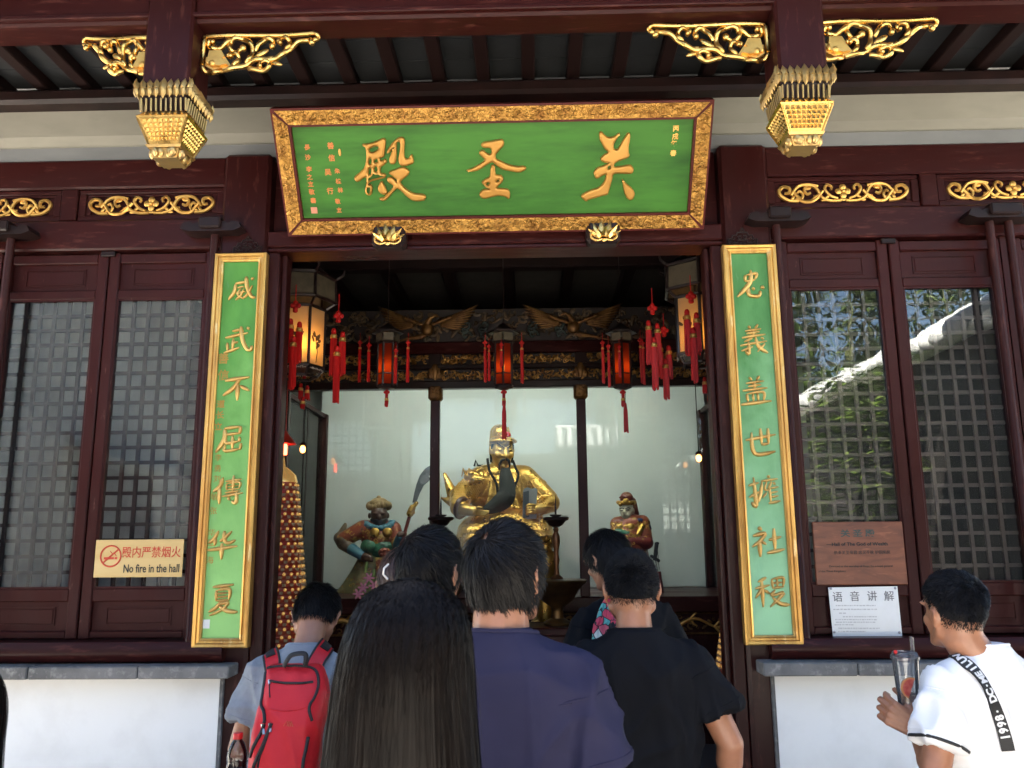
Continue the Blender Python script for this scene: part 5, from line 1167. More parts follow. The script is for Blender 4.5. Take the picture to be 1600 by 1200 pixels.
b = MB(); b.ell(S3(268,212,.0), (.062,.066,.062)); b.cap(S3(310,240,.05), S3(345,340,.06), .045, .03); b.tube([S3(205,205,-.05), S3(235,190,-.09), S3(260,205,-.10)], [.006,.016,.012], 7); pp('cap', b, material('painted_cap_red', (.15,.03,.02), .4, var=(14,(.25,.12,.05),.5,.66)), 60)
b = MB(); b.tube([S3(265+70*cos(a_*pi/10), 245+6*sin(a_*pi/10), -.075*sin(a_*pi/10)-.02) for a_ in range(11)], .020, 8); b.ell(S3(262,235,-.10), (.03,.02,.028)); b.ell(S3(215,262,-.08), (.02,.02,.02)); pp('cap_band', b, SGOLD, 60)
b = MB(); b.ell(S3(300,470,0), (.155,.12,.14)); b.cap(S3(190,430), S3(400,420), .07, .075); b.cap(S3(190,440), S3(170,520,-.05), .06, .055); b.cap(S3(270,560,.0), S3(290,900,.0), .17, .22); b.cap(S3(400,440,0), S3(430,560,-.06), .075, .065); prb = remesh(b, .010, 3); pp('robe', prb, ZRED); gilt_curls(ping, prb, 70, (955,1030,815,870), 9, SGOLD, 3.5)
b = MB(); b.ell(S3(205,460,-.10), (.038,.025,.036)); b.ell(S3(300,455,-.115), (.042,.028,.036)); b.cap(S3(400,450,-.08), S3(360,520,-.12), .03, .026); b.tube([S3(270,400,-.08), S3(300,430,-.10), S3(330,400,-.08)], .012, 6); pp('gold_boss', b, SGOLD, 60)
b = MB(); b.cap(S3(190,500,-.12), S3(280,510,-.13), .034, .030); pp('sash', b, ZGREEN)
b = MB(); b.cap(S3(370,405,-.06), S3(430,400,-.02), .03, .028); b.cap(S3(430,405,-.02), S3(460,470,-.04), .028, .022); pp('blue_collar', b, material('painted_deep_blue', (.02,.03,.09), .4))
b = MB(); b.cap(S3(300,575,-.12), S3(440,590,-.09), .055, .06); b.cap(S3(440,600,-.08), S3(480,575,-.05), .04, .012); b.cap(S3(340,625,-.12), S3(420,625,-.10), .03, .03); pp('sleeve', remesh(b, .010, 2), material('painted_crimson', (.17,.02,.015), .35, var=(12,(.40,.24,.06),.58,.66)))
sw = thing('sheathed_sword', 'sword with black hilt and red scabbard standing beside the right statue', 'sword', tuple(at(1040, 985, 3.0)))
def S4(u, v): return at(u, v, 3.0)
t = MB(); t.tube([S4(1026,850), S4(1023,876)], .017, 8); t.ell(S4(1026.5,849), (.02,.015,.014)); t.cap(S4(1018,869), S4(1029,876), .014, .014); part('hilt', t, BLACK, sw, 60)
t = MB(); t.tube([S4(1027,855), S4(1030,890)], .003, 5); t.tube([S4(1024,876), S4(1028,892)], .003, 5); part('cord', t, BLACK, sw)
t = MB(); t.tube([S4(1029,893), S4(1033,930), S4(1037,985)], [.020,.030,.028], 8); t.ell(S4(1036,930), (.03,.02,.025)); part('scabbard', t, material('red_scabbard', (.15,.02,.018), .35), sw, 60)

# ------------------------------------------------------------------ altar furniture in front of the shrine
tb = thing('altar_table', 'dark altar table with turned legs in front of the shrine', 'table', (0, 1.95, .06))
mb = MB(); mb.box(-.75, .75, 1.72, 2.2, .96, 1.02, .01); part('table_top', mb, WOODH, tb)
mb = MB(); mb.box(-.70, .70, 1.745, 1.77, .84, .9595); part('apron', mb, WOODH, tb)
for x in (-.68, .68):
    for y in (1.78, 2.14): mb = MB(); mb.lathe([(.03,0),(.025,.2),(.04,.45),(.028,.6),(.04,.8985)], 12, (x, y, .061)); part('leg', mb, WOOD, tb, 50)
def candle_stand(u, label):
    y = 1.92; p = at(u, 905, y); zt = at(u, 808, y).z; zb = 1.351
    t = thing('candle_stand', label, 'candle stand', (p.x, y, zb), 'turned candle stands on bronze basins')
    h = zt-zb; b = MB()
    b.lathe([(.05,0),(.045,.012),(.02,.03),(.016,.10*h/.45),(.024,.14*h/.45),(.016,.17*h/.45),(.020,.22*h/.45),(.030,.27*h/.45),(.028,.31*h/.45),(.015,.34*h/.45),(.022,.36*h/.45),(.012,.38*h/.45)], 16, (p.x, y, zb)); part('turned_stem', b, material('copper_brown', (.15,.06,.022), .35, .6) if 'copper_brown' not in bpy.data.materials else bpy.data.materials['copper_brown'], t, 40)
    b = MB(); b.lathe([(.02,-.075),(.05,-.06),(.075,-.03),(.095,-.022),(.10,-.006),(.095,0),(.03,-.01),(.028,.004),(.045,.012),(.045,.018),(.008,.02),(.006,.10),(.001,.17)], 24, (p.x, y, zt)); part('drip_pan', b, BLACKWOOD, t, 40)
    q = thing('bronze_basin', label.replace('turned candle stand', 'wide bronze basin under the candle stand'), 'basin', (p.x, y, 1.021), 'bronze basins on the altar table')
    b = MB(); b.lathe([(.10,0),(.105,.02),(.05,.05),(.042,.10),(.05,.13),(.12,.18),(.16,.25),(.19,.285),(.215,.30),(.225,.322),(.215,.328),(.05,.326)], 28, (p.x, y, 1.021)); part('bowl', b, BRONZE, q, 50)
candle_stand(870, 'turned candle stand to the right of the golden statue'); candle_stand(688, 'turned candle stand to the left of the golden statue')
gv = thing('gilt_vase', 'gilt vase with ribbed shoulders behind the right candle stand', 'vase', (.30, 2.28, 1.02))
b = MB(); c_ = at(853, 905, 2.28); b.lathe([(.06,-.32),(.075,-.28),(.07,-.10),(.055,0),(.075,.05),(.095,.12),(.09,.19),(.05,.23),(.045,.27),(.065,.30),(.05,.33),(.03,.335)], 20, (c_.x, 2.28, c_.z))
gv.location = (c_.x, 2.28, c_.z-.32); OFF[gv.name] = Vector(gv.location); part('body', b, SGOLD, gv, 50)
b = MB()
for k in range(9): a = k*2*pi/9; b.ell((c_.x+.055*cos(a), 2.28+.055*sin(a), c_.z+.30+.015*sin(k*2)), (.02,.02,.028), 8, 6)
part('lotus_rim', b, SGOLD, gv, 60)
fv = thing('lily_bouquet', 'pink and green lilies in a vase at the foot of the left statue', 'flowers', tuple(at(580, 985, 2.3)))
c_ = at(580, 935, 2.3); b = MB(); b.lathe([(.05,-.18),(.07,-.1),(.045,-.02),(.055,0)], 14, (c_.x, 2.3, c_.z-.03)); part('vase', b, material('white_porcelain', (.6,.6,.58), .25), fv, 50)
PINK = material('pink_petal', (.62,.22,.32), .5); LEAFG = material('pale_leaf', (.20,.30,.07), .5)
rr = random.Random(5); b = MB(); g = MB(); st = MB()
for u, v in ((577,903),(568,918),(585,915),(560,928),(592,925)):
    p = at(u, v, 2.28); st.tube([(c_.x, 2.3, c_.z-.05), p], .004, 5)
    for k in range(6): a = k*pi/3; b.ell(p+Vector((.022*cos(a), -.01, .022*sin(a))), (.024,.006,.010), 8, 5, Matrix.Rotation(-a, 3, 'Y'))
for u, v in ((584,898),(572,886),(590,905)):
    p = at(u, v, 2.3); st.tube([(c_.x, 2.3, c_.z-.05), p], .004, 5); g.ell(p, (.015,.012,.05), 8, 6, Matrix.Rotation(rr.uniform(-.3,.3), 3, 'Y'))
part('petals', b, PINK, fv, 60); part('bud', g, LEAFG, fv, 60); part('stem', st, LEAFG, fv)

# ------------------------------------------------------------------ towers of little lights
TRED = material('tower_red', (.34,.020,.014), .4, var=(20,(.30,.06,.03),.45,.65)); TGOLD = material('tower_gold', (.80,.50,.15), .26, .9, emit=(1,.55,.16,.028))
TGLASS = material('tower_frosted', (.42,.30,.18), .5)
def light_tower(x, y, zb, zt, r0, r1, label):
    t = thing('light_tower', label, 'lamp tower', (x, y, .061), 'conical towers of small gilded figures')
    b = MB(); b.lathe([(r0*1.15,0),(r0*1.15,.12),(r0*.9,.14),(r0*.9,zb-.15),(r0*1.1,zb-.12),(r0*1.1,zb-.062)], 24, (x, y, .061)); part('base', b, TRED, t, 40)
    n = 22
    for i in range(n):
        f = i/n; r = r0+(r1-r0)*f; z = zb+(zt-zb)*f; h = (zt-zb)/n
        b = MB(); b.lathe([(r,0),(r*1.02,.004),(r*.86,h*.55),(r*.84,h*.98)], 28, (x, y, z)); tr_ = part('tier', b, TRED, t, 40)
        g = MB(); w = MB(); m = max(6, int(2*pi*r/.052))
        for k in range(m):
            a = (k+.5*(i % 2))*2*pi/m; px, py = x+r*.97*cos(a), y+r*.97*sin(a)
            g.ell((px, py, z+h*.62), (.0115,.0115,.0125), 8, 6)
            aa = a+pi/m; w.box(x+r*.99*cos(aa)-.010, x+r*.99*cos(aa)+.010, y+r*.99*sin(aa)-.010, y+r*.99*sin(aa)+.010, z+.002, z+h*.40)
        stuffp('gilded_figures', g, TGOLD, tr_, 60); stuffp('name_plates', w, TGLASS, tr_)
    b = MB(); b.lathe([(r1,0),(r1*.9,.05),(r1*.5,.09),(.02,.11),(.012,.16),(.002,.2)], 20, (x, y, zt)); part('finial', b, TGOLD, t, 50)
light_tower(-1.53, 1.30, .95, 2.04, .225, .105, 'conical tower of small gilded figures and red tiers behind the left door jamb')
light_tower(1.60, 1.30, .80, 1.62, .21, .06, 'conical tower of small gilded figures and red tiers behind the right door jamb')
for u, v, y, lab in ((473, 702, 2.0, 'small glowing round lamp near the left light tower'), (1092, 716, 2.2, 'small glowing round lamp on the right side of the shrine')):
    p = at(u, v, y); t = thing('round_lamp', lab, 'lamp', tuple(p), 'small round lamps on thin poles')
    b = MB(); b.ell(p, (.022,.022,.03), 10, 8); part('bulb', b, BULBR, t, 60)
    b = MB(); b.lathe([(.03,0),(.02,.02),(.004,.03)], 10, (p.x, y, p.z+.03)); b.tube([(p.x, y, p.z+.05), (p.x, y, 3.95)], .004, 5); part('cord', b, BLACKWOOD, t)
p = at(446, 690, 1.7); t = thing('red_shade_lamp', 'red lamp with a flared shade above the left light tower', 'lamp', (p.x, 1.7, p.z-.1))
b = MB(); b.lathe([(.085,-.02),(.06,.01),(.025,.05),(.008,.08)], 16, (p.x, 1.7, p.z)); b.tube([(p.x, 1.7, p.z+.07), (p.x, 1.7, 3.95)], .004, 5); part('shade', b, material('red_shade', (.45,.03,.015), .4), t, 50)
b = MB(); b.lathe([(.012,-.10),(.016,-.09),(.016,-.03),(.012,-.02)], 10, (p.x, 1.7, p.z)); part('lamp_tube', b, material('red_tube', (1,.1,.05), .4, emit=(1,.05,.02,3.0)), t, 50)
# ------------------------------------------------------------------ the courtyard behind (seen mirrored in the panes)
TILEG = material('grey_tile', (.13,.135,.135), .75, var=(7,(.085,.09,.09),.4,.7), bump=(20,.4,4))
LIME = material('limewash', (.78,.77,.73), .8, var=(2,(.66,.65,.61),.45,.75), bump=(20,.2,4))
def tiled_coping(parent, p0, p1, w, h, drop, n):
    """a little double pitched tile roof along a wall top from p0 to p1"""
    p0, p1 = Vector(p0), Vector(p1); d = (p1-p0); L = d.length; d.normalize(); s = Vector((-d.y, d.x, 0))
    b = MB(); q = [(-w,-drop),(-w,-drop+.04),(0,h),(w,-drop+.04),(w,-drop)]
    b.loft([[p+s*a+Vector((0,0,c)) for a, c in q] for p in (p0, p1)]); part('coping', b, TILEG, parent, 30)
    for i in range(n):
        p = p0+d*(L*(i+.5)/n); b = MB()
        for sg in (-1, 1):
            a = p+Vector((0,0,h+.015)); e = p+s*sg*(w+.05)+Vector((0,0,-drop+.055)); r = L/n*.30
            b.tube([a, e], r, 8)
            b.ell(e+s*sg*.005+Vector((0,0,-.02)), (r*1.1,r*1.1,r*1.2), 8, 6)
        part('tile_row', b, LIME if parent['category'] == 'gate' else TILEG, parent, 40)
    b = MB(); b.tube([p0+Vector((0,0,h+.04)), p1+Vector((0,0,h+.04))], .07, 8); part('ridge_tile', b, TILEG if parent['label'].startswith('white courtyard') else LIME, parent, 60)
wg = thing('garden_wall', 'dark garden wall with a whitened tile coping along the right side of the courtyard', 'wall', (4.0, -5.8, 0))
b = MB(); b.box(3.86, 4.14, -10.3, -1.9, 0, 3.26); part('wall', b, material('shadow_side_wall', (.055,.045,.04), .8, var=(2,(.035,.03,.027),.4,.7)), wg)  # shadow on the wall face is put into its dark colour
tiled_coping(wg, (4.0,-10.3,3.30), (4.0,-1.9,3.30), .30, .20, .02, 40)
for o_ in wg.children:
    if o_.name.startswith('tile_row') or o_.name.startswith('coping'): o_.data.materials[0] = LIME
wl_ = thing('side_wall', 'grey plastered side wall with a dark latticed window on the left of the courtyard', 'wall', (-5.0, -6, 0))
b = MB(); b.box(-5.2, -4.9, -10.2, -2.0, 0, 5.6); part('wall', b, material('grey_lime_wall', (.30,.295,.28), .85, var=(1.2,(.22,.215,.205),.4,.75), var2=(6,(.17,.165,.155),.6,.8)), wl_)
tiled_coping(wl_, (-5.05,-10.2,5.6), (-5.05,-2.0,5.6), .32, .22, .02, 34)
b = MB(); b.box(-4.9, -4.84, -6.4, -4.6, 1.1, 2.5); w_ = part('window_frame', b, WOOD, wl_)
for i in range(7): b = MB(); b.box(-4.838, -4.81, -6.3+i*.27-.02, -6.3+i*.27+.02, 1.15, 2.45); part('window_bar', b, BLACKWOOD, w_)
b = MB(); b.prism([(-4.9,2.75),(-4.3,2.5),(-4.3,2.56),(-4.9,2.85)], lambda x, z, d: (x, d, z), -6.7, -4.3); part('window_hood', b, TILEG, wl_)
bw = thing('courtyard_wall', 'white courtyard wall with a tiled coping at the far end', 'wall', (0, -10.8, 0))
GREYW = material('grey_washed_wall', (.13,.13,.125), .8, var=(2,(.09,.09,.088),.4,.7))
for a, b_ in ((-5.2,-1.2),(2.9,9.0)): b = MB(); b.box(a, b_, -10.9, -10.6, 0, 3.0); part('wall', b, GREYW if a < 0 else LIME, bw)
tiled_coping(bw, (-5.2,-10.75,3.0), (-1.2,-10.75,3.0), .34, .25, .02, 16); tiled_coping(bw, (2.9,-10.75,3.0), (9.0,-10.75,3.0), .34, .25, .02, 30)
gt = thing('courtyard_gate', 'dark timber gate with a white tiled roof and red lattice doors facing the hall', 'gate', (.35, -10.8, 0))
GATEW = material('dark_gate_timber', (.02,.012,.011), .6)
for a, b_ in ((-1.2,-.7),(1.4,2.9)): b = MB(); b.box(a, b_, -11.0, -10.5, 0, 3.7); part('gate_pier', b, GATEW, gt)
b = MB(); b.box(-.7, 1.4, -10.95, -10.55, 2.7, 3.7); part('gate_lintel', b, GATEW, gt)
tiled_coping(gt, (.75,-10.75,3.85), (2.9,-10.75,3.85), .65, .45, .05, 9)
REDDOOR = material('faded_red_door', (.07,.014,.011), .6)
for a, b_ in ((-.7,.35),(.35,1.4)):
    b = MB(); b.box(a+.01, b_-.01, -10.74, -10.69, .02, 2.69); g = part('door_leaf', b, REDDOOR, gt)
    b = MB()
    for i in range(5): b.box(a+.1+i*.19, a+.13+i*.19, -10.688, -10.67, 1.0, 2.5)
    for i in range(8): b.box(a+.08, b_-.08, -10.689, -10.675, 1.02+i*.2, 1.05+i*.2)
    part('door_lattice', b, material('pale_lattice', (.06,.03,.025), .6) if 'pale_lattice' not in bpy.data.materials else bpy.data.materials['pale_lattice'], g)
LEAF = material('bamboo_leaf', (.085,.12,.018), .5, var=(3,(.04,.07,.014),.4,.65)); CULM = material('bamboo_culm', (.16,.17,.06), .45)
rr = random.Random(21)
def leafy(mb, c, r, n, L, droop=.6):
    for _ in range(n):
        p = Vector(c)+Vector((rr.gauss(0,1)*r[0], rr.gauss(0,1)*r[1], rr.gauss(0,1)*r[2]))
        a = rr.uniform(0, 2*pi); d = Vector((cos(a), sin(a), -droop*rr.random())).normalized(); s = d.cross(Vector((rr.uniform(-.5,.5), rr.uniform(-.5,.5), 1))).normalized(); l = L*rr.uniform(.6, 1.3); w = l*.13
        mb.add([p, p+d*l*.4+s*w, p+d*l, p+d*l*.4-s*w], [(0,1,2,3)])
for i in range(40):
    x = 2.4+i*.24+rr.uniform(-.2,.2); y = -11.5-rr.random()*2.4; h = rr.uniform(6.5, 9.5)
    t = thing('bamboo', 'tall bamboo stem with drooping leaves behind the courtyard wall', 'bamboo', (x, y, 0), 'bamboo growing behind the courtyard wall')
    lx, ly = rr.uniform(-.5,.5), rr.uniform(-.3,.5); P = [(x+lx*f*f, y+ly*f*f, h*f) for f in (0,.25,.5,.75,1)]
    b = MB(); b.tube(P, [.035,.032,.027,.018,.006], 6); part('culm', b, CULM, t, 60)
    b = MB()
    for k in range(15):
        f = .30+.70*k/14; c = (x+lx*f*f+rr.uniform(-.3,.3), y+ly*f*f+rr.uniform(-.3,.3), h*f-.1); leafy(b, c, (.24,.24,.22), 30, .30, 1.3)
    part('leaves', b, LEAF, t, recalc=False)
pt = thing('potted_tree', 'small leafy tree in a stone pot beside the right garden wall', 'tree', (3.3, -3.4, 0))
b = MB(); b.lathe([(.22,0),(.32,.1),(.36,.5),(.40,.55),(.34,.56),(.3,.5)], 18, (3.3,-3.4,0)); part('pot', b, STONE, pt, 40)
b = MB(); b.tube([(3.3,-3.4,.45),(3.35,-3.35,1.1),(3.27,-3.45,1.8),(3.3,-3.4,2.7)], [.05,.04,.03,.012], 7)
for k in range(6): a = k*1.1; b.tube([(3.3,-3.4,1.3+k*.2),(3.3+.35*cos(a),-3.4+.35*sin(a),1.6+k*.2)], [.018,.006], 5)
part('trunk', b, material('bark', (.08,.06,.045), .8), pt, 60)
b = MB()
for k in range(34): a = k*2.4; leafy(b, (3.3+.44*cos(a)*rr.random()**.5, -3.4+.44*sin(a)*rr.random()**.5, 1.45+1.7*k/33), (.13,.13,.10), 80, .14, .5)
part('crown', b, material('bright_leaf', (.17,.25,.035), .5, var=(4,(.08,.13,.02),.4,.65)), pt, recalc=False)
# ------------------------------------------------------------------ people
from mathutils.bvhtree import BVHTree
def rot(p, M): return M @ Vector(p)
def super_ring(cx, cy, z, a, b, e=2.4, n=36, front=1.0):
    out = []
    for k in range(n):
        t = 2*pi*k/n; c, s_ = cos(t), sin(t)
        out.append((cx+a*math.copysign(abs(c)**(2/e), c), cy+b*(front if s_ > 0 else 1)*math.copysign(abs(s_)**(2/e), s_), z))
    return out
def head_mb(fem=False):
    b = MB(); w = .97 if fem else 1
    b.ell((0,-.008,.018), (.0765*w,.098,.100), 22, 16); b.ell((0,-.030,-.035), (.066*w,.062,.055)); b.ell((0,.035,-.03), (.062*w,.056,.085)); b.ell((0,.052,-.085), (.040*w,.036,.030))
    for s in (-1, 1):
        b.cap((s*.058,-.005,-.055), (s*.030,.055,-.092), .020, .018); b.ell((s*.042,.062,-.025), (.022,.022,.020)); b.ell((s*.034,.080,.030), (.030,.014,.010))
    b.cap((0,.090,.012), (0,.106,-.022), .008, .013); b.ell((-.013,.096,-.026), (.009,.010,.008)); b.ell((.013,.096,-.026), (.009,.010,.008))
    b.ell((0,.088,-.056), (.025,.012,.007)); b.ell((0,.086,-.067), (.021,.012,.008))
    return b
def ear_mb(s):
    b = MB(); c = Vector((s*.083,-.012,-.008)); R = Matrix.Rotation(s*.38, 3, 'Z') @ Matrix.Rotation(-.18, 3, 'X')
    P = []
    for k in range(15):
        a = -.9+k*4.9/14; r = .029 if sin(a) > -.2 else .022
        P.append(c+R @ Vector((s*.005, -r*.62*cos(a+.2)*-1*(-1), r*sin(a+.2)*1.05)))
    b.tube(P, [.0042+.001*sin(k*.25) for k in range(15)], 7); b.ell(c+R @ Vector((-s*.003,0,0)), (.0055,.0165,.027), 10, 8, R); b.ell(c+R @ Vector((s*.002,.005,-.027)), (.006,.008,.010), 8, 6, R)
    b.ell(c+R @ Vector((s*.003,.011,-.003)), (.004,.004,.008), 7, 5, R); b.cap(c+R @ Vector((-s*.016,.006,0)), c+R @ Vector((-s*.002,.006,0)), .013, .012, 8)
    return b
SC = dict(c=Vector((0,-.008,.018)))
def scalp(d, off=0.0):
    """point of the scalp in direction d from its centre"""
    d = d.normalized(); rx, ry, rz = .0765+off, .098+off, .100+off
    if d.z < 0:
        rz = .118+off
    k = 1/sqrt((d.x/rx)**2+(d.y/ry)**2+(d.z/rz)**2)
    return SC['c']+d*k
HL = [(0,.078),(35,.066),(62,.035),(78,-.012),(92,-.006),(104,-.035),(125,-.060),(180,-.066)]
def hairline(d, low=0.0):
    ph = abs(math.degrees(atan2(d.x, d.y)))
    a = np.interp(ph, [q[0] for q in HL], [q[1] for q in HL])
    return a + (low if ph > 85 else 0)
def in_hair(p, low=0.0): return p.z > hairline(p-SC['c'], low)+(.004 if low > .005 else .011)*noise.noise(p*38)
def ribbon(mb, P, N, w, tilt=0.0):
    n = len(P); v = []
    for i in range(n):
        t = (P[min(i+1,n-1)]-P[max(i-1,0)]); s = t.cross(N[i]+tilt*t.cross(N[i]).normalized()); s = s.normalized() if s.length > 1e-9 else Vector((1,0,0)); k = w*(1-.75*(i/(n-1))**2)
        v += [P[i]-s*k, P[i]+s*k]
    mb.add(v, [(2*i, 2*i+1, 2*i+3, 2*i+2) for i in range(n-1)])
def short_hair(HM, n, length, lift, seed, whorl=(.012,-.078,.075), fade=0.0, top=None, low=0.0, bald=.0, width=.0010, spread=.5, thick=.004):
    """cap and strands; the strands leave the whorl and lie along the skull"""
    rr = random.Random(seed); cap = MB(); W = Vector(whorl)
    def capoff(d):
        d = d.normalized(); p = scalp(d, 0); e = min(1, max(0, (p.z-hairline(d, low)-fade*.5)/.035)); o_ = .0008+thick*e*min(1, .25+(p-W).length/.035)
        if top: o_ += top*min(1, max(0, (d.z-.15)/.45))*(.75+.25*abs(d.x))
        return o_
    nu, nv = 56, 40; grid = {}
    for i in range(nu):
        for j in range(nv+1):
            d = Vector((sin(pi*j/nv)*sin(2*pi*i/nu), sin(pi*j/nv)*cos(2*pi*i/nu), cos(pi*j/nv)))
            p = scalp(d, 0); lim = hairline(d, low)+fade*.5
            e = min(1, max(0, (p.z-lim)/.035))
            grid[i,j] = (scalp(d, capoff(d)), p.z > lim+.004+(.003 if fade else .010)*noise.noise(p*38) and (p-W).length > bald)
    idx = {}
    for (i, j), (p, ok) in grid.items(): idx[i,j] = len(cap.v); cap.v.append(tuple(p))
    for i in range(nu):
        for j in range(nv):
            q = [(i,j),((i+1)%nu,j),((i+1)%nu,j+1),(i,j+1)]
            if all(grid[k][1] for k in q): cap.f.append(tuple(idx[k] for k in q)); cap.m.append(0)
    st = MB(); m = 0
    while m < n:
        d = Vector((rr.gauss(0,1), rr.gauss(0,1), rr.gauss(0,1))).normalized(); p = scalp(d, .001)
        if not in_hair(p, low): continue
        dw = (p-W).length
        if bald and dw < bald*1.8 and rr.random() > (dw/(bald*1.8))**1.5: continue
        e = min(1, max(.0, (p.z-hairline(d, low))/(.012+fade)))
        if fade and rr.random() > .06+.94*e**1.3: continue
        m += 1
        cl_ = .5+.9*noise.noise(p*55+Vector((seed,0,0))); cl_ = max(0, cl_); p = scalp(d, capoff(d)-.0015 if top else .001+thick*.8*rr.random()*min(1, e*2))
        L = length*(.22+.78*e if fade else 1)*rr.uniform(.7, 1.2); steps = 4 if L < .03 else 5
        P = [p]; N = []; q = p.copy(); sw = rr.uniform(-spread, spread)
        for k in range(steps):
            nn = (q-SC['c']); nn = Vector((nn.x/.0765**2, nn.y/.098**2, nn.z/.10**2)).normalized()
            f = q-W; f = f-nn*f.dot(nn); f = f.normalized() if f.length > 1e-5 else Vector((1,0,0))
            f = (f+nn.cross(f)*(.25+sw)).normalized()
            if q.z < .0 and lift < .7 and fade < .05: f = (f+Vector((0,0,-.5))).normalized()
            lf = lift*(1-.5*k/steps)*(.5+1.1*cl_)
            stp = (f+nn*lf).normalized()*(L/steps)
            N.append(nn); q = q+stp
            v = q-SC['c']; s_ = scalp(v, (capoff(v)+.0006) if top else .002)
            if (q-SC['c']).length < (s_-SC['c']).length: q = s_
            P.append(q.copy())
        N.append(nn)
        ribbon(st, P, N, width*rr.uniform(.6,1.2), rr.gauss(0,.32))
    a = MB(); a.join(cap, HM); b = MB(); b.v = [tuple(HM @ Vector(p)) for p in st.v]; b.f = st.f; b.m = st.m
    return a, b
def fingers(W, fdir, nrm, side, curl, size=1.0, thumb=(.6,.5), spread=.12):
    """a hand at wrist W: fdir along the hand, nrm out of the palm, side towards the thumb"""
    f, n_ = Vector(fdir).normalized(), Vector(nrm); n_ = (n_-f*n_.dot(f)).normalized(); s = Vector(side); s = (s-f*s.dot(f)-n_*s.dot(n_)).normalized(); S = size
    b = MB()
    b.cap(W-f*.03*S, W+f*.012*S, .026*S, .026*S)
    for k in range(4):
        o_ = (.030-.020*k)*S; b.cap(W+f*.012*S+s*o_*.7, W+f*(.088-.004*abs(k-1))*S+s*o_, .0155*S, .0125*S, 10)
    Ls = (.044,.050,.046,.036)
    for k in range(4):
        o_ = (.031-.0205*k)*S; p = W+f*(.088-.004*abs(k-1))*S+s*o_; d = (f+s*spread*(1.2-k*.8)).normalized(); nn = n_.copy()
        for j, (ll, r) in enumerate(((1,.0098),(.62,.0088),(.5,.0078))):
            c = curl[j] if not isinstance(curl[0], (list, tuple)) else curl[k][j]
            d2 = (d*cos(c)+nn*sin(c)).normalized(); nn = (nn*cos(c)-d*sin(c)).normalized(); d = d2
            q = p+d*Ls[k]*ll*S; b.cap(p, q, r*S, r*.93*S, 10); p = q
    p = W+f*.022*S+s*.024*S; d = (f*thumb[0]+s*.75+n_*thumb[1]).normalized()
    for ll, r in ((.042,.0135),(.034,.0108),(.026,.0095)):
        q = p+d*ll*S; b.cap(p, q, r*S, r*.92*S, 10); p = q; d = (d+f*.35+n_*thumb[1]*.5-s*.15).normalized()
    return b
def cloth_deform(seed, amp=.006, calm=None, fold=None):
    o_ = Vector((seed*3.7, seed*1.3, seed*.7))
    def fn(co, no):
        out = co.copy()
        for i in range(len(co)):
            p = Vector(co[i]); q = Vector((p.x*15+p.z*2.2, p.y*15, p.z*2.4))+o_
            r1 = 1-abs(noise.noise(q))*2.2; r1 = max(0, r1)**2
            r2 = 1-abs(noise.noise(Vector((p.x*4-p.z*5, p.y*5, p.z*5+p.x*4))+o_*2))*2.4; r2 = max(0, r2)**3
            n0 = noise.noise(p*3.2+o_)
            am = 1.0 if calm is None else min(1.0, max(.08, ((p-calm).length-.075)/.10))
            out[i] = co[i]+no[i]*am*(amp*(r1-.35)+amp*.8*r2+amp*.8*n0)
        return out
    return fn
TROUS = material('dark_trousers', (.02,.021,.026), .8, bump=(300,.2,2)); SHOE = material('shoe', (.03,.03,.032), .5)
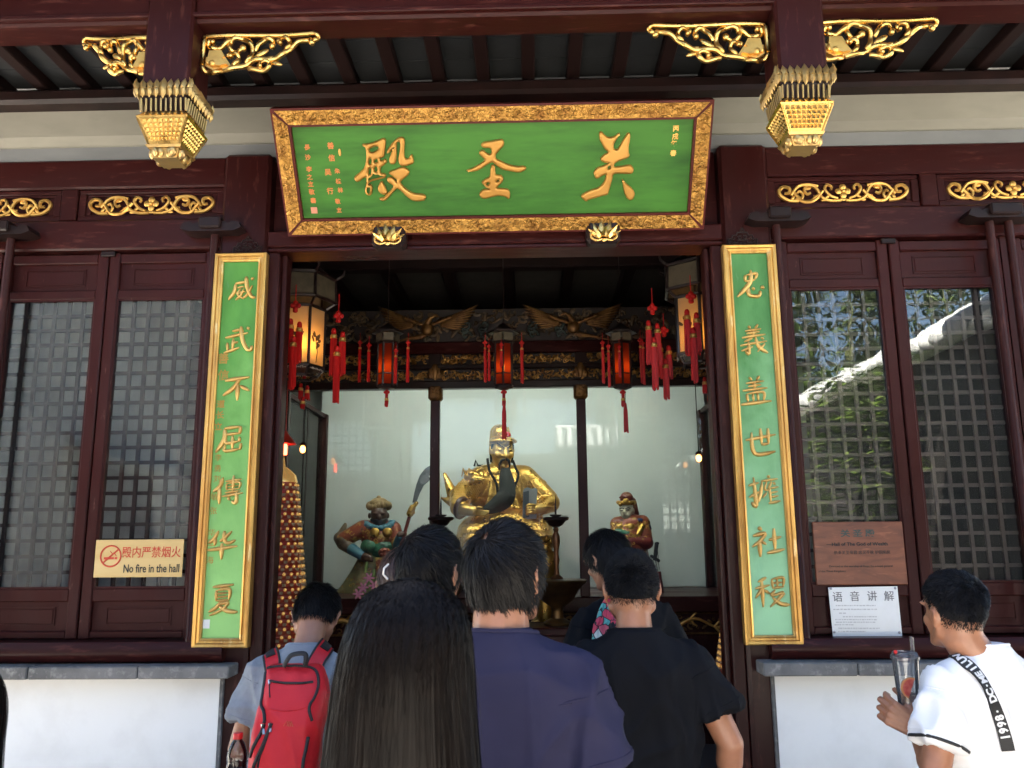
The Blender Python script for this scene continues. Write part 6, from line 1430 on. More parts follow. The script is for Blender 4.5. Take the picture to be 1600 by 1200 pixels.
def person(label, x, y, H, body_yaw, head_yaw, head_pitch, shirt, skin, hair_fn, fem=False, wide=1.0, arms=None, lean=0.0, neck_dx=0.0, seed=1, neck_fwd=0.0, sleeve=.62, shirt_amp=.015, head_scale=1.0, roll=0.0, hands=None, shirt_name='t_shirt', head_drop=0.0, voxel=.0065, sleeve_r=(.070,.086), slope=0.0, group=None):
    t = thing('person', label, 'person', (x, y, 0), group)
    s = H/1.70; BM = Matrix.Translation((x, y, 0)) @ Matrix.Rotation(body_yaw, 4, 'Z') @ Matrix.Scale(s, 4)
    hips = 1.0
    def L(p):                                          # lean the upper body forward from the hips
        p = Vector(p)
        if lean and p.z > hips:
            f = min(1, (p.z-hips)/.25); a = -lean*f; r = p-Vector((0,0,hips)); p = Vector((r.x, r.y*cos(a)-r.z*sin(a), r.y*sin(a)+r.z*cos(a)))+Vector((0,0,hips))
        return BM @ p
    A = {}
    for sg in (-1, 1):
        d = dict(sh=(sg*.168*wide,-.014,1.326-slope), el=(sg*.245*wide,-.035,1.09), wr=(sg*.255*wide,.06,.85))
        if arms and arms.get(sg): d.update(arms[sg])
        A[sg] = {k: (L(v) if not isinstance(v, Vector) else v) for k, v in d.items()}
    np_ = L((neck_dx, -.004+neck_fwd, 1.488-head_drop))
    HM = Matrix.Translation(np_) @ Matrix.Rotation(body_yaw+head_yaw, 4, 'Z') @ Matrix.Rotation(roll, 4, 'Y') @ Matrix.Rotation(-head_pitch, 4, 'X') @ Matrix.Scale(s**.35*head_scale, 4) @ Matrix.Translation((0,.028,.098))
    # body: one skin
    b = MB(); b.join(head_mb(fem), HM); b.join(ear_mb(-1), HM); b.join(ear_mb(1), HM)
    nr = (.050 if fem else .058)*s
    b.cap(L((0,-.030,1.36)), HM @ Vector((0,-.030,-.070)), nr*1.12, nr*.98); b.cap(L((-.05,-.03,1.365)), L((.05,-.03,1.365)), .042*s, .042*s)
    rings = [[L(p) for p in super_ring(0, -.005, z, a*wide, c, 2.2, 24)] for z, a, c in ((.86,.14,.10),(1.0,.145,.10),(1.15,.14,.095),(1.3,.155,.10),(1.36,.12,.065),(1.40,.06,.045))]; b.loft(rings)
    for sg in (-1, 1):
        a = A[sg]; b.cap(a['sh'], a['el'], .050*s*wide**.5, .040*s*wide**.5); b.cap(a['el'], a['wr'], .041*s*wide**.5, .027*s)
        mid = a['el'].lerp(a['wr'], .25); b.cap(a['el'].lerp(a['wr'], .05), mid, .040*s*wide**.5, .041*s*wide**.5)
        b.cap(L((sg*.085,0,.90)), L((sg*.095,.01,.50)), .078*s, .055*s); b.cap(L((sg*.095,.01,.50)), L((sg*.10,-.02,.10)), .054*s, .038*s)
        b.cap(L((sg*.10,-.03,.05)), L((sg*.115,.14,.035)), .04*s, .032*s)
    body = remesh(b, voxel, 4)
    for sg in (-1, 1):
        a = A[sg]; hk = (hands or {}).get(sg)
        f = (a['wr']-a['el']).normalized()
        fwd = (BM.to_3x3() @ Vector((0,1,0))).normalized(); inw = (BM.to_3x3() @ Vector((-sg,0,0))).normalized()
        if hk: hb = fingers(a['wr'], hk['f'], hk['n'], hk['s'], hk['curl'], .95*s, hk.get('thumb', (.6,.5)))
        else: hb = fingers(a['wr'], (f+Vector((0,0,-.4))).normalized(), inw, fwd, (.25,.35,.3), .95*s)
        body.join(remesh(hb, .0032, 2))
    bo = part('body', body, skin, t, 180, recalc=False)
    e = MB(); ir = MB(); br = MB()
    for sg in (-1, 1):
        q = MB(); q.ell((sg*.030,.073,.012), (.012,.010,.0075), 10, 7); e.join(q, HM); q = MB(); q.ell((sg*.030,.081,.012), (.0055,.004,.0055), 8, 6); ir.join(q, HM)
        q = MB(); q.tube([(sg*.014,.087,.034),(sg*.036,.084,.041),(sg*.054,.070,.034)], [.003,.004,.002], 5); br.join(q, HM)
    part('eye', e, EYEW, t, 60); part('iris', ir, BLACK, t, 60); part('eyebrow', br, HAIR, t, 60)
    # shirt
    b = MB()
    R = [(.80,.178,.122,0),(.92,.176,.122,0),(1.05,.178,.122,-.002),(1.16,.184,.124,-.004),(1.26,.194,.126,-.008),(1.32-slope,.190,.118,-.014),(1.36-slope,.172,.100,-.02),(1.392-slope*.8,.140,.083,-.024),(1.418-slope*.5,.105,.072,-.026),(1.438,.080,.062,-.027),(1.452,.070,.058,-.027)]
    if fem: R = [(z, a*(.88 if z > 1.2 else .92), c*.92, yy) for z, a, c, yy in R]
    b.loft([[L(p) for p in super_ring(0, yy, z, a*wide, c*wide**.8, 2.35, 44)] for z, a, c, yy in R])
    for sg in (-1, 1):
        a = A[sg]; tip = a['sh'].lerp(a['el'], sleeve); ax = (tip-a['sh']).normalized(); r0, r1 = sleeve_r[0]*s*wide**.6, sleeve_r[1]*s*wide**.6
        p = [a['sh']-ax*.062*s, a['sh']-ax*.045*s, a['sh']-ax*.012*s, a['sh']+ax*.03*s, a['sh'].lerp(tip, .6), tip]
        b.tube(p, [r0*.35, r0*.70, r0*.97, r0*1.02, (r0+r1)/2, r1], 28)
    for sg in (-1, 1): b.cap(L((sg*.050*wide,-.027,1.398-slope*.6)), L((sg*.172*wide,-.016,1.343-slope)), .047*s, .052*s)
    sh = remesh(b, .0085, 6, cloth_deform(seed, shirt_amp, L((0,-.026,1.445))))
    so = part(shirt_name, sh, shirt, t, 180, recalc=False)
    bvh = BVHTree.FromPolygons([Vector(p) for p in sh.v], sh.f)
    # collar rib
    def snap(P, off=.001):
        out = []
        for p in P:
            l, n_, _, _ = bvh.find_nearest(Vector(p)); out.append(l+n_*off)
        return out
    ring = [L((.079*wide**.5*sin(k*2*pi/40), -.024+.066*cos(k*2*pi/40)+.012, 1.437+.012*-cos(k*2*pi/40))) for k in range(40)]
    b = MB(); b.tube(snap(ring, .0005), .0045*s, 6, closed=True); part('collar', b, shirt, so, 60)
    for sg in (-1, 1):                                 # armhole seam and sleeve hem
        a = A[sg]; ax = (a['el']-a['sh']).normalized(); o_ = ax.orthogonal().normalized(); o2 = ax.cross(o_); tip = a['sh'].lerp(a['el'], sleeve)
        for c_, rr_, nm in ((a['sh']+ax*.012*s, .075*s, 'armhole_seam'), (tip-ax*.022*s, .080*s, 'sleeve_hem')):
            P = []
            for k in range(30):
                d = o_*cos(k*2*pi/30)+o2*sin(k*2*pi/30); l, n_, _, ds = bvh.ray_cast(c_+d*.15, -d)
                P.append(l-n_*.0006 if l is not None and (l-c_).length < rr_*1.6 else c_+d*rr_*.8)
            P = [(P[k-1]+P[k]*2+P[(k+1) % 30])/4 for k in range(30)]; P = [bvh.find_nearest(q)[0] for q in P]; b = MB(); b.tube(P, .0019, 5, closed=True); part(nm, b, shirt, so, 60)
    for sg in (-1, 1):
        b = MB(); rg = [[L(p) for p in super_ring(sg*.093+dx*sg, yy, z, a, c, 2.2, 22)] for z, a, c, dx, yy in ((.97,.082,.105,-.005,0),(.86,.092,.11,0,0),(.5,.068,.075,.004,.01),(.09,.058,.068,.008,-.015))]; b.loft(rg); part('trouser_leg', b, TROUS, t, 60)
        b = MB(); b.cap(L((sg*.10,-.035,.052)), L((sg*.115,.15,.045)), .048*s, .040*s); b.v = [(p[0], p[1], max(p[2], .004)) for p in b.v]; part('shoe', b, SHOE, t, 60)
    if hair_fn:
        hs = hair_fn(HM)
        h = part('hair', hs[0], HAIRCAP, t, 180, recalc=False); part('hair_strands', hs[1], hs[2] if len(hs) > 2 else HAIR, h, 180, recalc=False)
    return dict(t=t, bvh=bvh, snap=snap, L=L, HM=HM, BM=BM, A=A, s=s, shirt=so)
def hit(bvh, u, v, off=.002):
    """the point of a garment that a photo pixel shows"""
    d = Vector(_f+_r*(u-800)/FPX-_u*(v-600)/FPX).normalized(); l, n_, _, _ = bvh.ray_cast(Vector(CAM), d)
    return (None, None) if l is None else (l+n_*off, n_)
def fabric(name, col, col2, rough=.85, sc=4, bump=.25):
    return material(name, col, rough, var=(sc, col2, .35, .7), bump=(420, bump, 2, .001), spec=.15)
NAVY = fabric('navy_jersey', (.026,.0255,.058), (.020,.0195,.045)); BLACKT = fabric('black_jersey', (.0045,.0052,.0078), (.0036,.004,.0058)); GREYT = fabric('grey_jersey', (.24,.265,.295), (.21,.232,.26), sc=60)
WHITET = fabric('white_jersey', (.80,.80,.80), (.74,.74,.75)); BLACKT2 = fabric('black_cotton', (.0038,.0042,.006), (.003,.0033,.0045)); BROWNT = fabric('brown_cotton', (.12,.08,.06), (.10,.07,.05)); DARKT = fabric('charcoal_cotton', (.012,.012,.014), (.01,.01,.012))
def head_at(u, v, Y): return at(u, v, Y)

# 1 man in a navy T-shirt
p = at(780, 870, -2.6)
navy = person('man in a navy T-shirt with thick black hair, largest back in the middle', p.x+.006, -2.62, 1.708, radians(-6), radians(-22), radians(-3), NAVY, SKIN2,
   lambda HM: short_hair(HM, 9000, .055, .22, 11, whorl=(-.006,-.066,.082), low=-.012, bald=.013, width=.0012, spread=.35, thick=.009), wide=.90, seed=2, shirt_amp=.013, head_scale=.90, slope=-.006, head_drop=.024, voxel=.0055,
   arms={1: dict(el=(.205,-.02,1.09), wr=(.21,.12,.90)), -1: dict(el=(-.27,0,1.10), wr=(-.2,.16,.98))})
SEAM = material('white_stitching', (.5,.5,.55), .7)
pts = []
for (u, v) in ((742,968),(790,972),(832,966),(850,975),(880,995),(905,1014)):
    l, n_ = hit(navy['bvh'], u, v, .0012)
    if l is not None: pts.append(l)
if len(pts) > 2:
    b = MB(); b.tube(navy['snap'](catmull(pts, 6), .0012), .0012, 5); part('shoulder_seam', b, SEAM, navy['shirt'], 60)

# 2 man in a black T-shirt, grizzled crew cut
HAIRGREY = material('grizzled_hair', (.0075,.007,.007), .5, var=(220,(.05,.046,.042),.60,.68), var2=(30,(.008,.0075,.0075),.45,.7), spec=.15)
p = at(986, 915, -1.7)
blk = person('man in a black T-shirt with a short crew cut, right of the navy shirt', p.x, -1.73, 1.60, radians(2), radians(-1), radians(2), BLACKT, SKIN2,
   lambda HM: short_hair(HM, 11000, .016, 1.1, 12, whorl=(-.004,-.072,.066), fade=.040, low=.008, bald=.009, width=.0007, spread=.9, thick=.0035) + (HAIRGREY,), wide=1.12, seed=5,
   arms={1: dict(el=(.285,-.05,1.10), wr=(.29,.05,.86)), -1: dict(el=(-.30,-.02,1.10), wr=(-.27,.1,.88))}, slope=.010, head_drop=.018)
# 3 boy with bowed head in a grey T-shirt
p = at(490, 990, -1.45)
boy = person('boy in a grey T-shirt with his head bowed, wearing a red backpack', p.x-.045, -1.40, 1.50, radians(0), radians(2), radians(38), GREYT, SKIN,
   lambda HM: short_hair(HM, 8000, .030, .5, 13, whorl=(.004,-.060,.085), fade=.025, low=-.004, width=.0010, spread=.5, thick=.006), wide=1.03, seed=8, neck_fwd=.035, head_scale=1.0, lean=radians(7), roll=radians(3),
   arms={1: dict(el=(.235,.05,1.08), wr=(.12,.26,1.02)), -1: dict(el=(-.250,.02,1.06), wr=(-.14,.25,1.0))})
# 4 man behind the long haired woman
p = at(668, 875, -2.2)
bck = person('man with greying black hair, half hidden behind the long haired woman', p.x, -2.22, 1.675, radians(-4), radians(-22), radians(0), DARKT, SKIN2,
   lambda HM: short_hair(HM, 8000, .045, .25, 14, whorl=(-.01,-.060,.085), low=-.004, bald=.008, width=.0012, spread=.4, thick=.008), seed=11, wide=.84, head_scale=.92, arms={1: dict(el=(.185,.0,1.09), wr=(.15,.16,.92)), -1: dict(el=(-.185,.0,1.09), wr=(-.15,.16,.92))})
# 5 person with the patterned shawl, head turned and bowed
p = at(952, 900, -1.2)
scf = person('person in a black top with head turned left, colourful shawl hanging down the back', p.x+.045, -1.18, 1.69, radians(22), radians(16), radians(22), BLACKT2, SKIN,
   lambda HM: short_hair(HM, 8000, .050, .25, 15, whorl=(.0,-.062,.084), low=.002, width=.0012, spread=.35, thick=.009), fem=False, seed=13, wide=.90, neck_fwd=.02, head_scale=.93)
# 6 young man in white
p = at(1489, 960, -2.0); MX = p.x
WA = Vector(at(1433, 1138, -1.93)); WE = Vector(at(1462, 1205, -2.10)); WS = None
wht = person('young man in a white T-shirt holding a drink, at the right edge', MX+.068, -1.98, 1.575, radians(22), radians(-8), radians(-2), WHITET, SKIN2,
   lambda HM: short_hair(HM, 13000, .015, .6, 16, whorl=(.012,-.066,.080), fade=.070, low=.010, top=.022, width=.0009, spread=.3, thick=.006), wide=.93, seed=17, slope=.004, head_scale=.87, neck_dx=-.066, head_drop=.045, sleeve_r=(.064,.074),
   arms={-1: dict(el=WE, wr=WA), 1: dict(el=(.285,-.06,1.10), wr=(.27,.05,.86))}, shirt_amp=.013, sleeve=.70,
   hands={-1: dict(f=(-.72,.25,.45), n=(.25,1,.1), s=(.3,-.1,.9), curl=((.7,.9,.6),(.75,.95,.6),(.8,1.0,.6),(.85,1.0,.6)), thumb=(.9,.55))})
# 7 woman with brown hair, mostly hidden
p = at(634, 925, -1.75)
HAIRBR = material('brown_hair', (.055,.026,.018), .45, var=(40,(.09,.045,.03),.4,.7), spec=.5)
brn = person('woman with reddish brown hair and a pale hair clip, almost hidden in the crowd', p.x, -1.75, 1.60, radians(0), radians(10), radians(5), BROWNT, SKIN,
   lambda HM: short_hair(HM, 6000, .07, .12, 19, whorl=(0,-.04,.10), low=-.03, width=.0013, spread=.25, thick=.010) + (HAIRBR,), fem=True, seed=19, wide=.72, arms={1: dict(el=(.16,.04,1.08), wr=(.10,.24,1.0)), -1: dict(el=(-.16,.04,1.08), wr=(-.10,.24,1.0))}, sleeve_r=(.058,.064))
b = MB(); q = at(607, 893, -1.85); 
b.tube([q+Vector((0,-.0,.022)), q+Vector((-.012,-.008,.010)), q+Vector((-.014,-.008,-.008)), q+Vector((-.002,0,-.022))], .0035, 6); solo('hair_clip', b, material('pearl_clip', (.7,.66,.6), .2), 'pale curved hair clip in the reddish brown hair', 'hair clip', smooth=60)

# 8 woman with long straight hair, closest to the camera
ENV = [(905,625,655),(909,607,673),(915,592,690),(922,580,702),(930,570,712),(950,556,727),(980,543,735),(1010,535,738),(1060,524,741),(1100,518,743),(1150,511,746),(1200,503,750),(1260,497,756),(1330,493,760),(1400,492,762)]
def long_hair(env, Y, seed, n, depth=(.105,.085), jit=1.0, bottom_taper=0.0):
    rows = []
    for v, a, b_ in env:
        pa, pb = at(a, v, Y), at(b_, v, Y); rows.append(((pa.x+pb.x)/2, (pa.z+pb.z)/2, (pb.x-pa.x)/2))
    ztop, wmax = rows[0][1]+.004, max(r[2] for r in rows)
    Zs = np.array([r[1] for r in rows])[::-1]; Xs = np.array([r[0] for r in rows])[::-1]; Ws = np.array([r[2] for r in rows])[::-1]
    def env_at(z):
        w = np.interp(z, Zs, Ws); x = np.interp(z, Zs, Xs)
        h = min(1, max(0, (ztop-z)/.13)); yy = sqrt(max(0.0, 1-(1-h)**2))
        back = depth[0]*max(yy, min(1, w/wmax)*.9) if h < 1 else depth[0]*(1-.22*min(1, (ztop-.13-z)/.30))
        return x, w, back, depth[1]*yy
    rr = random.Random(seed); cap = MB(); rings = []
    zz = list(ztop-.002-np.linspace(0, 1, 34)**1.5*(ztop-Zs[0]))
    for z in zz:
        x, w, bk, fr = env_at(z); w *= .965
        rings.append([(x+w*cos(k*2*pi/48), Y+(fr if sin(k*2*pi/48) > 0 else bk*.965)*sin(k*2*pi/48), z) for k in range(48)])
    cap.loft(rings)
    st = MB()
    for i in range(n):
        ph = rr.uniform(pi*.95, 2*pi*1.025) if rr.random() < .93 else rr.uniform(0, pi)
        z0 = ztop-.004-.12*rr.random()**2.2; ze = Zs[0]+rr.uniform(0,.05); P = []; N = []; m = 15; k0 = rr.uniform(.965, 1.012)
        dph = rr.gauss(0,.05); wob = rr.uniform(0, 6); am = rr.gauss(0,.012)*jit
        for k in range(m):
            f = k/(m-1); z = z0+(ze-z0)*f; x, w, bk, fr = env_at(z); a = ph+dph*f+am*sin(f*4+wob)
            y_ = (fr if sin(a) > 0 else bk)*sin(a); kk = k0+.0035*sin(a*31)+.006*sin(a*9+1.0)*min(1, f*2)
            P.append(Vector((x+w*kk*cos(a), Y+y_*kk, z))); N.append(Vector((cos(a)/max(w,.01), sin(a)/max(bk,.01), 0)).normalized())
        ribbon(st, P, N, rr.uniform(.0006,.0013), rr.gauss(0,.22))
    for i in range(130):                               # loose hairs
        a = rr.uniform(pi, 2*pi); z0 = ztop-.02-.10*rr.random(); ze = z0-rr.uniform(.08,.30); P = []; N = []; ou = rr.uniform(.02,.07); wob = rr.uniform(0,6)
        for k in range(9):
            f = k/8; z = z0+(ze-z0)*f; x, w, bk, fr = env_at(z); kk = 1+ou*sin(pi*f*.8); aa = a+.10*sin(f*3+wob)
            P.append(Vector((x+w*kk*cos(aa), Y+(fr if sin(aa) > 0 else bk)*sin(aa)*kk, z))); N.append(Vector((cos(aa), sin(aa), 0)))
        ribbon(st, P, N, .0004, rr.gauss(0,.4))
    return cap, st
HX = at(640, 985, -3.2)
hw = long_hair(ENV, -3.2, 31, 13000)
wom = person('woman with very long straight black hair, nearest of the crowd', HX.x, -3.16, 1.485, 0.0, 0.0, 0.0, DARKT, SKIN, None, fem=True, seed=23, wide=.72, neck_fwd=.01, arms={1: dict(el=(.17,.06,1.07), wr=(.08,.26,1.0)), -1: dict(el=(-.17,.06,1.07), wr=(-.08,.26,1.0))}, sleeve_r=(.060,.066))
h = part('hair', hw[0], HAIRCAP, wom['t'], 180); part('hair_strands', hw[1], HAIRB, h, 180, recalc=False)
# 9 somebody at the left edge
EN2 = [(v_, a_-13, b_-13) for v_, a_, b_ in [(1032,-60,-40),(1036,-84,-18),(1044,-96,-6),(1058,-104,4),(1078,-110,10),(1100,-112,11),(1125,-114,9),(1160,-116,4),(1220,-120,0),(1300,-124,-4)]]
hw2 = long_hair(EN2, -2.9, 37, 2600, jit=2.2)
HX2 = at(-50, 1100, -2.9)
lft = person('person with black hair, only wisps showing at the left edge', HX2.x-.03, -2.88, 1.36, 0.0, radians(60), 0.0, DARKT, SKIN, None, fem=True, seed=29, wide=.88)
h = part('hair', hw2[0], HAIRCAP, lft['t'], 180); part('hair_strands', hw2[1], HAIRB, h, 180, recalc=False)

# ------------------------------------------------------------------ what they carry
RED = material('red_nylon', (.58,.018,.026), .5, var=(6,(.50,.013,.020),.4,.7), bump=(9,.5,4,.012), spec=.3); BLK = material('black_webbing', (.010,.010,.011), .6, bump=(300,.3,2)); ZIP = material('zip_metal', (.45,.45,.46), .3, 1.0)
BY = -1.60
bag = thing('backpack', 'red backpack with black piping worn by the boy in grey', 'backpack', tuple(at(470, 1180, BY)))
def bpx(X, Y, y): return at(350+X/2.856, 780+Y/2.856, y)
rows = [(742,205,392,.02),(750,190,405,.055),(780,170,420,.085),(860,155,437,.115),(960,127,432,.14),(1080,97,405,.16),(1200,82,396,.17),(1330,86,392,.16),(1400,105,380,.10),(1420,130,360,.06)]
rows = [tuple(r) for r in catmull(rows, 4)]
b = MB(); rings = []; back = []; YB_ = -1.565
for Y, a, c_, d in rows:
    pa, pb = bpx(a, Y, YB_-d), bpx(c_, Y, YB_-d); cx, w = (pa.x+pb.x)/2, (pb.x-pa.x)/2; lean_ = .10*(pa.z-1.1)
    ring = []
    for k in range(40):
        t_ = 2*pi*k/40; c2, s2 = cos(t_), sin(t_); e = 2/3.4
        X = cx+w*math.copysign(abs(c2)**e, c2); yy = YB_+lean_-d/2+(d/2)*math.copysign(abs(s2)**e, s2)
        if s2 < -.3: yy -= .010*(1-(c2**2))*sin(min(1,max(0,(Y-760)/500))*pi)+.006*noise.noise(Vector((X*9, pa.z*9, 3)))
        ring.append((X, yy, pa.z))
    rings.append(ring)
b.loft(rings)
bagm = remesh(b, .007, 2, cloth_deform(41, .0045)); bs = part('main_body', bagm, RED, bag, 180, recalc=False)
bv = BVHTree.FromPolygons([Vector(q) for q in bagm.v], bagm.f)
def on_bag(pts, off=.002):
    out = []
    for X, Y in pts:
        l, n_ = hit(bv, 350+X/2.856, 780+Y/2.856, off)
        if l is not None: out.append(l)
    return out
def snap_bag(P, off): 
    return [(lambda r: r[0]+r[1]*off)(bv.find_nearest(Vector(q))) for q in P]
def bag_line(name, pts, r, m, flat=1.0):
    q = on_bag(pts)
    if len(q) < 2: return
    b = MB(); b.tube(snap_bag(catmull(q, 6), r*.3), r, 6); part(name, b, m, bag, 60)
bag_line('piping', [(188,772),(172,810),(166,860),(168,905),(178,945),(182,985),(178,1000)], .0055, BLK); bag_line('piping', [(195,756),(240,748),(300,746),(360,748),(405,762),(420,800),(418,845),(400,890),(384,915),(380,945),(392,990)], .0048, BLK)
bag_line('zip', [(205,812),(260,820),(330,822),(398,816)], .0042, BLK); bag_line('zip_pull', [(204,815),(203,845),(205,885)], .0022, BLK); bag_line('zip_slider', [(203,808),(204,826)], .0042, ZIP)
bag_line('pocket_seam', [(190,935),(260,945),(330,940),(375,925)], .0016, RED)
bag_line('zip', [(180,1005),(165,1045),(140,1090),(118,1150),(104,1198)], .006, BLK); bag_line('zip', [(212,1000),(195,1045),(175,1095),(150,1150),(132,1198)], .006, BLK)
bag_line('zip_slider', [(172,1005),(178,1050)], .005, ZIP); bag_line('zip_slider', [(204,1000),(208,1040)], .005, ZIP)
bag_line('zip', [(375,1060),(365,1110),(355,1160),(350,1198)], .006, BLK); bag_line('daisy_loop', [(196,1050),(180,1100),(160,1150),(150,1198)], .0035, BLK)
l = on_bag([(285,1004)])
if l:
    m = MB(); c_ = l[0]
    for k in range(3): m.tube(snap_bag([c_+Vector((-.012+.01*k,0,-.006)), c_+Vector((-.004+.006*k,0,.010)), c_+Vector((.004+.006*k,0,-.007))], .0006), .0013, 5)
    part('stitched_mark', m, material('orange_thread', (.55,.12,.03), .6), bag)
# haul loop
P = [bpx(268,745,-1.635), bpx(280,722,-1.64), bpx(300,697,-1.64), bpx(340,688,-1.64), bpx(362,692,-1.64), bpx(366,715,-1.64), bpx(362,742,-1.635)]
b = MB(); b.tube(catmull(P, 4), .0085, 8, flat=.7); part('haul_loop', b, BLK, bag, 60)
def strap(bvh, pix, w, name, m, parent, off=.005, edge=None, thick=.004):
    """a band lying on a garment along a line of photo points"""
    pts = []; nn = []
    for u, v in catmull(pix, 6):
        l, n_ = hit(bvh, u, v, off)
        if l is not None: pts.append(l); nn.append(n_)
    if len(pts) < 3: return None
    for _ in range(3):
        pts = [pts[0]]+[(pts[i-1]+pts[i]*2+pts[i+1])/4 for i in range(1, len(pts)-1)]+[pts[-1]]
        nn = [nn[0]]+[((nn[i-1]+nn[i]*2+nn[i+1])/4).normalized() for i in range(1, len(nn)-1)]+[nn[-1]]
    S = []
    b = MB(); rings = []
    for i, q in enumerate(pts):
        t_ = (pts[min(i+1,len(pts)-1)]-pts[max(i-1,0)]).normalized(); s_ = t_.cross(nn[i]).normalized(); S.append((q, t_, s_, nn[i]))
        rings.append([q-s_*w, q-s_*w+nn[i]*thick, q+s_*w+nn[i]*thick, q+s_*w])
    b.loft(rings); o = part(name, b, m, parent, 40)
    if edge is not None:
        for sg in (-1, 1):
            e = MB(); e.tube([q+s_*w*sg+n_*thick*.6 for q, t_, s_, n_ in S], .0042, 6); part('strap_edge', e, edge, o, 60)
    return S
def bz(X, Y): return (350+X/2.856, 780+Y/2.856)
S1_ = strap(boy['bvh'], [bz(222,760), bz(212,700), bz(208,640), bz(218,595), bz(228,578)], .0255, 'shoulder_strap', RED, bag, .006, BLK)
S2_ = strap(boy['bvh'], [bz(398,760), bz(425,705), bz(455,655), bz(490,615), bz(508,604)], .0265, 'shoulder_strap', RED, bag, .006, BLK)
for S_ in (S1_, S2_):
    if S_:
        i = int(len(S_)*.72); b = MB(); w = .016; rg = []
        for q, t_, s_, n_ in S_[i:i+5]: rg.append([q-s_*w+n_*.0045, q-s_*w+n_*.008, q+s_*w+n_*.008, q+s_*w+n_*.0045])
        b.loft(rg); part('strap_webbing', b, BLK, bag)
wb = thing('water_bottle', 'clear water bottle with a red cap in the side pocket of the red backpack', 'bottle', tuple(at(368, 1200, -1.66)))
c_ = at(371, 1170, -1.66); b = MB(); b.lathe([(.028,-.16),(.031,-.15),(.031,-.05),(.029,-.04),(.031,-.03),(.030,-.01),(.020,.018),(.0125,.028),(.0125,.034)], 20, c_); part('bottle', b, glass_material('clear_plastic', (.85,.88,.90), 1.5, .05), wb, 40)
b = MB(); b.lathe([(.0145,.030),(.0150,.031),(.0150,.046),(.0135,.048)], 18, c_); part('cap', b, material('red_cap', (.60,.02,.02), .4), wb, 40)
b = MB(); b.lathe([(.0317,-.12),(.0317,-.06),(.0312,-.06),(.0312,-.12)], 18, c_); part('label_band', b, material('dark_label', (.05,.05,.07), .5), wb, 40)
b = MB(); b.lathe([(.034,-.26),(.040,-.24),(.041,-.10),(.0395,-.10),(.038,-.24)], 18, c_+Vector((.004,.012,0))); part('side_pocket', b, RED, bag, 40)

# cross body strap with lettering
cb = thing('crossbody_strap', 'black cross-body strap with white lettering on the back of the white T-shirt', 'strap', tuple(at(1525, 1055, -2.1)))
PX = [(1470,1023),(1482,1023.5),(1500,1031),(1520,1047),(1536,1068),(1549,1095),(1560,1123),(1569,1150),(1575,1172)]
S_ = strap(wht['bvh'], PX, .0155, 'webbing', BLK, cb, .003)
WHITELET = material('strap_print', (.72,.72,.72), .6)
if S_:
    cum = [0]
    for i in range(1, len(S_)): cum.append(cum[-1]+(S_[i][0]-S_[i-1][0]).length)
    tot = cum[-1]; txt = '1998. DC.MEILUN'; n = len(txt)
    for i, ch in enumerate(txt):
        if ch == ' ': continue
        d = tot*(1-.10-.86*(i+.5)/n)
        k = max(1, min(len(S_)-2, int(np.searchsorted(cum, d)))); f = (d-cum[k-1])/max(1e-6, cum[k]-cum[k-1]); q = S_[k-1][0].lerp(S_[k][0], f); _, t_, s_, n_ = S_[k]
        xd = -t_; yd = n_.cross(xd).normalized(); M_ = Matrix((xd, yd, n_)).transposed().to_4x4(); M_.translation = q+n_*.0046
        m = MB(); m.join(text_mb(ch, .030, .0004, offset=.0012, sx=.85), M_); part('printed_letter', m, WHITELET, cb)
# dark trim round the sleeve hem
for sg in (-1, 1):
    A = wht['A'][sg]; ax = (A['el']-A['sh']).normalized(); tip = A['sh'].lerp(A['el'], .70)-ax*.006; o_ = ax.orthogonal().normalized(); o2 = ax.cross(o_); P = []
    for k in range(36):
        d = o_*cos(k*2*pi/36)+o2*sin(k*2*pi/36); l, n_, _, ds = wht['bvh'].ray_cast(tip+d*.13, -d)
        P.append(l if l is not None and .060 < (l-tip).length < .098 else tip+d*.078)
    P = [(P[k-1]+P[k]*2+P[(k+1) % 36])/4 for k in range(36)]; b = MB(); b.tube(P, .0045, 6, closed=True); part('sleeve_trim', b, BLK, wht['shirt'], 60)
# the drink
cy = -1.895; ct, cbm = at(1414, 1027, cy), at(1416, 1122, cy); zt, zb = ct.z, cbm.z; cx = ct.x
cup = thing('drink_cup', 'clear plastic cup of fruit tea in the hand of the young man in white', 'cup', (cx, cy, zb))
H_ = zt-zb; b = MB(); b.lathe([(.001,0),(.027,0),(.036,H_),(.0352,H_),(.0262,.002),(.001,.002)], 28, (cx, cy, zb)); PLA = glass_material('cup_plastic', (.90,.92,.94), 1.5, .08, .10, (.75,.77,.80)); part('cup_wall', b, PLA, cup, 40)
b = MB(); b.lathe([(.0385,H_-.006),(.0395,H_-.003),(.0395,H_+.004),(.036,H_+.006),(.033,H_+.014),(.030,H_+.016),(.001,H_+.016)], 28, (cx, cy, zb)); part('lid', b, PLA, cup, 40)
b = MB(); b.lathe([(.001,.003),(.0258,.003),(.0290,H_*.40),(.001,H_*.40)], 24, (cx, cy, zb)); part('fruit_tea', b, material('fruit_tea', (.42,.16,.04), .25), cup, 40)
b = MB(); b.tube([(cx+.013, cy-.008, zb+.02), (cx+.019, cy-.012, zt+.058)], .0055, 10); part('straw', b, PLA, cup, 60)
b = MB(); b.ell((cx-.030, cy-.012, zt+.016), (.006,.006,.006), 8, 6); part('lid_plug', b, material('red_plug', (.6,.02,.02), .4), cup, 60)
gs = thing('grapefruit_slice', 'half slice of pink grapefruit in the clear cup', 'fruit slice', (cx, cy-.02, zb+.05))
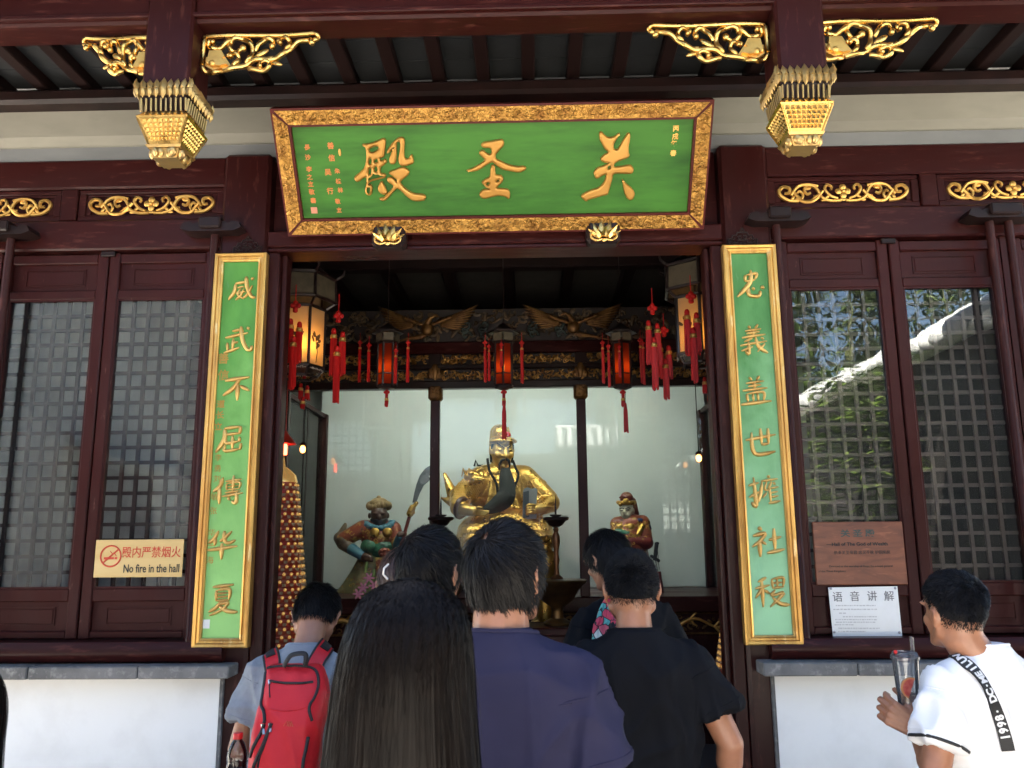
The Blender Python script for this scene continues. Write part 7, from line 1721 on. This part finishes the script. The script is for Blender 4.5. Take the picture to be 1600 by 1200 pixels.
RIND = material('grapefruit_rind', (.62,.25,.09), .5); PULP = material('grapefruit_pulp', (.50,.07,.05), .4, var=(60,(.62,.16,.11),.45,.65), bump=(90,.3,3))
Mg = Matrix.Translation((cx-.004, cy-.0335, zb+H_*.52)) @ Matrix.Rotation(radians(-68), 4, 'Y')
def arc(r0, r1, y0, y1):
    m = MB(); rg = []
    for k in range(17):
        a = pi*k/16; rg.append([(r0*cos(a), y0, r0*sin(a)), (r1*cos(a), y0, r1*sin(a)), (r1*cos(a), y1, r1*sin(a)), (r0*cos(a), y1, r0*sin(a))])
    m.loft(rg); return m
m = MB(); m.join(arc(.025, .029, -.003, .003), Mg); part('rind', m, RIND, gs, 40)
m = MB(); m.join(arc(.001, .0248, -.0022, .0022), Mg); part('pulp', m, PULP, gs, 40)

# shawl down the back of the person in black
SHW = bpy.data.materials.new('printed_shawl'); SHW.use_nodes = True
N = SHW.node_tree.nodes; L_ = SHW.node_tree.links; pb = N['Principled BSDF']; pb.inputs['Roughness'].default_value = .8
tc = N.new('ShaderNodeTexCoord'); vo = N.new('ShaderNodeTexVoronoi'); vo.inputs['Scale'].default_value = 34; vo.inputs['Randomness'].default_value = 1.0
L_.new(tc.outputs['Object'], vo.inputs['Vector']); cr = N.new('ShaderNodeValToRGB'); cr.color_ramp.interpolation = 'CONSTANT'
sp_ = N.new('ShaderNodeSeparateColor'); L_.new(vo.outputs['Color'], sp_.inputs[0]); L_.new(sp_.outputs[0], cr.inputs[0])
cr.color_ramp.elements[0].color = (.55,.05,.09,1); cr.color_ramp.elements[1].color = (.10,.36,.33,1); cr.color_ramp.elements[1].position = .62
for pos, c4 in ((.36,(.62,.12,.16,1)),(.50,(.012,.012,.015,1)),(.78,(.62,.66,.58,1)),(.90,(.55,.05,.09,1))): e = cr.color_ramp.elements.new(pos); e.color = c4
vd = N.new('ShaderNodeTexVoronoi'); vd.feature = 'DISTANCE_TO_EDGE'; vd.inputs['Scale'].default_value = 34; L_.new(tc.outputs['Object'], vd.inputs['Vector'])
mr = N.new('ShaderNodeMath'); mr.operation = 'LESS_THAN'; mr.inputs[1].default_value = .05; L_.new(vd.outputs['Distance'], mr.inputs[0])
mx = N.new('ShaderNodeMix'); mx.data_type = 'RGBA'; L_.new(mr.outputs[0], mx.inputs['Factor']); L_.new(cr.outputs['Color'], mx.inputs['A']); mx.inputs['B'].default_value = (.012,.012,.016,1); L_.new(mx.outputs['Result'], pb.inputs['Base Color'])
pts = [(952,938,.015),(948,955,.030),(946,975,.040),(948,1000,.050),(950,1040,.055),(952,1090,.055)]
b = MB(); rg = []
for u, v, w in catmull(pts, 5):
    l, n_ = hit(scf['bvh'], u, v, .008)
    if l is None: l = at(u, v, -1.33)
    rg.append([(l.x-w+2*w*k/14, l.y-.004-.010*abs(sin(k*1.1))-.012*sin(pi*k/14), l.z) for k in range(15)]+[(l.x+w-2*w*k/14, l.y+.004-.010*abs(sin((14-k)*1.1))-.012*sin(pi*k/14), l.z) for k in range(15)])
b.loft(rg); solo('printed_shawl', b, SHW, 'colourful pink and teal shawl hanging down the back of the person in black', 'shawl', smooth=60)
